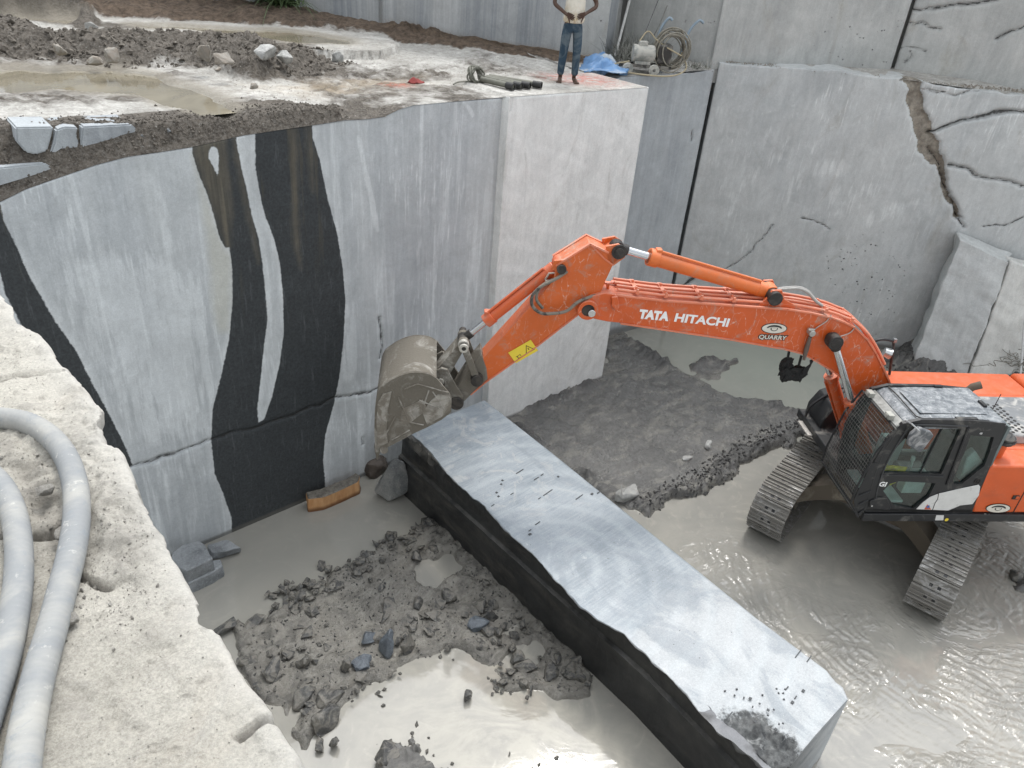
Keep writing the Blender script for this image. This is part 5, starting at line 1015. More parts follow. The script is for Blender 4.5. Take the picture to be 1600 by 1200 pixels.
# roof
rf = MB(); zt = 2.95
ro = [S(1414, 661, CV), S(1440, 656, CV)]
rf.prism([(1.08, 2.90), (.98, 2.965), (.5, 2.99), (-.30, 2.985), (-.335, 2.93), (-.30, 2.88), (.9, 2.84)], CW0 + .02, CV - .005); roof = part(rf, 'roof', ROOFM, bevel=.025)
rd_ = MB(); rd_.box((.35, .88, 2.995), (.95, .55, .012)); rd_.build('roof_hatch', ROOFM, roof, bevel=.006)
rr_ = MB(); rr_.tube([(.92, .5, 2.985), (.92, .72, 3.0), (.92, 1.22, 2.99), (.86, 1.28, 2.99), (.62, 1.3, 2.995)], .010, 6); rr_.box((.25, 1.28, 3.005), (.30, .05, .02)); rr_.box((-.22, .9, 3.0), (.05, .14, .03)); rr_.box((.18, .47, 3.0), (.12, .05, .03)); rr_.build('roof_bracket', BLACKP, roof)
vs_ = MB(); vs_.box((1.14, .88, 2.88), (.13, .86, .05), (0, .35, 0)); vis = part(vs_, 'visor', plain('dusty_visor', (.36, .36, .34), .8, var=.5, sc_=12, bump=.5), bevel=.01)
for yy in (.58, 1.12):
    wl_ = MB(); wl_.box((1.21, yy, 2.92), (.08, .12, .07)); wl_.cyl((1.25, yy, 2.92), (1.262, yy, 2.92), .03, 12); wl_.build('work_lamp', plain('dusty_lamp', (.42, .42, .38), .6, var=.4), vis, bevel=.01)
# front: pillars, glass, guard
fr_line = [(1.18, 1.50), (1.24, 2.1), (1.25, 2.5), (1.17, 2.86)]
fp = MB()
for yy in (CW0 + .03, CV - .03): fp.tube([(a, yy, b) for a, b in fr_line], .035, 8)
fp.box((1.2, .88, 1.9), (.05, .86, .06)); part(fp, 'front_pillar', BLACKP, smooth=50)
fg = MB(); 
for (a, b), (c_, d_) in zip(fr_line, fr_line[1:]): fg.add([(a, CW0 + .05, b), (a, CV - .05, b), (c_, CV - .05, d_), (c_, CW0 + .05, d_)], [(0, 1, 2, 3)])
part(fg, 'windscreen', GLASS)
gd = MB(); gl_ = [(1.25, 1.36), (1.44, 1.62), (1.44, 1.9), (1.36, 2.5), (1.22, 2.86)]
def gp(t):                                # along the guard profile
    d = [math.hypot(b[0] - a[0], b[1] - a[1]) for a, b in zip(gl_, gl_[1:])]; t *= sum(d)
    for k, q in enumerate(d):
        if t <= q or k == len(d) - 1: f = t / q; return (gl_[k][0] + (gl_[k + 1][0] - gl_[k][0]) * f, gl_[k][1] + (gl_[k + 1][1] - gl_[k][1]) * f)
        t -= q
for k in range(31):
    a = gp(k / 30); gd.tube([(a[0], CW0 - .02, a[1]), (a[0], CV + .01, a[1])], .0028, 5)
for k in range(20):
    y_ = CW0 - .02 + k * (CV - CW0 + .03) / 19; gd.tube([(a[0] + .004, y_, a[1]) for a in gl_], .0028, 5)
guard = part(gd, 'mesh_guard', plain('guard_wire', (.20, .20, .19), .6, .3, dirt=(.3, .29, .27), dirtamt=.3))
gf = MB()
for y_ in (CW0 - .03, CV + .02): gf.tube([(a[0], y_, a[1]) for a in gl_], .016, 6)
for a in (gl_[0], gl_[1], gl_[-1]): gf.tube([(a[0], CW0 - .03, a[1]), (a[0], CV + .02, a[1])], .016, 6)
gf.build('guard_frame', BLACKP, guard, smooth=50)
gs = MB()
for j in range(3): y_ = CV + .02 - .0 ; gs.tube([(1.26 + .05 * j, CV + .02, 1.42 + .16 * j), (1.19 + .01 * j, CV + .01, 1.50 + .16 * j)], .01, 5)
gs.prism([(1.20, 1.36), (1.30, 1.42), (1.40, 1.66), (1.36, 2.3), (1.28, 2.3), (1.24, 1.9), (1.2, 1.5)], CV - .0, CV + .008); gs.build('guard_side', BLACKP, guard)
rw = MB(); rw.box((-.40, .88, 2.2), (.04, .84, 1.4)); part(rw, 'rear_wall', INNER)
# inside
sm = MB(); sm.box((.25, .85, 1.75), (.5, .48, .14)); sm.box((-.02, .85, 2.1), (.14, .46, .62), (0, -.15, 0)); sm.box((.28, 1.13, 1.92), (.42, .09, .09)); sm.box((.28, .57, 1.92), (.42, .09, .09)); part(sm, 'seat', SEATM, bevel=.03)
lv = MB(); lv.box((.5, 1.14, 1.85), (.3, .14, .34)); lv.cyl((.6, 1.14, 2.0), (.63, 1.14, 2.2), .018, 8); lv.cyl((.63, 1.14, 2.2), (.64, 1.14, 2.27), .03, 8); lv.box((.6, .56, 1.95), (.3, .16, .5)); lv.box((.85, .9, 1.56), (.5, .7, .04)); part(lv, 'control_console', GRYTRIM, bevel=.02)
tr_ = MB(); tr_.prism([S(x, y, 1.22) for x, y in ((1500, 752), (1512, 715), (1525, 705), (1540, 728), (1520, 745), (1508, 757))], 1.1, 1.22); part(tr_, 'rear_trim', GRYTRIM, bevel=.02)
yc = MB(); me = rock_mesh('yellow_bag', 77, (1, .7, 1.1), 16, 2, .08); yc_o = link('yellow_bag', me, YCLOTH, None); bpy.data.objects.remove(yc_o)
# cab operator
me.transform(Matrix.Translation((.84, 1.13, 1.98)) @ Matrix.Diagonal((.42, .36, .42, 1))); link('yellow_cloth', me, [], cabo)
# mirror by the door
mi = MB(); mi.tube([S3(1414, 657, CV + .02), S3(1424, 662, CV + .12), S3(1436, 673, CV + .14)], .012, 6); mi.build('mirror_arm', CHROME, cabo, smooth=50)
mh = MB(); mh.prism([S(x, y, CV + .10) for x, y in ((1420, 686), (1424, 678), (1437, 668), (1455, 675), (1458, 680), (1440, 704), (1434, 706), (1418, 695))], CV + .05, CV + .12); mh.build('side_mirror', plain('mirror_shell', (.11, .12, .13), .35, dirt=(.34, .34, .34), dirtamt=.5), cabo, bevel=.012)
# ------------------------------------------------------------------ boom
BV = .215
b_top = [(907, 480), (912, 470), (925, 463), (945, 458), (965, 461), (1039, 470), (1145, 477), (1200, 481), (1230, 483), (1268, 489), (1299, 496), (1318, 503), (1335, 511), (1355, 530), (1369, 552), (1380, 575), (1391, 600)]
b_bot = [(1344, 623), (1325, 602), (1310, 586), (1290, 573), (1268, 560), (1253, 552), (1225, 545), (1140, 530), (1052, 517), (970, 505), (950, 503), (930, 499), (914, 493)]
topw = [S(x, y, BV) for x, y in b_top]; botw = [S(x, y, BV) for x, y in b_bot]
foot = [(.16, 1.95), (-.02, 1.78), (-.05, 1.62), (.05, 1.50), (.22, 1.5), (.34, 1.62)]
outl = topw + foot + botw
bm_ = MB(); bm_.prism(outl, -BV, BV); boom = bm_.build('boom', ORANGE, EX, bevel=.012)
def rib(pts, v, w_, t_, name, mat, parent, both=True, dz=0):     # a narrow flange following an edge
    mb = MB()
    for sg in ((-1, 1) if both else (1,)):
        for a, b in zip(pts, pts[1:]):
            d = Vector((b[0] - a[0], 0, b[1] - a[1])); L_ = d.length
            if L_ < 1e-4: continue
            n_ = Vector((-d.z, 0, d.x)) / L_ * t_ / 2
            A_ = Vector((a[0], sg * v, a[1])); B_ = Vector((b[0], sg * v, b[1])); W = Vector((0, w_ / 2, 0)); d = d / L_ * t_ * .3
            mb.add([tuple(p) for p in (A_ - n_ - W - d, A_ - n_ + W - d, A_ + n_ + W - d, A_ + n_ - W - d, B_ - n_ - W + d, B_ - n_ + W + d, B_ + n_ + W + d, B_ + n_ - W + d)], [(0, 1, 2, 3), (7, 6, 5, 4), (0, 4, 5, 1), (1, 5, 6, 2), (2, 6, 7, 3), (3, 7, 4, 0)])
    return mb.build(name, mat, parent)
EDGEO = paint('orange_edge', (.72, .21, .11), .7, False)
rib(topw[4:], BV, .04, .022, 'flange', EDGEO, boom); rib(botw[:-3], BV, .04, .018, 'flange', EDGEO, boom)
# arm nose pin and lugs
def pin(c, v0, v1, r, name, mat, parent, rim=True):
    mb = MB(); mb.cyl((c[0], v0, c[1]), (c[0], v1, c[1]), r, 24)
    o = mb.build(name, mat, parent, bevel=.006)
    return o
NP = S(918, 483, BV); pb_ = MB(); pb_.ring((NP[0], BV - .01, NP[1]), (NP[0], BV + .05, NP[1]), .135, .085, 28); pb_.build('pin_boss', ORANGE, boom, bevel=.006); pb_ = MB(); pb_.cyl((NP[0], BV - .01, NP[1]), (NP[0], BV + .025, NP[1]), .086, 24); pb_.build('pin_cap', GREASE, boom)
pb_ = MB(); pb_.cyl((NP[0] - .05, BV + .02, NP[1] - .03), (NP[0] - .05, BV + .075, NP[1] - .03), .05, 20); pb_.build('pin_end', CHROME, boom, bevel=.006)
lg = MB(); q2 = [S(x, y, BV + .02) for x, y in ((962, 468), (966, 464), (968, 486), (960, 484))]; lg.prism([S(x, y, BV) for x, y in ((955, 463), (964, 461), (967, 478), (962, 483), (955, 476))], BV, BV + .05); lg.build('bracket', ORANGE, boom, bevel=.006)
# pipes along the top
for k, vv in enumerate((.16, .06, -.06, -.16)):
    off = .05 + .012 * (k % 2)
    line = []
    for i, p in enumerate(topw[4:16]):
        a = topw[4:17][max(i - 1, 0)]; b = topw[4:17][min(i + 1, 12)]; d = Vector((b[0] - a[0], b[1] - a[1])).normalized(); n_ = Vector((-d.y, d.x)); n_ = n_ if n_.y > 0 else -n_
        line.append((p[0] + n_.x * off, vv, p[1] + n_.y * off))
    pp = MB(); pp.tube(spline(line, 5), .021, 8); pp.build('hydraulic_pipe', EDGEO, boom, smooth=50)
for px in (995, 1040, 1095, 1146, 1290, 1330):
    i = np.interp(px, [b[0] for b in b_top], range(len(b_top))); k = int(i); f = i - k; p = (topw[k][0] + (topw[k + 1][0] - topw[k][0]) * f, topw[k][1] + (topw[k + 1][1] - topw[k][1]) * f)
    cl_ = MB(); cl_.box((p[0], 0, p[1] + .055), (.05, .42, .03)); 
    for vv in (-.11, .11, .2): cl_.box((p[0], vv, p[1] + .08), (.03, .03, .05))
    cl_.build('pipe_clamp', EDGEO, boom)
rl = MB(); rl.tube([S3(943, 460, -.1), S3(945, 442, -.1), S3(958, 441, -.1), S3(975, 449, -.1), S3(1030, 455, -.1)], .020, 6); rl.tube([S3(949, 459, .05), S3(950, 443, .05)], .02, 6); rl.build('pipe_loop', ORANGE, boom, smooth=50)
# arm-cylinder bracket on top
CP = S(1209, 464, .16)
bk_ = MB(); 
for sg in (-1, 1): bk_.prism([S(1183, 482, BV), (CP[0] + .10, CP[1] - .02), (CP[0] + .05, CP[1] + .10), (CP[0] - .08, CP[1] + .11), S(1228, 470, BV), S(1250, 482, BV), S(1256, 488, BV)], sg * .16 - .02, sg * .16 + .02)
bk_.build('cylinder_bracket', ORANGE, boom, bevel=.008)
pin(CP, -.22, .24, .095, 'pin', GREASE, boom)
# boom-side lettering
Mx, L_ = side_frame((997, 494), (1045, 500), BV, .004)
ta = text_mesh('lettering', 'TATA', .185, LETTER, boom, Mx, .012, .001, 1); w_ = max(v.co.x for v in ta.data.vertices)
bpy.data.objects.remove(ta)
def fit_text(body, p0, p1, h, bold, parent=boom, v=BV, mat=LETTER):
    Mx, L_ = side_frame(p0, p1, v, .004); t = text_mesh('lettering', body, h, mat, None, Matrix(), bold, .001); ww = max(q.co.x for q in t.data.vertices) - min(q.co.x for q in t.data.vertices); x0 = min(q.co.x for q in t.data.vertices)
    t.data.transform(Mx @ Matrix.Diagonal((L_ / ww, 1, 1, 1)) @ Matrix.Translation((-x0, 0, 0))); t.parent = parent; return t
fit_text('TATA', (997, 496), (1044, 500.5), .165, .011); fit_text('HITACHI', (1053, 501.5), (1137, 510), .165, .006)
emblem((1190, 512), (1229, 514), BV, boom)
# --- boom cylinders
BP = S(1301, 531, .30)
for sg in (1, -1):
    v_ = .34 * sg; topc = Vector((BP[0], v_, BP[1])); botc = Vector((.62, v_, 1.52)); d = (botc - topc).normalized(); L_ = (botc - topc).length
    br_ = MB(); br_.cyl(topc + d * (L_ * .46), botc, .088, 24); br_.cyl(topc + d * (L_ * .45), topc + d * (L_ * .45 + .09), .105, 24); br_.cyl(botc - Vector((0, .1, 0)), botc + Vector((0, .1, 0)), .12, 20); bo = br_.build('boom_cylinder', ORANGE, EX, bevel=.006)
    ro_ = MB(); ro_.cyl(topc + d * .08, topc + d * (L_ * .47), .050, 20); ro_.build('piston_rod', CHROME, bo, smooth=50)
    ey_ = MB(); ey_.cyl(topc - Vector((0, .075, 0)), topc + Vector((0, .075, 0)), .105, 24); ey_.cyl(topc, topc + d * .14, .07, 16); ey_.build('rod_eye', GREASE, bo, bevel=.01)
    hz_ = MB(); hz_.tube([topc + d * (L_ * .5) + Vector((.12, 0, .0)), topc + d * (L_ * .98) + Vector((.12, 0, 0))], .016, 8); hz_.build('feed_pipe', ORANGE, bo)
pin(BP, -.42, .42, .07, 'pin', GREASE, boom)
# --- arm
AV = .15
a_pts = [(922, 381), (950, 394), (968, 384), (977, 390), (974, 402), (958, 414), (946, 440), (937, 462), (921, 486), (905, 490), (880, 509), (840, 540), (808, 562), (756, 599), (736, 616), (727, 617), (718, 606), (722, 592), (738, 580), (769, 545), (812, 498), (850, 456), (866, 434), (869, 414)]
aw = [S(x, y, AV) for x, y in a_pts]
am = MB(); am.prism(aw, -AV, AV); arm = am.build('arm', ORANGE_ARM, EX, bevel=.012)
rib(aw[9:15], AV, .03, .016, 'flange', EDGEO, arm); rib([aw[-1], aw[0], aw[1]], AV, .05, .022, 'flange', EDGEO, arm); rib([aw[0], S(945, 405, AV + .01), aw[5]], AV + .004, .012, .018, 'weld_rib', EDGEO, arm, False)
tipb = MB(); TP = S(713, 624, AV); tipb.cyl((TP[0], -AV - .08, TP[1]), (TP[0], AV + .12, TP[1]), .10, 24); tipb.build('bucket_pin', GREASE, arm, bevel=.01)
tb2 = MB(); tb2.prism([S(x, y, AV) for x, y in ((735, 573), (752, 552), (760, 575), (762, 592), (748, 604), (736, 616), (722, 630), (708, 632), (703, 620), (712, 608), (722, 592))], -AV - .012, AV + .012); tb2.build('arm_tip', MUDSTEEL, arm, bevel=.01)
LP = S(745, 591, AV + .03); pin(LP, -AV - .1, AV + .12, .085, 'pin', GREASE, arm)
AC = S(966, 391, .1); lg2 = MB(); [lg2.prism([S(x, y, .12) for x, y in ((946, 384), (966, 380), (978, 388), (976, 401), (958, 414), (948, 404))], sg * .13 - .02, sg * .13 + .02) for sg in (-1, 1)]; lg2.build('bracket', ORANGE_ARM, arm, bevel=.006); pin(AC, -.17, .19, .058, 'pin', GREASE, arm); aa = MB(); aa.ring((AC[0], AV - .01, AC[1]), (AC[0], AV + .02, AC[1]), .095, .055, 24); aa.build('pin_boss', GREASE, arm)
BC = S(876, 416, .1); pin(BC, -.2, .22, .06, 'pin', GREASE, arm); aa = MB(); aa.prism([(BC[0] - .12, BC[1] - .1), (BC[0] + .13, BC[1] - .02), (BC[0] + .1, BC[1] + .1), (BC[0] - .06, BC[1] + .12)], AV - .02, AV + .02); aa.build('bracket', ORANGE_ARM, arm, bevel=.006)
# arm cylinder: foot at bracket on the boom, rod to the arm top
def cylinder(name, A_, B_, rb_, rr2, frac, parent, mat, vv=0.0):
    A_ = Vector((A_[0], vv, A_[1])); B_ = Vector((B_[0], vv, B_[1])); d = (B_ - A_).normalized(); L_ = (B_ - A_).length
    b_ = MB(); b_.cyl(A_ + d * .1, A_ + d * L_ * frac, rb_, 24); b_.cyl(A_ + d * (L_ * frac - .13), A_ + d * (L_ * frac), rb_ * 1.18, 24); b_.cyl(A_ + d * .08, A_ + d * .2, rb_ * 1.08, 24); b_.cyl(A_ - Vector((0, .09, 0)), A_ + Vector((0, .09, 0)), rb_ * 1.15, 20)
    o = b_.build(name, mat, parent, bevel=.006)
    r_ = MB(); r_.cyl(A_ + d * (L_ * frac), B_, rr2, 20); r_.build('piston_rod', CHROME, o, smooth=50)
    e_ = MB(); e_.cyl(B_ - Vector((0, .07, 0)), B_ + Vector((0, .07, 0)), rr2 * 1.7, 20); e_.cyl(B_ - d * .15, B_, rr2 * 1.3, 16); e_.build('rod_eye', GREASE, o, bevel=.006)
    n_ = d.cross(Vector((0, 1, 0))).normalized(); n_ = n_ if n_.z > 0 else -n_
    f_ = MB(); f_.tube([A_ + d * .2 + n_ * rb_ * 1.2 + Vector((0, .03, 0)), A_ + d * (L_ * frac - .1) + n_ * rb_ * 1.2 + Vector((0, .03, 0))], .018, 8); f_.box(tuple(A_ + d * (L_ * frac - .1) + n_ * rb_ * 1.1), (.07, .1, .06)); f_.build('feed_pipe', mat, o)
    return o
cylinder('arm_cylinder', CP, AC, .098, .055, .80, EX, paint('orange_cylinder', (.72, .16, .03), .35, False))
LK = S(724, 531, .02); cylinder('bucket_cylinder', BC, LK, .080, .045, .76, EX, paint('orange_cylinder_b', (.68, .12, .03), .5, False), .0)
# linkage
BK = S(688, 587, .1)
lk = MB()
for sg in (-1, 1):
    A_, B_ = Vector((LK[0], sg * .20, LK[1])), Vector((LP[0], sg * .21, LP[1])); d = (B_ - A_).normalized(); n_ = Vector((-d.z, 0, d.x)) * .045; t_ = Vector((0, .018, 0))
    lk.add([tuple(p) for p in (A_ - n_ - t_, A_ + n_ - t_, B_ + n_ - t_, B_ - n_ - t_, A_ - n_ + t_, A_ + n_ + t_, B_ + n_ + t_, B_ - n_ + t_)], [(0, 1, 2, 3), (7, 6, 5, 4), (0, 4, 5, 1), (1, 5, 6, 2), (2, 6, 7, 3), (3, 7, 4, 0)])
lk.build('side_link', MUDSTEEL, EX, bevel=.008)
l2 = MB(); A_, B_ = Vector((LK[0], 0, LK[1])), Vector((BK[0], 0, BK[1])); d = (B_ - A_).normalized(); n_ = Vector((-d.z, 0, d.x)); t_ = Vector((0, .13, 0))
l2.add([tuple(p) for p in (A_ - n_ * .05 - t_, A_ + n_ * .05 - t_, B_ + n_ * .10 - t_, B_ - n_ * .10 - t_, A_ - n_ * .05 + t_, A_ + n_ * .05 + t_, B_ + n_ * .10 + t_, B_ - n_ * .10 + t_)], [(0, 1, 2, 3), (7, 6, 5, 4), (0, 4, 5, 1), (1, 5, 6, 2), (2, 6, 7, 3), (3, 7, 4, 0)])
l2.cyl(A_ - t_ * 1.1, A_ + t_ * 1.1, .075, 20); l2.cyl(B_ - t_, B_ + t_, .105, 20)
l2.build('bucket_link', MUDSTEEL, EX, bevel=.01)
pin(LK, -.27, .27, .05, 'pin', GREASE, EX); cr_ = MB(); cr_.ring((LK[0], .13, LK[1]), (LK[0], .19, LK[1]), .075, .04, 20); cr_.ring((LK[0], .235, LK[1]), (LK[0], .275, LK[1]), .062, .03, 20); cr_.build('pin_collar', plain('worn_steel', (.55, .53, .48), .4, .4), EX, bevel=.005)
# --- bucket
KV = .50
near = [S(x, y, KV) for x, y in ((702, 614), (706, 623), (705, 643), (690, 655), (667, 667), (645, 677), (627, 687), (606, 698), (592, 706))]     # lip side, hinge -> teeth
back = [S(x, y, KV) for x, y in ((587, 706), (585, 672), (587, 628), (593, 608), (604, 598), (617, 590), (632, 584), (648, 581), (668, 583), (682, 590))]  # teeth -> over the back -> hinge
bu = MB(); nb = len(back); t_ = .03
ins = []
ctrb = (sum(p[0] for p in near + back) / (nb + len(near)), sum(p[1] for p in near + back) / (nb + len(near)))
bs = [Vector((p[0], 0, p[1])) for p in back]; bs = spline(bs, 5); bo_ = [(p.x, p.z) for p in bs]
for i, p in enumerate(bo_):
    dx, dz = ctrb[0] - p[0], ctrb[1] - p[1]; L_ = math.hypot(dx, dz); ins.append((p[0] + dx / L_ * t_, p[1] + dz / L_ * t_))
n_ = len(bo_); vs = [(p[0], s_, p[1]) for s_ in (-KV, KV) for p in bo_] + [(p[0], s_, p[1]) for s_ in (-KV, KV) for p in ins]; fs = []
for i in range(n_ - 1): fs += [(i, i + 1, n_ + i + 1, n_ + i), (2 * n_ + i, 3 * n_ + i, 3 * n_ + i + 1, 2 * n_ + i + 1)]
fs += [(0, n_, 3 * n_, 2 * n_), (n_ - 1, 3 * n_ - 1, 4 * n_ - 1, 2 * n_ - 1)]
bu.add(vs, fs)
for sg in (-1, 1): bu.prism(near + bo_, sg * KV - (t_ / 2), sg * KV + t_ / 2)
bucket = bu.build('bucket', MUDSTEEL, EX, smooth=35)
wr = MB()                                  # wear plates and weld beads on the near side
for pl in ([(590, 700), (588, 660), (590, 630), (598, 616), (612, 612), (606, 640), (604, 670), (606, 692)], ):
    wr.prism([S(x, y, KV + .03) for x, y in pl], KV + .015, KV + .028)
wr.prism([S(x, y, KV + .03) for x, y in ((702, 617), (705, 625), (704, 641), (690, 652), (667, 664), (660, 645), (672, 628), (684, 617))], KV + .015, KV + .024)
wr.prism([S(x, y, KV + .03) for x, y in ((628, 640), (660, 625), (668, 640), (640, 662), (625, 664))], KV + .015, KV + .022)
for (x0, y0, x1, y1) in ((632, 608, 652, 600), (652, 600, 668, 604), (668, 604, 684, 609), (684, 609, 700, 613), (655, 625, 690, 640), (622, 620, 640, 660), (640, 660, 662, 664), (628, 650, 658, 634), (670, 610, 660, 640), (676, 612, 695, 640), (690, 616, 680, 645), (608, 690, 640, 672), (600, 684, 618, 650)):
    a, b = S3(x0, y0, KV + .02), S3(x1, y1, KV + .02); wr.tube([a, b], .011, 5)
wr.build('wear_plate', plain('wear_steel', (.42, .40, .36), .7, .1, .4, 9, .8, dirt=(.2, .18, .15), dirtamt=.8), bucket)
ear = MB()
for sg in (-1, 1): ear.prism([S(x, y, .22) for x, y in ((668, 606), (676, 590), (681, 579), (690, 574), (700, 577), (705, 588), (713, 602), (724, 618), (722, 630), (710, 634), (700, 628), (694, 616), (680, 612))], sg * .22 - .02, sg * .22 + .02)
earo = ear.build('hinge_ear', MUDSTEEL, bucket, bevel=.008)
pin(BK, -.27, .27, .05, 'pin', plain('worn_pin', (.45, .43, .38), .45, .3), bucket)
rb2 = MB(); rb2.tube([S3(668, 601, .25), S3(677, 585, .25)], .014, 6); rb2.tube([S3(693, 609, .25), S3(696, 596, .25)], .014, 6); rb2.build('gusset', MUDSTEEL, bucket)
for k in range(5):
    v_ = -KV + .08 + k * (2 * KV - .16) / 4; th = MB(); a, b = S(590, 700, KV), S(589, 722, KV); d = Vector((b[0] - a[0], 0, b[1] - a[1])); n3 = Vector((-d.z, 0, d.x)).normalized() * .05
    A_ = Vector((a[0], v_, a[1])); B_ = A_ + d; W = Vector((0, .05, 0)); w2 = Vector((0, .03, 0))
    th.add([tuple(p) for p in (A_ - n3 - W, A_ - n3 + W, A_ + n3 + W, A_ + n3 - W, B_ - n3 * .25 - w2, B_ - n3 * .25 + w2, B_ + n3 * .25 + w2, B_ + n3 * .25 - w2)], [(0, 1, 2, 3), (7, 6, 5, 4), (0, 4, 5, 1), (1, 5, 6, 2), (2, 6, 7, 3), (3, 7, 4, 0)]); th.build('tooth', MUDSTEEL, bucket, bevel=.008)
wt = MB(); wt.cyl(S3(600, 703, KV + .02), S3(600, 703, KV + .04), .055, 16); wt.build('tooth_cap', MUDSTEEL, bucket)
# --- warning sticker
Mx, L_ = side_frame((800, 559), (835, 539), AV + .002, .006); e_ = L_ / 2
yy_ = MB(Mx); yy_.box((e_, .0, 0), (L_, L_ * .56, .003)); stk = yy_.build('warning_sticker', YEL, arm)
tt_ = MB(Mx); hw = L_ * .2; cx0 = L_ * .73; cy0 = .0
def tri(s_, off, mat): mb = MB(Mx); mb.add([(cx0 - hw * s_, cy0 - hw * .8 * s_, off), (cx0 + hw * s_, cy0 - hw * .8 * s_, off), (cx0, cy0 + hw * .95 * s_, off)], [(0, 1, 2)]); return mb.build('triangle_mark', mat, stk)
tri(1, .003, BLK2); tri(.72, .004, YEL); mb = MB(Mx); mb.box((cx0, cy0 - .0, .005), (.012, hw * .5, .001)); mb.box((L_ * .25, -.015, .003), (L_ * .2, .006, .001)); mb.box((L_ * .2, -.04, .003), (.01, .05, .001)); mb.box((L_ * .3, -.055, .003), (L_ * .17, .012, .001)); mb.box((L_ * .33, -.02, .003), (.006, .03, .001)); mb.build('pictogram', BLK2, stk)
# --- hoses
hs = MB(); hs.tube(spline([S3(886, 424, .16), S3(868, 436, .22), (S(845, 448, .24)[0], .24, S(845, 448, .24)[1]), S3(832, 462, .26), S3(832, 478, .26), S3(845, 489, .26), S3(862, 490, .26), S3(885, 486, .25), S3(903, 472, .24), S3(922, 464, .2), S3(935, 461, .17)], 6), .022, 8); hs.build('hydraulic_hose', RUBBER, EX, smooth=60)
hs = MB(); hs.tube(spline([S3(886, 424, .10), S3(870, 434, .14), S3(846, 447, .16), S3(838, 466, .18), S3(848, 482, .2)], 6), .02, 8); hs.build('hydraulic_hose', RUBBER, EX, smooth=60)
hs = MB(); hs.tube([S3(852, 437, .08), S3(858, 427, .1), S3(870, 426, .12), S3(872, 432, .12), S3(864, 438, .12), S3(852, 439, .12)], .014, 6); hs.build('pipe_elbow', plain('pale_pipe', (.5, .42, .36), .6), EX, smooth=50)
for k, vv in enumerate((.10, .04)):
    hs = MB(); hs.tube(spline([S3(1214, 452, vv), S3(1225, 452 - k * 2, vv), S3(1247, 451 - k * 2, vv), S3(1262, 457 - k * 2, vv), S3(1274, 470 - k, vv), S3(1285, 478, vv)], 6), .020, 8); hs.build('hydraulic_hose', plain('pale_hose', (.36, .35, .33), .6), EX, smooth=60)
hs = MB(); hs.tube(spline([S3(1299, 492, BV + .01), S3(1290, 503, BV + .01), S3(1276, 512, BV + .02), S3(1271, 518, BV + .03)], 5), .008, 6); hs.tube(spline([S3(1337, 510, BV + .01), S3(1328, 520, BV + .02), S3(1312, 526, BV + .06)], 5), .008, 6); hs.build('grease_line', plain('pale_line', (.45, .40, .36), .6), boom, smooth=60)
# work lamp on the boom side, its lead, and the two mud lumps hanging below
wlp = MB(); c0 = Vector(S3(1268, 520, BV + .06)); wlp.cyl(c0 - Vector((0, .07, 0)), c0 + Vector((0, .04, 0)), .045, 16); wlp.box((c0.x + .02, c0.y, c0.z + .05), (.09, .05, .03)); wl2 = wlp.build('boom_lamp', plain('lamp_metal', (.45, .44, .41), .4, .5), boom, bevel=.008)
wlp = MB(); wlp.tube([S3(1266, 526, BV + .05), S3(1260, 546, BV + .04), S3(1256, 562, BV + .03)], [.025, .035, .02], 8); wlp.build('lamp_bracket', plain('rusty_bracket', (.16, .12, .10), .7), boom, smooth=50)
BLKMUD = plain('black_mud', (.012, .012, .012), .8, bump=1)
for (x, y, dm, sd, hang) in ((1228, 578, (.20, .16, .36), 301, (1233, 548)), (1245, 583, (.30, .2, .27), 302, (1252, 556))):
    c0 = Vector(S3(x, y, .12)); me = rock_mesh('mud_lump', sd, (1, 1, 1), 26, 2, .16); me.transform(Matrix.Translation(c0) @ Matrix.Diagonal((dm[0], dm[1], dm[2], 1))); link('mud_lump', me, BLKMUD, EX)
    h_ = MB(); h_.tube([S3(hang[0], hang[1], .12), tuple(c0)], .018, 6); h_.build('lump_hanger', BLKMUD, EX)
# ------------------------------------------------------------------ hoses on the near ledge
m = NM('dusty_hose', .75, 0, .3)
uvz = m.noise(4, 5, .6, .5); c = m.mix(m.ramp(uvz, .38, .6), (.36, .355, .33), (.235, .245, .25)); c = m.mix(m.ramp(m.noise(16, 7, .72, .6), .56, .68, 0, .6), c, (.20, .225, .25)); c = m.mix(m.ramp(m.noise(30, 5, .7, 0, m.coord((1, 1, 1), loc=(3, 3, 3))), .62, .72, 0, .5), c, (.6, .585, .54))
m.col(c); m.bump(m.noise(45, 6, .7), .35, .004); M_HOSE = m.m
def hose(px, r, label, z=LZ + .032, seed=0):
    P = [at(x, y, z) for x, y in px]; P = spline([tuple(p) for p in P], 22); P = [Vector(p) for p in P]
    n = 18; vs, fs = [], []; nn = Vector((0, 0, 1)); ss = 0; dense = []
    for a, b in zip(P, P[1:]):
        k = max(1, int((b - a).length / .004)); dense += [a + (b - a) * (i / k) for i in range(k)]
    P = dense
    for i, p in enumerate(P):
        t = (P[min(i + 1, len(P) - 1)] - P[max(i - 1, 0)]).normalized(); b = t.cross(nn).normalized(); q = b.cross(t)
        if i: ss += (P[i] - P[i - 1]).length
        rr_ = r * (1 + .018 * math.sin(ss * 2 * math.pi / .018) + .012 * math.sin(ss * 9 + seed))
        for k in range(n): a = 2 * math.pi * k / n; vs.append(tuple(p + (b * math.cos(a) + q * math.sin(a)) * rr_))
    for i in range(len(P) - 1):
        for k in range(n): a, b = i * n + k, i * n + (k + 1) % n; fs.append((a, b, b + n, a + n))
    mb = MB(); mb.add(vs, fs); o = mb.build('hose', M_HOSE, None, smooth=80); return tag(o, label, 'hose', 'hoses on the dusty ledge')
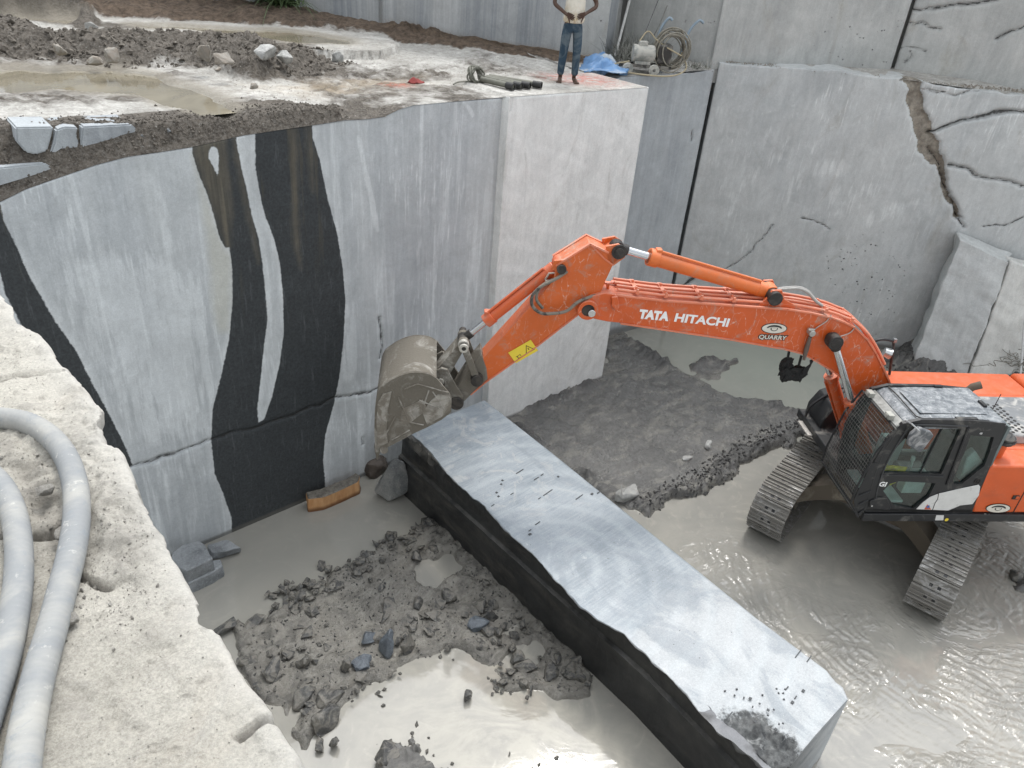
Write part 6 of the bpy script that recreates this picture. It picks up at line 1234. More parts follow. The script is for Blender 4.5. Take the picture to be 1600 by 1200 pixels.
hose([(-70, 650), (-20, 652), (15, 655), (45, 662), (78, 682), (103, 714), (117, 756), (120, 805), (113, 858), (99, 915), (82, 980), (62, 1050), (45, 1125), (34, 1200), (26, 1270)], .0355, 'long thick dusty hose curving in a hook down the ledge, the right one of two')
hose([(-90, 700), (-45, 722), (-12, 745), (8, 770), (22, 805), (29, 850), (29, 905), (21, 965), (6, 1035), (-18, 1110), (-40, 1180)], .034, 'shorter visible thick dusty hose at the left edge of the photo')
M_PEB = rough_rock('pebble_rock', (.40, .385, .35), (.24, .225, .2), sc_=4)
pp_ = [rock_mesh('pebble', 400 + k, (1, .8, .6), 12, 1, .04) for k in range(6)]
for me in pp_: me.materials.append(M_PEB)
mb = MB(); r7 = random.Random(9)
V, F = [], []
def scatter(name, n, fn, protos_, mat, kind_label, cat=None):
    vs, fs = [], []
    for i in range(n):
        g = fn()
        if g is None: continue
        x, y, z, s = g; me = r7.choice(protos_); R = Euler((r7.uniform(0, 6.3), r7.uniform(0, 6.3), r7.uniform(0, 6.3))).to_matrix() * s; b = len(vs)
        vs += [tuple(R @ v.co + Vector((x, y, z))) for v in me.vertices]; fs += [tuple(b + k for k in p.vertices) for p in me.polygons]
    me = bpy.data.meshes.new(name); me.from_pydata(vs, [], fs); o = link(name, me, mat); return tag(o, kind_label, cat, kind='stuff')
tiny = [rock_mesh('chip', 440 + k, (1, .8, .6), 9, 0, .0) for k in range(5)]
from mathutils.bvhtree import BVHTree
def bvh(name): o = bpy.data.objects[name]; return BVHTree.FromPolygons([v.co for v in o.data.vertices], [tuple(p.vertices) for p in o.data.polygons])
BL_ = bvh('ledge')
def zled(x, y): h = BL_.ray_cast(Vector((x, y, 9)), Vector((0, 0, -1))); return h[0].z if h[0] else LZ
grx = P2([(0, 690), (60, 720), (110, 760), (165, 740), (250, 850), (200, 1000), (100, 980), (60, 880), (0, 860)], LZ)
def fled():
    if r7.random() < .7:
        x, y = r7.uniform(-.6, .5), r7.uniform(1.2, 3.2)
        if sdf(np.array([x]), np.array([y]), grx)[0] < -.02 * r7.random(): return None
    else: x, y = r7.uniform(-1.2, .5), r7.uniform(.9, 4.4)
    e_ = float(np.interp(y, ey, ex)) - x
    if e_ < .03: return None
    return x, y, zled(x, y) + .002, r7.uniform(.0025, .007) * (1 + 1.6 * (r7.random() < .07))
scatter('gravel', 9000, fled, tiny, M_PEB, 'fine grit and pebbles strewn over the dusty ledge', 'gravel')
for (x, y, s, lb) in ((108, 838, .05, 'small grey stone beside the right hose on the ledge'), (116, 970, .035, 'tiny stone right of the long hose, halfway down the ledge'), (72, 770, .04, 'stone inside the bend of the long hose')):
    rock(x, y, LZ + .012, s * 1.4, int(x), M_PEB, lb, (1, .8, .6), sink=.2)
# ------------------------------------------------------------------ rubble as a mass
def inpoly(pl, zf, smin, smax, edge=None):
    bx0, bx1 = min(p[0] for p in pl), max(p[0] for p in pl); by0, by1 = min(p[1] for p in pl), max(p[1] for p in pl)
    def f():
        x, y = r7.uniform(bx0, bx1), r7.uniform(by0, by1); d = float(sdf(np.array([x]), np.array([y]), pl)[0])
        if d < -.05: return None
        if edge and d > edge * r7.random() ** 2 + .05: return None
        return x, y, zf(x, y), r7.uniform(smin, smax)
    return f
# heights read back from the finished ground sheets
from mathutils.bvhtree import BVHTree
def bvh(name): o = bpy.data.objects[name]; return BVHTree.FromPolygons([v.co for v in o.data.vertices], [tuple(p.vertices) for p in o.data.polygons])
BP_, BG_ = bvh('pit_floor'), bvh('ground')
def zpit(x, y): h = BP_.ray_cast(Vector((x, y, 5)), Vector((0, 0, -1))); return h[0].z if h[0] else 0
def zgr(x, y): h = BG_.ray_cast(Vector((x, y, 12)), Vector((0, 0, -1))); return h[0].z if h[0] else 5.85
M_CLOD = rough_rock('mud_clods', (.085, .083, .08), (.04, .04, .04), rough=.6, sc_=2); M_CLOD2 = rough_rock('soil_clods', (.19, .17, .145), (.10, .088, .074), rough=.9, sc_=2)
scatter('rubble', 2600, inpoly(mud_front, zpit, .012, .05), tiny, M_CLOD, 'wet rubble and mud crumbs over the debris heap')
ridge_b = P2([(1300, 650), (1290, 676), (1250, 694), (1180, 716), (1165, 738), (1120, 762), (1090, 780), (1045, 792), (1015, 810), (975, 800), (1020, 770), (1090, 735), (1150, 690), (1230, 660)])
scatter('rubble', 1500, inpoly(ridge_b, zpit, .02, .09), tiny, M_CLOD, 'dark crumbled mud ridge between the mud flat and the water')
scatter('rubble', 3800, inpoly(mud_heap, zpit, .02, .10), tiny, M_CLOD, 'dark crumbled mud heap at the foot of the wide wall')
scatter('rubble', 500, inpoly(mud_back, zpit, .008, .03), tiny, M_CLOD, 'mud crumbs on the flat behind the beam')
scatter('rubble', 4500, inpoly(pile, zgr, .02, .10), tiny, M_CLOD2, 'churned soil clods on the muddy bench')
def bank():
    x = r7.uniform(-.5, 5.3); y = 8.84 + abs(r7.gauss(0, .25)); return x, y, zgr(x, y), r7.uniform(.01, .05)
scatter('rubble', 2600, bank, tiny, M_CLOD2, 'loose soil and grit on the bank above the striped wall')
scatter('rubble', 2200, inpoly(P2([(330, 130), (560, 75), (760, 80), (880, 100), (860, 125), (740, 140), (600, 178), (480, 190), (420, 180)], 5.85), zgr, .006, .028), tiny, M_SOILROCK, 'grit scattered over the pale dusty bench')
def lipf():
    s_ = r7.uniform(.1, 9); p = np.array([BIG0[0], BIG0[1], 0]) + dd * s_ - BN * abs(r7.gauss(.15, .22)); return p[0], p[1], 5.93, r7.uniform(.015, .06)
scatter('rubble', 1100, lipf, tiny, M_SOILROCK, 'dusty rubble along the ledge on top of the wide cracked wall')
lm = MB(); A_ = np.array([BIG0[0], BIG0[1], 5.88]); 
# ledge between the wide wall and the upper faces
Q0 = [tuple(np.array([BIG0[0], BIG0[1]]) - BN[:2] * .05 + dd[:2] * k) for k in (-.6, 2, 4, 6, 11)]; Q1 = [DL, tuple((np.array(DL) + np.array(DR)) / 2), DR, tuple(_g + _u * 2), tuple(_g + _u * 9)]
vs = [(a[0], a[1], z_) for a, z_ in zip(Q0, (5.72, 5.93, 5.94, 5.85, 5.78))] + [(b[0] - BN[0] * .3, b[1] - BN[1] * .3, 5.99) for b in Q1]
lm.add(vs, [(i, i + 1, i + 6, i + 5) for i in range(4)]); lo = lm.build('rock_ledge', M_BENCH); tag(lo, kind='structure')
# sawn stones in the bank
def bankstone(px, y0, y1, label, seed, mat=M_ROCK):
    pts = [aty(x, y, y0) for x, y in px]; bm = bmesh.new(); a = [bm.verts.new(tuple(p)) for p in pts]; b = [bm.verts.new((p[0] + .02, y1, p[2])) for p in pts]; n = len(pts)
    bm.faces.new(a); bm.faces.new(b[::-1])
    for i in range(n): bm.faces.new((a[i], b[i], b[(i + 1) % n], a[(i + 1) % n]))
    bmesh.ops.recalc_face_normals(bm, faces=bm.faces); bmesh.ops.bevel(bm, geom=bm.edges[:], offset=.015, segments=2, affect='EDGES'); me = bpy.data.meshes.new('rock'); bm.to_mesh(me); bm.free(); o = link('rock', me, mat); auto_smooth(o, 30); return tag(o, label, 'rock')
SB = rock_mat('bank_granite', (.34, .365, .38), (.25, .27, .29), hatch=.3, attrs=False)
bankstone([(24, 199), (84, 198), (80, 215), (74, 236), (56, 242), (40, 238), (26, 222)], 8.93, 9.4, 'rounded grey sawn stone in the soil bank, leftmost of the row of three', 1, SB)
bankstone([(88, 203), (100, 198), (122, 199), (119, 212), (124, 225), (122, 239), (78, 240), (84, 222)], 8.93, 9.4, 'squarish grey sawn stone in the middle of the row in the soil bank', 2, SB)
bankstone([(129, 198), (205, 194), (214, 202), (215, 218), (210, 230), (128, 240), (126, 220)], 8.92, 9.4, 'widest grey sawn stone, right end of the row in the soil bank', 3, SB)
bankstone([(-60, 270), (0, 262), (70, 255), (82, 262), (78, 272), (40, 280), (0, 292), (-60, 305)], 8.86, 9.3, 'long grey stone lower in the soil bank under the row of three', 4, SB)
for i, (x, y, s) in enumerate(((222, 215, .10), (264, 205, .09), (279, 217, .09), (296, 220, .10), (283, 228, .07), (268, 213, .06), (262, 222, .06))):
    p = aty(x, y, 8.92); me = pp_[i % 6]; o = bpy.data.objects.new('rock', rock_mesh('rock', 500 + i, (1, .7, .9), 12, 1)); o.data.materials.append(M_ROCK); COL.objects.link(o); o.scale = (s,) * 3; o.location = tuple(p); o.rotation_euler = (0, 0, i); tag(o, 'small grey stone stuck in the soil bank right of the sawn stones', 'rock', 'small stones in the soil bank')
for i, (x, y, s, mt, lb, dm) in enumerate((
    (420, 82, .46, M_ROCKLT, 'jagged white and grey boulder on the muddy bench left of the puddle', (1, .7, .5)), (445, 88, .30, M_ROCKLT, 'smaller pale boulder touching the jagged white one', (1, .8, .7)),
    (527, 92, .30, M_ROCKLT, 'pale lone rock on the dusty bench right of the white boulder', (.8, .7, 1)), (142, 42, .30, M_ROCKLT, 'white stone at the end of the farthest puddle', (1, .8, .8)),
    (320, 82, .28, M_SOILROCK, 'brownish square rock in the churned soil left of the white boulder', (.9, .7, .9)), (350, 90, .30, M_SOILROCK, 'wide brown rock in the churned soil beside the square one', (1, .7, .6)),
    (175, 86, .26, M_SOILROCK, 'yellowish rock in the churned soil above the big puddle', (1, .8, .8)), (148, 96, .24, M_SOILROCK, 'tan rock in the churned soil, left of the yellowish one', (1, .8, .8)), (95, 75, .26, M_SOILROCK, 'dusty rock on the soil pile at the far left', (1, .8, .7)), (338, 110, .18, M_SOILROCK, 'small pale rock at the front of the soil pile', (1, .8, .7)), (395, 135, .14, M_SOILROCK, 'dark small rock right of the big puddle', (1, .8, .7)))):
    p = at(x, y, 5.95); g_ = zgr(p[0], p[1]); p = at(x, y, g_ + s * .15); me = rock_mesh('rock', 520 + i, dm, 14, 2); o = link('rock', me, mt); auto_smooth(o, 28); o.scale = (s,) * 3; o.location = (p[0], p[1], g_ + s * .12); o.rotation_euler = (0, 0, i * 1.3); tag(o, lb, 'rock')
sc_p = [rock_mesh('soil_clod', 560 + k, (1, .8, .7), 12, 1, .06) for k in range(6)]
for me in sc_p: me.materials.append(M_CLOD2)
k = 0; bx0, bx1 = min(p[0] for p in pile), max(p[0] for p in pile); by0, by1 = min(p[1] for p in pile), max(p[1] for p in pile)
while k < 90:
    x, y = r7.uniform(max(bx0, 0), bx1), r7.uniform(by0, by1)
    if sdf(np.array([x]), np.array([y]), pile)[0] < 0: continue
    s = r7.uniform(.07, .18); o = bpy.data.objects.new('soil_clod', r7.choice(sc_p)); COL.objects.link(o); o.scale = (s,) * 3; o.location = (x, y, zgr(x, y) + s * .1); o.rotation_euler = (r7.uniform(-.4, .4), r7.uniform(-.4, .4), r7.uniform(0, 6)); tag(o, 'brown soil clod on the churned pile of the muddy bench', 'clod', 'soil clods on the muddy bench'); k += 1
# ------------------------------------------------------------------ drill rods, coil, cloths
RODM = plain('rod_steel', (.17, .17, .14), .6, .2, .3, dirt=(.34, .33, .29), dirtamt=.2); RODD = plain('rod_end', (.02, .02, .02), .5)
for i, (a, b, w_) in enumerate((((752, 131), (801, 141), 'nearest'), ((756, 129), (813, 139.5), 'second from the near edge'), ((760, 128), (826, 138.5), 'third from the near edge'), ((764, 126.5), (844, 137), 'farthest and longest showing'))):
    A_ = at(*a, 5.90); B_ = at(*b, 5.92); A_[2] = zgr(A_[0], A_[1]) + .055; B_[2] = zgr(B_[0], B_[1]) + .06
    mb = MB(); mb.cyl(A_, B_, .042, 16); o = mb.build('drill_rod', RODM, None, bevel=.004); tag(o, 'dusty drill rod lying on the bench edge, %s in the bundle' % w_, 'rod', 'drill rods on the bench edge')
    d = Vector(B_ - A_).normalized(); mb = MB(); mb.ring(Vector(B_) - d * .12, Vector(B_) + d * .02, .052, .03, 16); mb.cyl(Vector(B_) - d * .11, Vector(B_) - d * .1, .04, 12); mb.build('rod_end', RODD, o)
c0 = at(743, 132, 5.88); c0[2] = zgr(c0[0], c0[1]) + .10; mb = MB(); r3 = random.Random(3)
for k in range(9):
    rr0 = .10 + r3.uniform(-.02, .03); ox, oz = r3.uniform(-.03, .03), r3.uniform(-.02, .02); tl = r3.uniform(-.3, .3)
    mb.tube([(c0[0] + ox + rr0 * math.cos(t), c0[1] + .05 * math.sin(t * 2 + k) + rr0 * math.sin(t) * .4, c0[2] + oz + rr0 * math.sin(t)) for t in np.linspace(0, 6.2, 22)], .014, 5)
mb.tube(spline([(c0[0] - .1, c0[1], c0[2] - .08), (c0[0] - .3, c0[1] + .05, c0[2] - .09), (c0[0] - .45, c0[1] - .02, c0[2] - .1)], 5), .012, 5)
tag(mb.build('rope_coil', RODM, None, smooth=60), 'grey coil of rope at the left end of the drill rods', 'rope coil')
def crumple(name, px, z, hgt, mat, label, cat, seed=1, res=46):
    P = [at(x, y, z) for x, y in px]; pl = [(p[0], p[1]) for p in P]; bx0, bx1 = min(p[0] for p in pl), max(p[0] for p in pl); by0, by1 = min(p[1] for p in pl), max(p[1] for p in pl)
    xs = np.linspace(bx0, bx1, res); ys_ = np.linspace(by0, by1, res); X, Y = np.meshgrid(xs, ys_); d = sdf(X, Y, pl); w0 = .25 * min(bx1 - bx0, by1 - by0)
    rid_ = 1 - np.abs(fbm(X * 2.6, Y * 2.6, 3, seed)) * 1.6; Z = np.vectorize(zgr)(X, Y) + .01 + hgt * sstep(-.02, w0, d) * (.45 + .55 * np.clip(rid_, 0, 1.2))
    bm = bmesh.new(); V = [[bm.verts.new((X[j, i], Y[j, i], Z[j, i])) for i in range(res)] for j in range(res)]
    for j in range(res - 1):
        for i in range(res - 1):
            if d[j, i] > -.03 and d[j + 1, i + 1] > -.03: bm.faces.new((V[j][i], V[j][i + 1], V[j + 1][i + 1], V[j + 1][i]))
    bmesh.ops.delete(bm, geom=[v for v in bm.verts if not v.link_faces], context='VERTS'); me = bpy.data.meshes.new(name); bm.to_mesh(me); bm.free()
    o = link(name, me, mat, smooth=True); s_ = o.modifiers.new('solid', 'SOLIDIFY'); s_.thickness = .012; return tag(o, label, cat)
crumple('tarpaulin', [(908, 103), (915, 92), (930, 86), (950, 86), (962, 92), (975, 98), (980, 106), (975, 112), (960, 112), (945, 108), (920, 108)], 5.88, .24, plain('blue_tarp', (.13, .27, .50), .5, var=.35, sc_=3, dirt=(.42, .45, .46), dirtamt=.5), 'crumpled blue tarpaulin on the bench behind the standing man', 'tarpaulin', 4)
crumple('red_cloth', [(636, 134), (646, 129), (656, 130), (660, 135), (650, 137), (640, 136)], 5.84, .10, plain('red_cloth', (.25, .035, .03), .8, var=.4), 'small dark red rag lying on the pale bench left of the drill rods', 'rag', 7, 20)
# ------------------------------------------------------------------ motor trolley with a wire coil
mo = at(1008, 104, 5.85); mz = zgr(mo[0], mo[1]); vr = math.atan2(ROT[1][0], ROT[0][0])    # turned to run along the bench
TR = empty('pump_trolley', (mo[0], mo[1], mz), vr); tag(TR, 'grey motor on a wheeled frame with a wire coil beside the blue tarpaulin', 'motor trolley')
GM = plain('motor_grey', (.28, .29, .27), .55, .2, dirt=(.45, .44, .40), dirtamt=.8); DKM = plain('dark_machine', (.035, .033, .03), .6, dirt=(.2, .19, .17), dirtamt=.6)
mb = MB(); mb.box((-.05, .05, .14), (1.0, .06, .05)); mb.box((-.05, -.25, .14), (1.0, .06, .05)); mb.box((-.5, -.1, .14), (.06, .36, .05)); mb.box((.42, -.1, .14), (.06, .36, .05)); mb.build('frame', DKM, TR, bevel=.005)
mb = MB(); mb.cyl((-.30, -.12, .34), (.10, -.12, .34), .16, 24); mb.box((-.1, -.12, .19), (.3, .26, .06)); mb.box((-.12, -.12, .52), (.16, .14, .08)); mt_ = mb.build('motor', GM, TR, bevel=.01)
mb = MB(); mb.cyl((.10, -.12, .34), (.13, -.12, .34), .15, 24, .12); mb.build('motor_cover', GM, mt_, bevel=.005)
mb = MB(); mb.box((.30, -.05, .36), (.28, .34, .34)); mb.build('gearbox', DKM, TR, bevel=.03)
for k in range(2): mb = MB(); mb.ring((.12 - .5 * k, -.36, .09), (.12 - .5 * k, -.29, .09), .10, .03, 20); mb.build('wheel', GM, TR, bevel=.005)
mb = MB()
for k in range(16):
    r0 = .30 + r3.uniform(-.05, .04); cx, cy, cz = .44 + r3.uniform(-.05, .05), .02, .42 + r3.uniform(-.04, .06); mb.tube([(cx + r0 * .9 * math.cos(t), cy + .16 * math.sin(t + k) + .02 * k - .15, cz + r0 * math.sin(t)) for t in np.linspace(0, 6.28, 26)], .013, 5)
mb.build('wire_coil', plain('wire_coil', (.30, .28, .23), .6, .2, var=.5, sc_=20), TR, smooth=60)
for k in range(2): mb = MB(); mb.tube(spline([(.15 + .52 * k, .1, .35), (.22 + .55 * k, .2, .75), (.34 + .58 * k, .22, .95), (.42 + .6 * k, .22, .92)], 5), .025, 8); mb.build('handle', plain('handle_blue', (.25, .32, .38), .5), TR, smooth=60)
mb = MB(); mb.tube(spline([(-.35, -.2, .2), (-.75, -.3, .12), (-1.0, -.1, .04), (-.7, .1, .03), (-.3, -.45, .03), (.4, -.5, .04), (.75, -.2, .15), (.65, 0, .4)], 8), .016, 6); mb.tube(spline([(-.2, -.1, .55), (-.05, .0, .72), (.12, -.05, .60), (.3, -.2, .5), (.6, -.3, .38)], 6), .014, 6); mb.build('cable', plain('cable_tan', (.42, .36, .24), .7), TR, smooth=60)
# pole and ropes
A_ = at(961, 88, 5.86); B_ = aty(987, -12, 11.75); mb = MB(); mb.cyl(A_, B_, .028, 10); tag(mb.build('pole', plain('white_pole', (.62, .62, .60), .6)), 'slim white pole leaning against the rock face beside the tarpaulin', 'pole')
ws = np.array(q(1041, 92, 5.95))
for (a, b, l_) in (((1031, -6), (992, 84), 'dark rope hanging down the plain rock face to the bush'), ((1043, 8), (1018, 62), 'thin pale rope hanging above the motor trolley')):
    B_ = at(*b, 6.1); A_ = atp(a[0], a[1], np.array([*DL, 0]), nrm([CAM[0] - DL[0], CAM[1] - DL[1], 0])); mb = MB(); mb.tube(spline([tuple(A_), tuple((A_ + B_) / 2 + [0, 0, -.06]), tuple(B_)], 6), .010, 6); tag(mb.build('rope', plain('rope_grey', (.12, .12, .12), .8) if a[0] == 1031 else plain('rope_pale', (.4, .4, .38), .8)), l_, 'rope')
mb = MB(); A_ = at(1000, 62, 6.2); 
# ------------------------------------------------------------------ plants
def blades(name, c, n, L, spread, mat, label, cat, droop=.6, wd=.012, lean=(0, 0), seed=1, kind=None, base=.1):
    r = random.Random(seed); vs, fs = [], []
    for i in range(n):
        a = r.uniform(0, 6.283); up = r.uniform(.3, 1); l = L * r.uniform(.5, 1.1); dx, dy = math.cos(a) * spread + lean[0], math.sin(a) * spread + lean[1]
        bx, by = c[0] + r.gauss(0, base), c[1] + r.gauss(0, base); px_, py_ = -math.sin(a), math.cos(a); b = len(vs); K = 6
        for k in range(K):
            t = k / (K - 1); w = wd * (1 - t * .9); x = bx + dx * l * t * (1 - up * .3 + .3 * t); y = by + dy * l * t * (1 - up * .3 + .3 * t); z = c[2] + l * (up * t - droop * t * t * (1.25 - up))
            vs += [(x - px_ * w, y - py_ * w, z), (x + px_ * w, y + py_ * w, z + w * .5)]
        for k in range(K - 1): fs.append((b + 2 * k, b + 2 * k + 1, b + 2 * k + 3, b + 2 * k + 2))
    me = bpy.data.meshes.new(name); me.from_pydata(vs, [], fs); o = link(name, me, mat); return tag(o, label, cat, kind=kind)
LG = plain('leaf_green', (.10, .15, .06), .6, var=.5, sc_=3); LGY = plain('leaf_grey', (.085, .095, .07), .8, var=.5, sc_=6, dirt=(.3, .3, .27), dirtamt=.8); LDRY = plain('dry_brush', (.24, .16, .09), .9, var=.5, sc_=5); ROOTM = plain('root', (.22, .21, .18), .9, var=.4)
p = at(440, 22, 5.95); p[2] = zgr(p[0], p[1]); blades('grass_clump', p, 200, 1.6, .8, LG, 'long green leafy grass clump against the far rock face at upper left', 'grass clump', .75, .022, (-.45, -.1), 3, base=.18)
for (x, y, n_, L_, lb, sd) in ((985, 88, 420, .75, 'scraggly grey green bush between the white pole and the motor', 4), (915, 74, 130, .4, 'small green tuft at the foot of the rock face behind the man', 5), (1090, 102, 70, .3, 'little dusty tuft right of the wire coil', 6), (330, 22, 80, .5, 'low grass tuft left of the long leafy clump', 7), (1010, 84, 260, .6, 'dusty bush behind the motor trolley', 8)):
    p = at(x, y, 5.88); p[2] = zgr(p[0], p[1]) - .03; blades('bush', p, n_, L_, .75, LGY if sd != 5 else LG, lb, 'bush', .35, .008, (0, 0), sd, base=.28 if n_ > 200 else .12)
def brush():
    t = r7.random(); x0, y0 = (600 + 340 * t, 40 + 46 * t + r7.gauss(0, 4)); p = at(x0, y0, 5.95); return p
vs, fs = [], []; r = random.Random(6)
for i in range(2600):
    p = brush(); z_ = zgr(p[0], p[1]); a = r.uniform(0, 6.3); l = r.uniform(.05, .22); b = len(vs); w = .006; u_ = r.uniform(.1, .9)
    vs += [(p[0], p[1], z_), (p[0] + w, p[1] + w, z_), (p[0] + math.cos(a) * l, p[1] + math.sin(a) * l, z_ + l * u_)]; fs.append((b, b + 1, b + 2))
me = bpy.data.meshes.new('dry_brush'); me.from_pydata(vs, [], fs); tag(link('dry_brush', me, LDRY), 'dry brown twigs along the foot of the banded rock face', kind='stuff')
# roots and sticks at the right edge
mb = MB(); r = random.Random(8); c0 = at(1585, 560, .7)
for i in range(46):
    a = c0 + np.array([r.gauss(0, .25), r.gauss(0, .35), r.uniform(-.1, .1)]); pts = [a]
    for k in range(5): pts.append(pts[-1] + np.array([r.gauss(0, .13), r.gauss(0, .13), r.gauss(0, .1)]))
    mb.tube(spline([tuple(q_) for q_ in pts], 3), r.uniform(.004, .009), 4)
tag(mb.build('root_tangle', ROOTM), 'tangle of thin dry roots at the foot of the slabs, right edge', 'roots')
mb = MB(); mb.cyl(at(1594, 592, .55), wp(1601, 500, .95), .022, 8); tag(mb.build('stick', plain('white_stick', (.55, .56, .55), .6)), 'thin white stick standing by the root tangle at the right edge', 'stick')
mb = MB(); mb.cyl(wp(1583, 548, .95), wp(1586, 490, .85), .013, 8); tag(mb.build('iron_bar', GREASE), 'short dark iron bar standing against the slab at the right edge', 'iron bar')
# ------------------------------------------------------------------ the man on the bench
SKIN = plain('skin_dark', (.075, .038, .024), .55, var=.15); JEANS = plain('jeans', (.028, .060, .095), .9, var=.35, sc_=7, dirt=(.09, .12, .14), dirtamt=.7, bump=.3); SHIRT = NM('cream_shirt', .9)
g = SHIRT.n('ShaderNodeNewGeometry'); sx = SHIRT.n('ShaderNodeSeparateXYZ'); SHIRT.L(SHIRT.tc.outputs['Object'], sx.inputs[0]); f = SHIRT.math('MULTIPLY', SHIRT.ramp(SHIRT.noise(7, 6, .7, .5), .42, .6), SHIRT.ramp(sx.outputs['Z'], 1.2, .95)); SHIRT.col(SHIRT.mix(f, (.66, .63, .55), (.42, .33, .20))); SHIRT.bump(SHIRT.noise(9, 3, .5, 1.5), .5, .03); SHIRT = SHIRT.m
HAIR = plain('hair_black', (.01, .009, .008), .9)
pf = at(886, 131, 5.84); pz = zgr(pf[0], pf[1]); PR = empty('person', (pf[0], pf[1], pz), math.atan2(ROT[1][0], ROT[0][0]) + .12)
tag(PR, 'barefoot man in cream shirt and blue jeans standing hands on hips at the bench edge', 'person')
def skin(name, V, E_, R_, mat, sub=2, mods=()):
    me = bpy.data.meshes.new(name); me.from_pydata(V, E_, []); o = bpy.data.objects.new(name, me); COL.objects.link(o); o.parent = PR
    s_ = o.modifiers.new('skin', 'SKIN'); s_.use_smooth_shade = True; s_.branch_smoothing = .6
    for i, sv in enumerate(me.skin_vertices[0].data): r_ = R_[i]; sv.radius = r_ if isinstance(r_, tuple) else (r_, r_); sv.use_root = (i == 0)
    ss_ = o.modifiers.new('sub', 'SUBSURF'); ss_.levels = ss_.render_levels = sub
    dg = bpy.context.evaluated_depsgraph_get(); dg.update(); m2 = bpy.data.meshes.new_from_object(o.evaluated_get(dg)); m2.name = name
    o.modifiers.clear(); o.data = m2; m2.materials.clear(); m2.materials.append(mat); m2.polygons.foreach_set('use_smooth', [True] * len(m2.polygons)); return o
# x right in the picture, -y towards the camera
HV = [(0, 0, .93), (0, 0, 1.05), (0, -.01, 1.2), (0, 0, 1.38), (0, 0, 1.48), (0, 0, 1.56), (0, -.015, 1.63), (0, -.015, 1.72), (0, -.005, 1.79),
      (-.18, 0, 1.43), (-.34, .02, 1.20), (-.335, -.02, 1.14), (-.17, -.09, 1.03), (-.12, -.13, 1.00), (.18, 0, 1.43), (.34, .02, 1.20), (.335, -.02, 1.14), (.17, -.09, 1.05), (.12, -.13, 1.02),
      (-.10, 0, .86), (-.115, -.01, .47), (-.125, .01, .10), (-.125, .03, .045), (-.15, -.10, .03), (-.17, -.17, .022),
      (.09, 0, .86), (.10, -.02, .47), (.105, 0, .10), (.105, .03, .045), (.115, -.11, .03), (.12, -.18, .022)]
HE = [(0, 1), (1, 2), (2, 3), (3, 4), (4, 5), (5, 6), (6, 7), (7, 8), (3, 9), (9, 10), (10, 11), (11, 12), (12, 13), (3, 14), (14, 15), (15, 16), (16, 17), (17, 18), (0, 19), (19, 20), (20, 21), (21, 22), (22, 23), (23, 24), (0, 25), (25, 26), (26, 27), (27, 28), (28, 29), (29, 30)]
HR = [(.14, .10), (.125, .09), (.14, .10), (.15, .10), (.07, .065), (.055, .055), (.07, .085), (.078, .095), (.045, .055),
      .055, .038, .036, .026, .03, .055, .038, .036, .026, .03, .08, .052, .036, .036, .038, .02, .08, .052, .036, .036, .038, .02]
skin('body', HV, HE, HR, SKIN)
for sg in (-1, 1):
    hb_ = MB(); wx, wy, wz = sg * .12, -.13, (1.00 if sg < 0 else 1.02)
    for k in range(4):
        l = (.075, .085, .08, .062)[k]; dz = .03 - k * .021; b0_ = Vector((wx - sg * .02, wy - .005, wz + dz)); d1 = Vector((-sg * .9, -.10, -.30 + .12 * (1.5 - k) * .3)).normalized()
        hb_.tube([b0_ - d1 * .04, b0_ + d1 * .01, b0_ + d1 * l * .5, b0_ + d1 * l + Vector((0, .012, -.006))], [.012, .0105, .0095, .0065], 8)
    b0_ = Vector((wx, wy - .01, wz - .02)); hb_.tube([b0_, b0_ + Vector((-sg * .015, -.0, -.04)), b0_ + Vector((-sg * .03, .0, -.085))], [.014, .012, .008], 8)
    hb_.build('hand', SKIN, PR, smooth=70)
skin('trousers', [(0, 0, .95), (0, 0, .88), (-.10, 0, .80), (-.115, -.01, .48), (-.128, .01, .16), (-.13, .01, .09), (.09, 0, .80), (.10, -.02, .48), (.108, 0, .16), (.108, 0, .09)], [(0, 1), (1, 2), (2, 3), (3, 4), (4, 5), (1, 6), (6, 7), (7, 8), (8, 9)], [(.165, .115), (.165, .12), (.092, .095), (.068, .075), (.058, .062), (.058, .06), (.092, .095), (.068, .075), (.058, .062), (.058, .06)], JEANS)
skin('shirt', [(0, 0, .87), (0, 0, .95), (0, 0, 1.1), (0, -.005, 1.25), (0, 0, 1.40), (0, 0, 1.49), (-.17, 0, 1.43), (-.26, .01, 1.31), (-.285, .015, 1.27), (.17, 0, 1.43), (.26, .01, 1.31), (.285, .015, 1.27)], [(0, 1), (1, 2), (2, 3), (3, 4), (4, 5), (4, 6), (6, 7), (7, 8), (4, 9), (9, 10), (10, 11)],
     [(.195, .14), (.19, .135), (.18, .13), (.19, .135), (.175, .125), (.075, .07), (.075, .07), (.072, .068), (.072, .068), (.075, .07), (.072, .068), (.072, .068)], SHIRT)
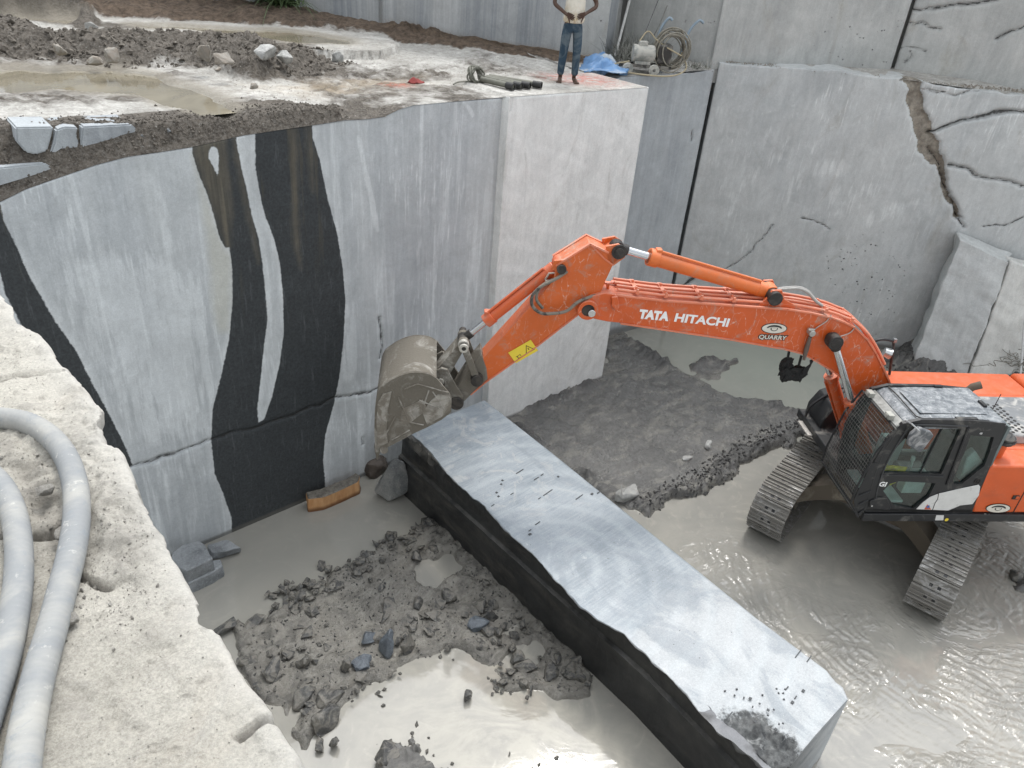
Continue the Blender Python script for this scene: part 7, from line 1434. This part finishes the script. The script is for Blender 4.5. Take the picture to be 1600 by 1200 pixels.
mb = MB(); mb.box((.075, -.128, 1.345), (.05, .006, .055)); lgp = mb.build('chest_badge', plain('badge_blue', (.05, .08, .25), .6), PR); mb = MB(); mb.box((.075, -.133, 1.35), (.028, .006, .02)); mb.build('badge_mark', plain('badge_white', (.6, .6, .6), .6), PR)
# head details
me = rock_mesh('hair', 9, (1, 1, 1), 60, 2, .02); me.transform(Matrix.Translation((0, .012, 1.745)) @ Matrix.Diagonal((.165, .20, .16, 1))); link('hair', me, HAIR, PR, True)
mb = MB(); mb.tube([(0, -.098, 1.70), (0, -.125, 1.66), (0, -.105, 1.65)], [.008, .017, .014], 8); mb.build('nose', SKIN, PR, smooth=70)
mb = MB(); mb.tube([(-.025, -.098, 1.625), (0, -.108, 1.628), (.025, -.098, 1.625)], [.005, .009, .005], 8); mb.build('mouth', plain('lips', (.11, .04, .035), .5), PR, smooth=70)
for sg in (-1, 1):
    mb = MB(); mb.tube([(sg * .045, -.082, 1.70), (sg * .03, -.093, 1.70), (sg * .018, -.09, 1.70)], [.004, .011, .004], 8); mb.build('eye', plain('eye_white', (.6, .58, .55), .3), PR, smooth=70)
    mb = MB(); mb.cyl((sg * .03, -.100, 1.70), (sg * .03, -.106, 1.70), .006, 10); mb.build('iris', HAIR, PR)
    mb = MB(); mb.tube([(sg * .082, .0, 1.72), (sg * .092, .012, 1.70), (sg * .088, .008, 1.66), (sg * .08, 0, 1.65)], [.008, .014, .010, .005], 8); mb.build('ear', SKIN, PR, smooth=70)
    # toes
    mb = MB(); fx0, fy0 = ((-.17, -.17) if sg < 0 else (.12, -.18))
    for k in range(5): mb.tube([(fx0 + (k - 2) * .016, fy0 + .03, .02), (fx0 + (k - 2) * .018 + (.0 if sg > 0 else -.008), fy0 - .035 + abs(k - (1 if sg > 0 else 3)) * .008, .012)], [.012, .008], 6)
    mb.build('toes', SKIN, PR, smooth=70)
# ------------------------------------------------------------------ tidy the tree: thing > part > sub-part
for o in list(bpy.data.objects):
    ch = [o]
    while ch[-1].parent: ch.append(ch[-1].parent)
    if len(ch) > 3: o.parent = ch[-2]
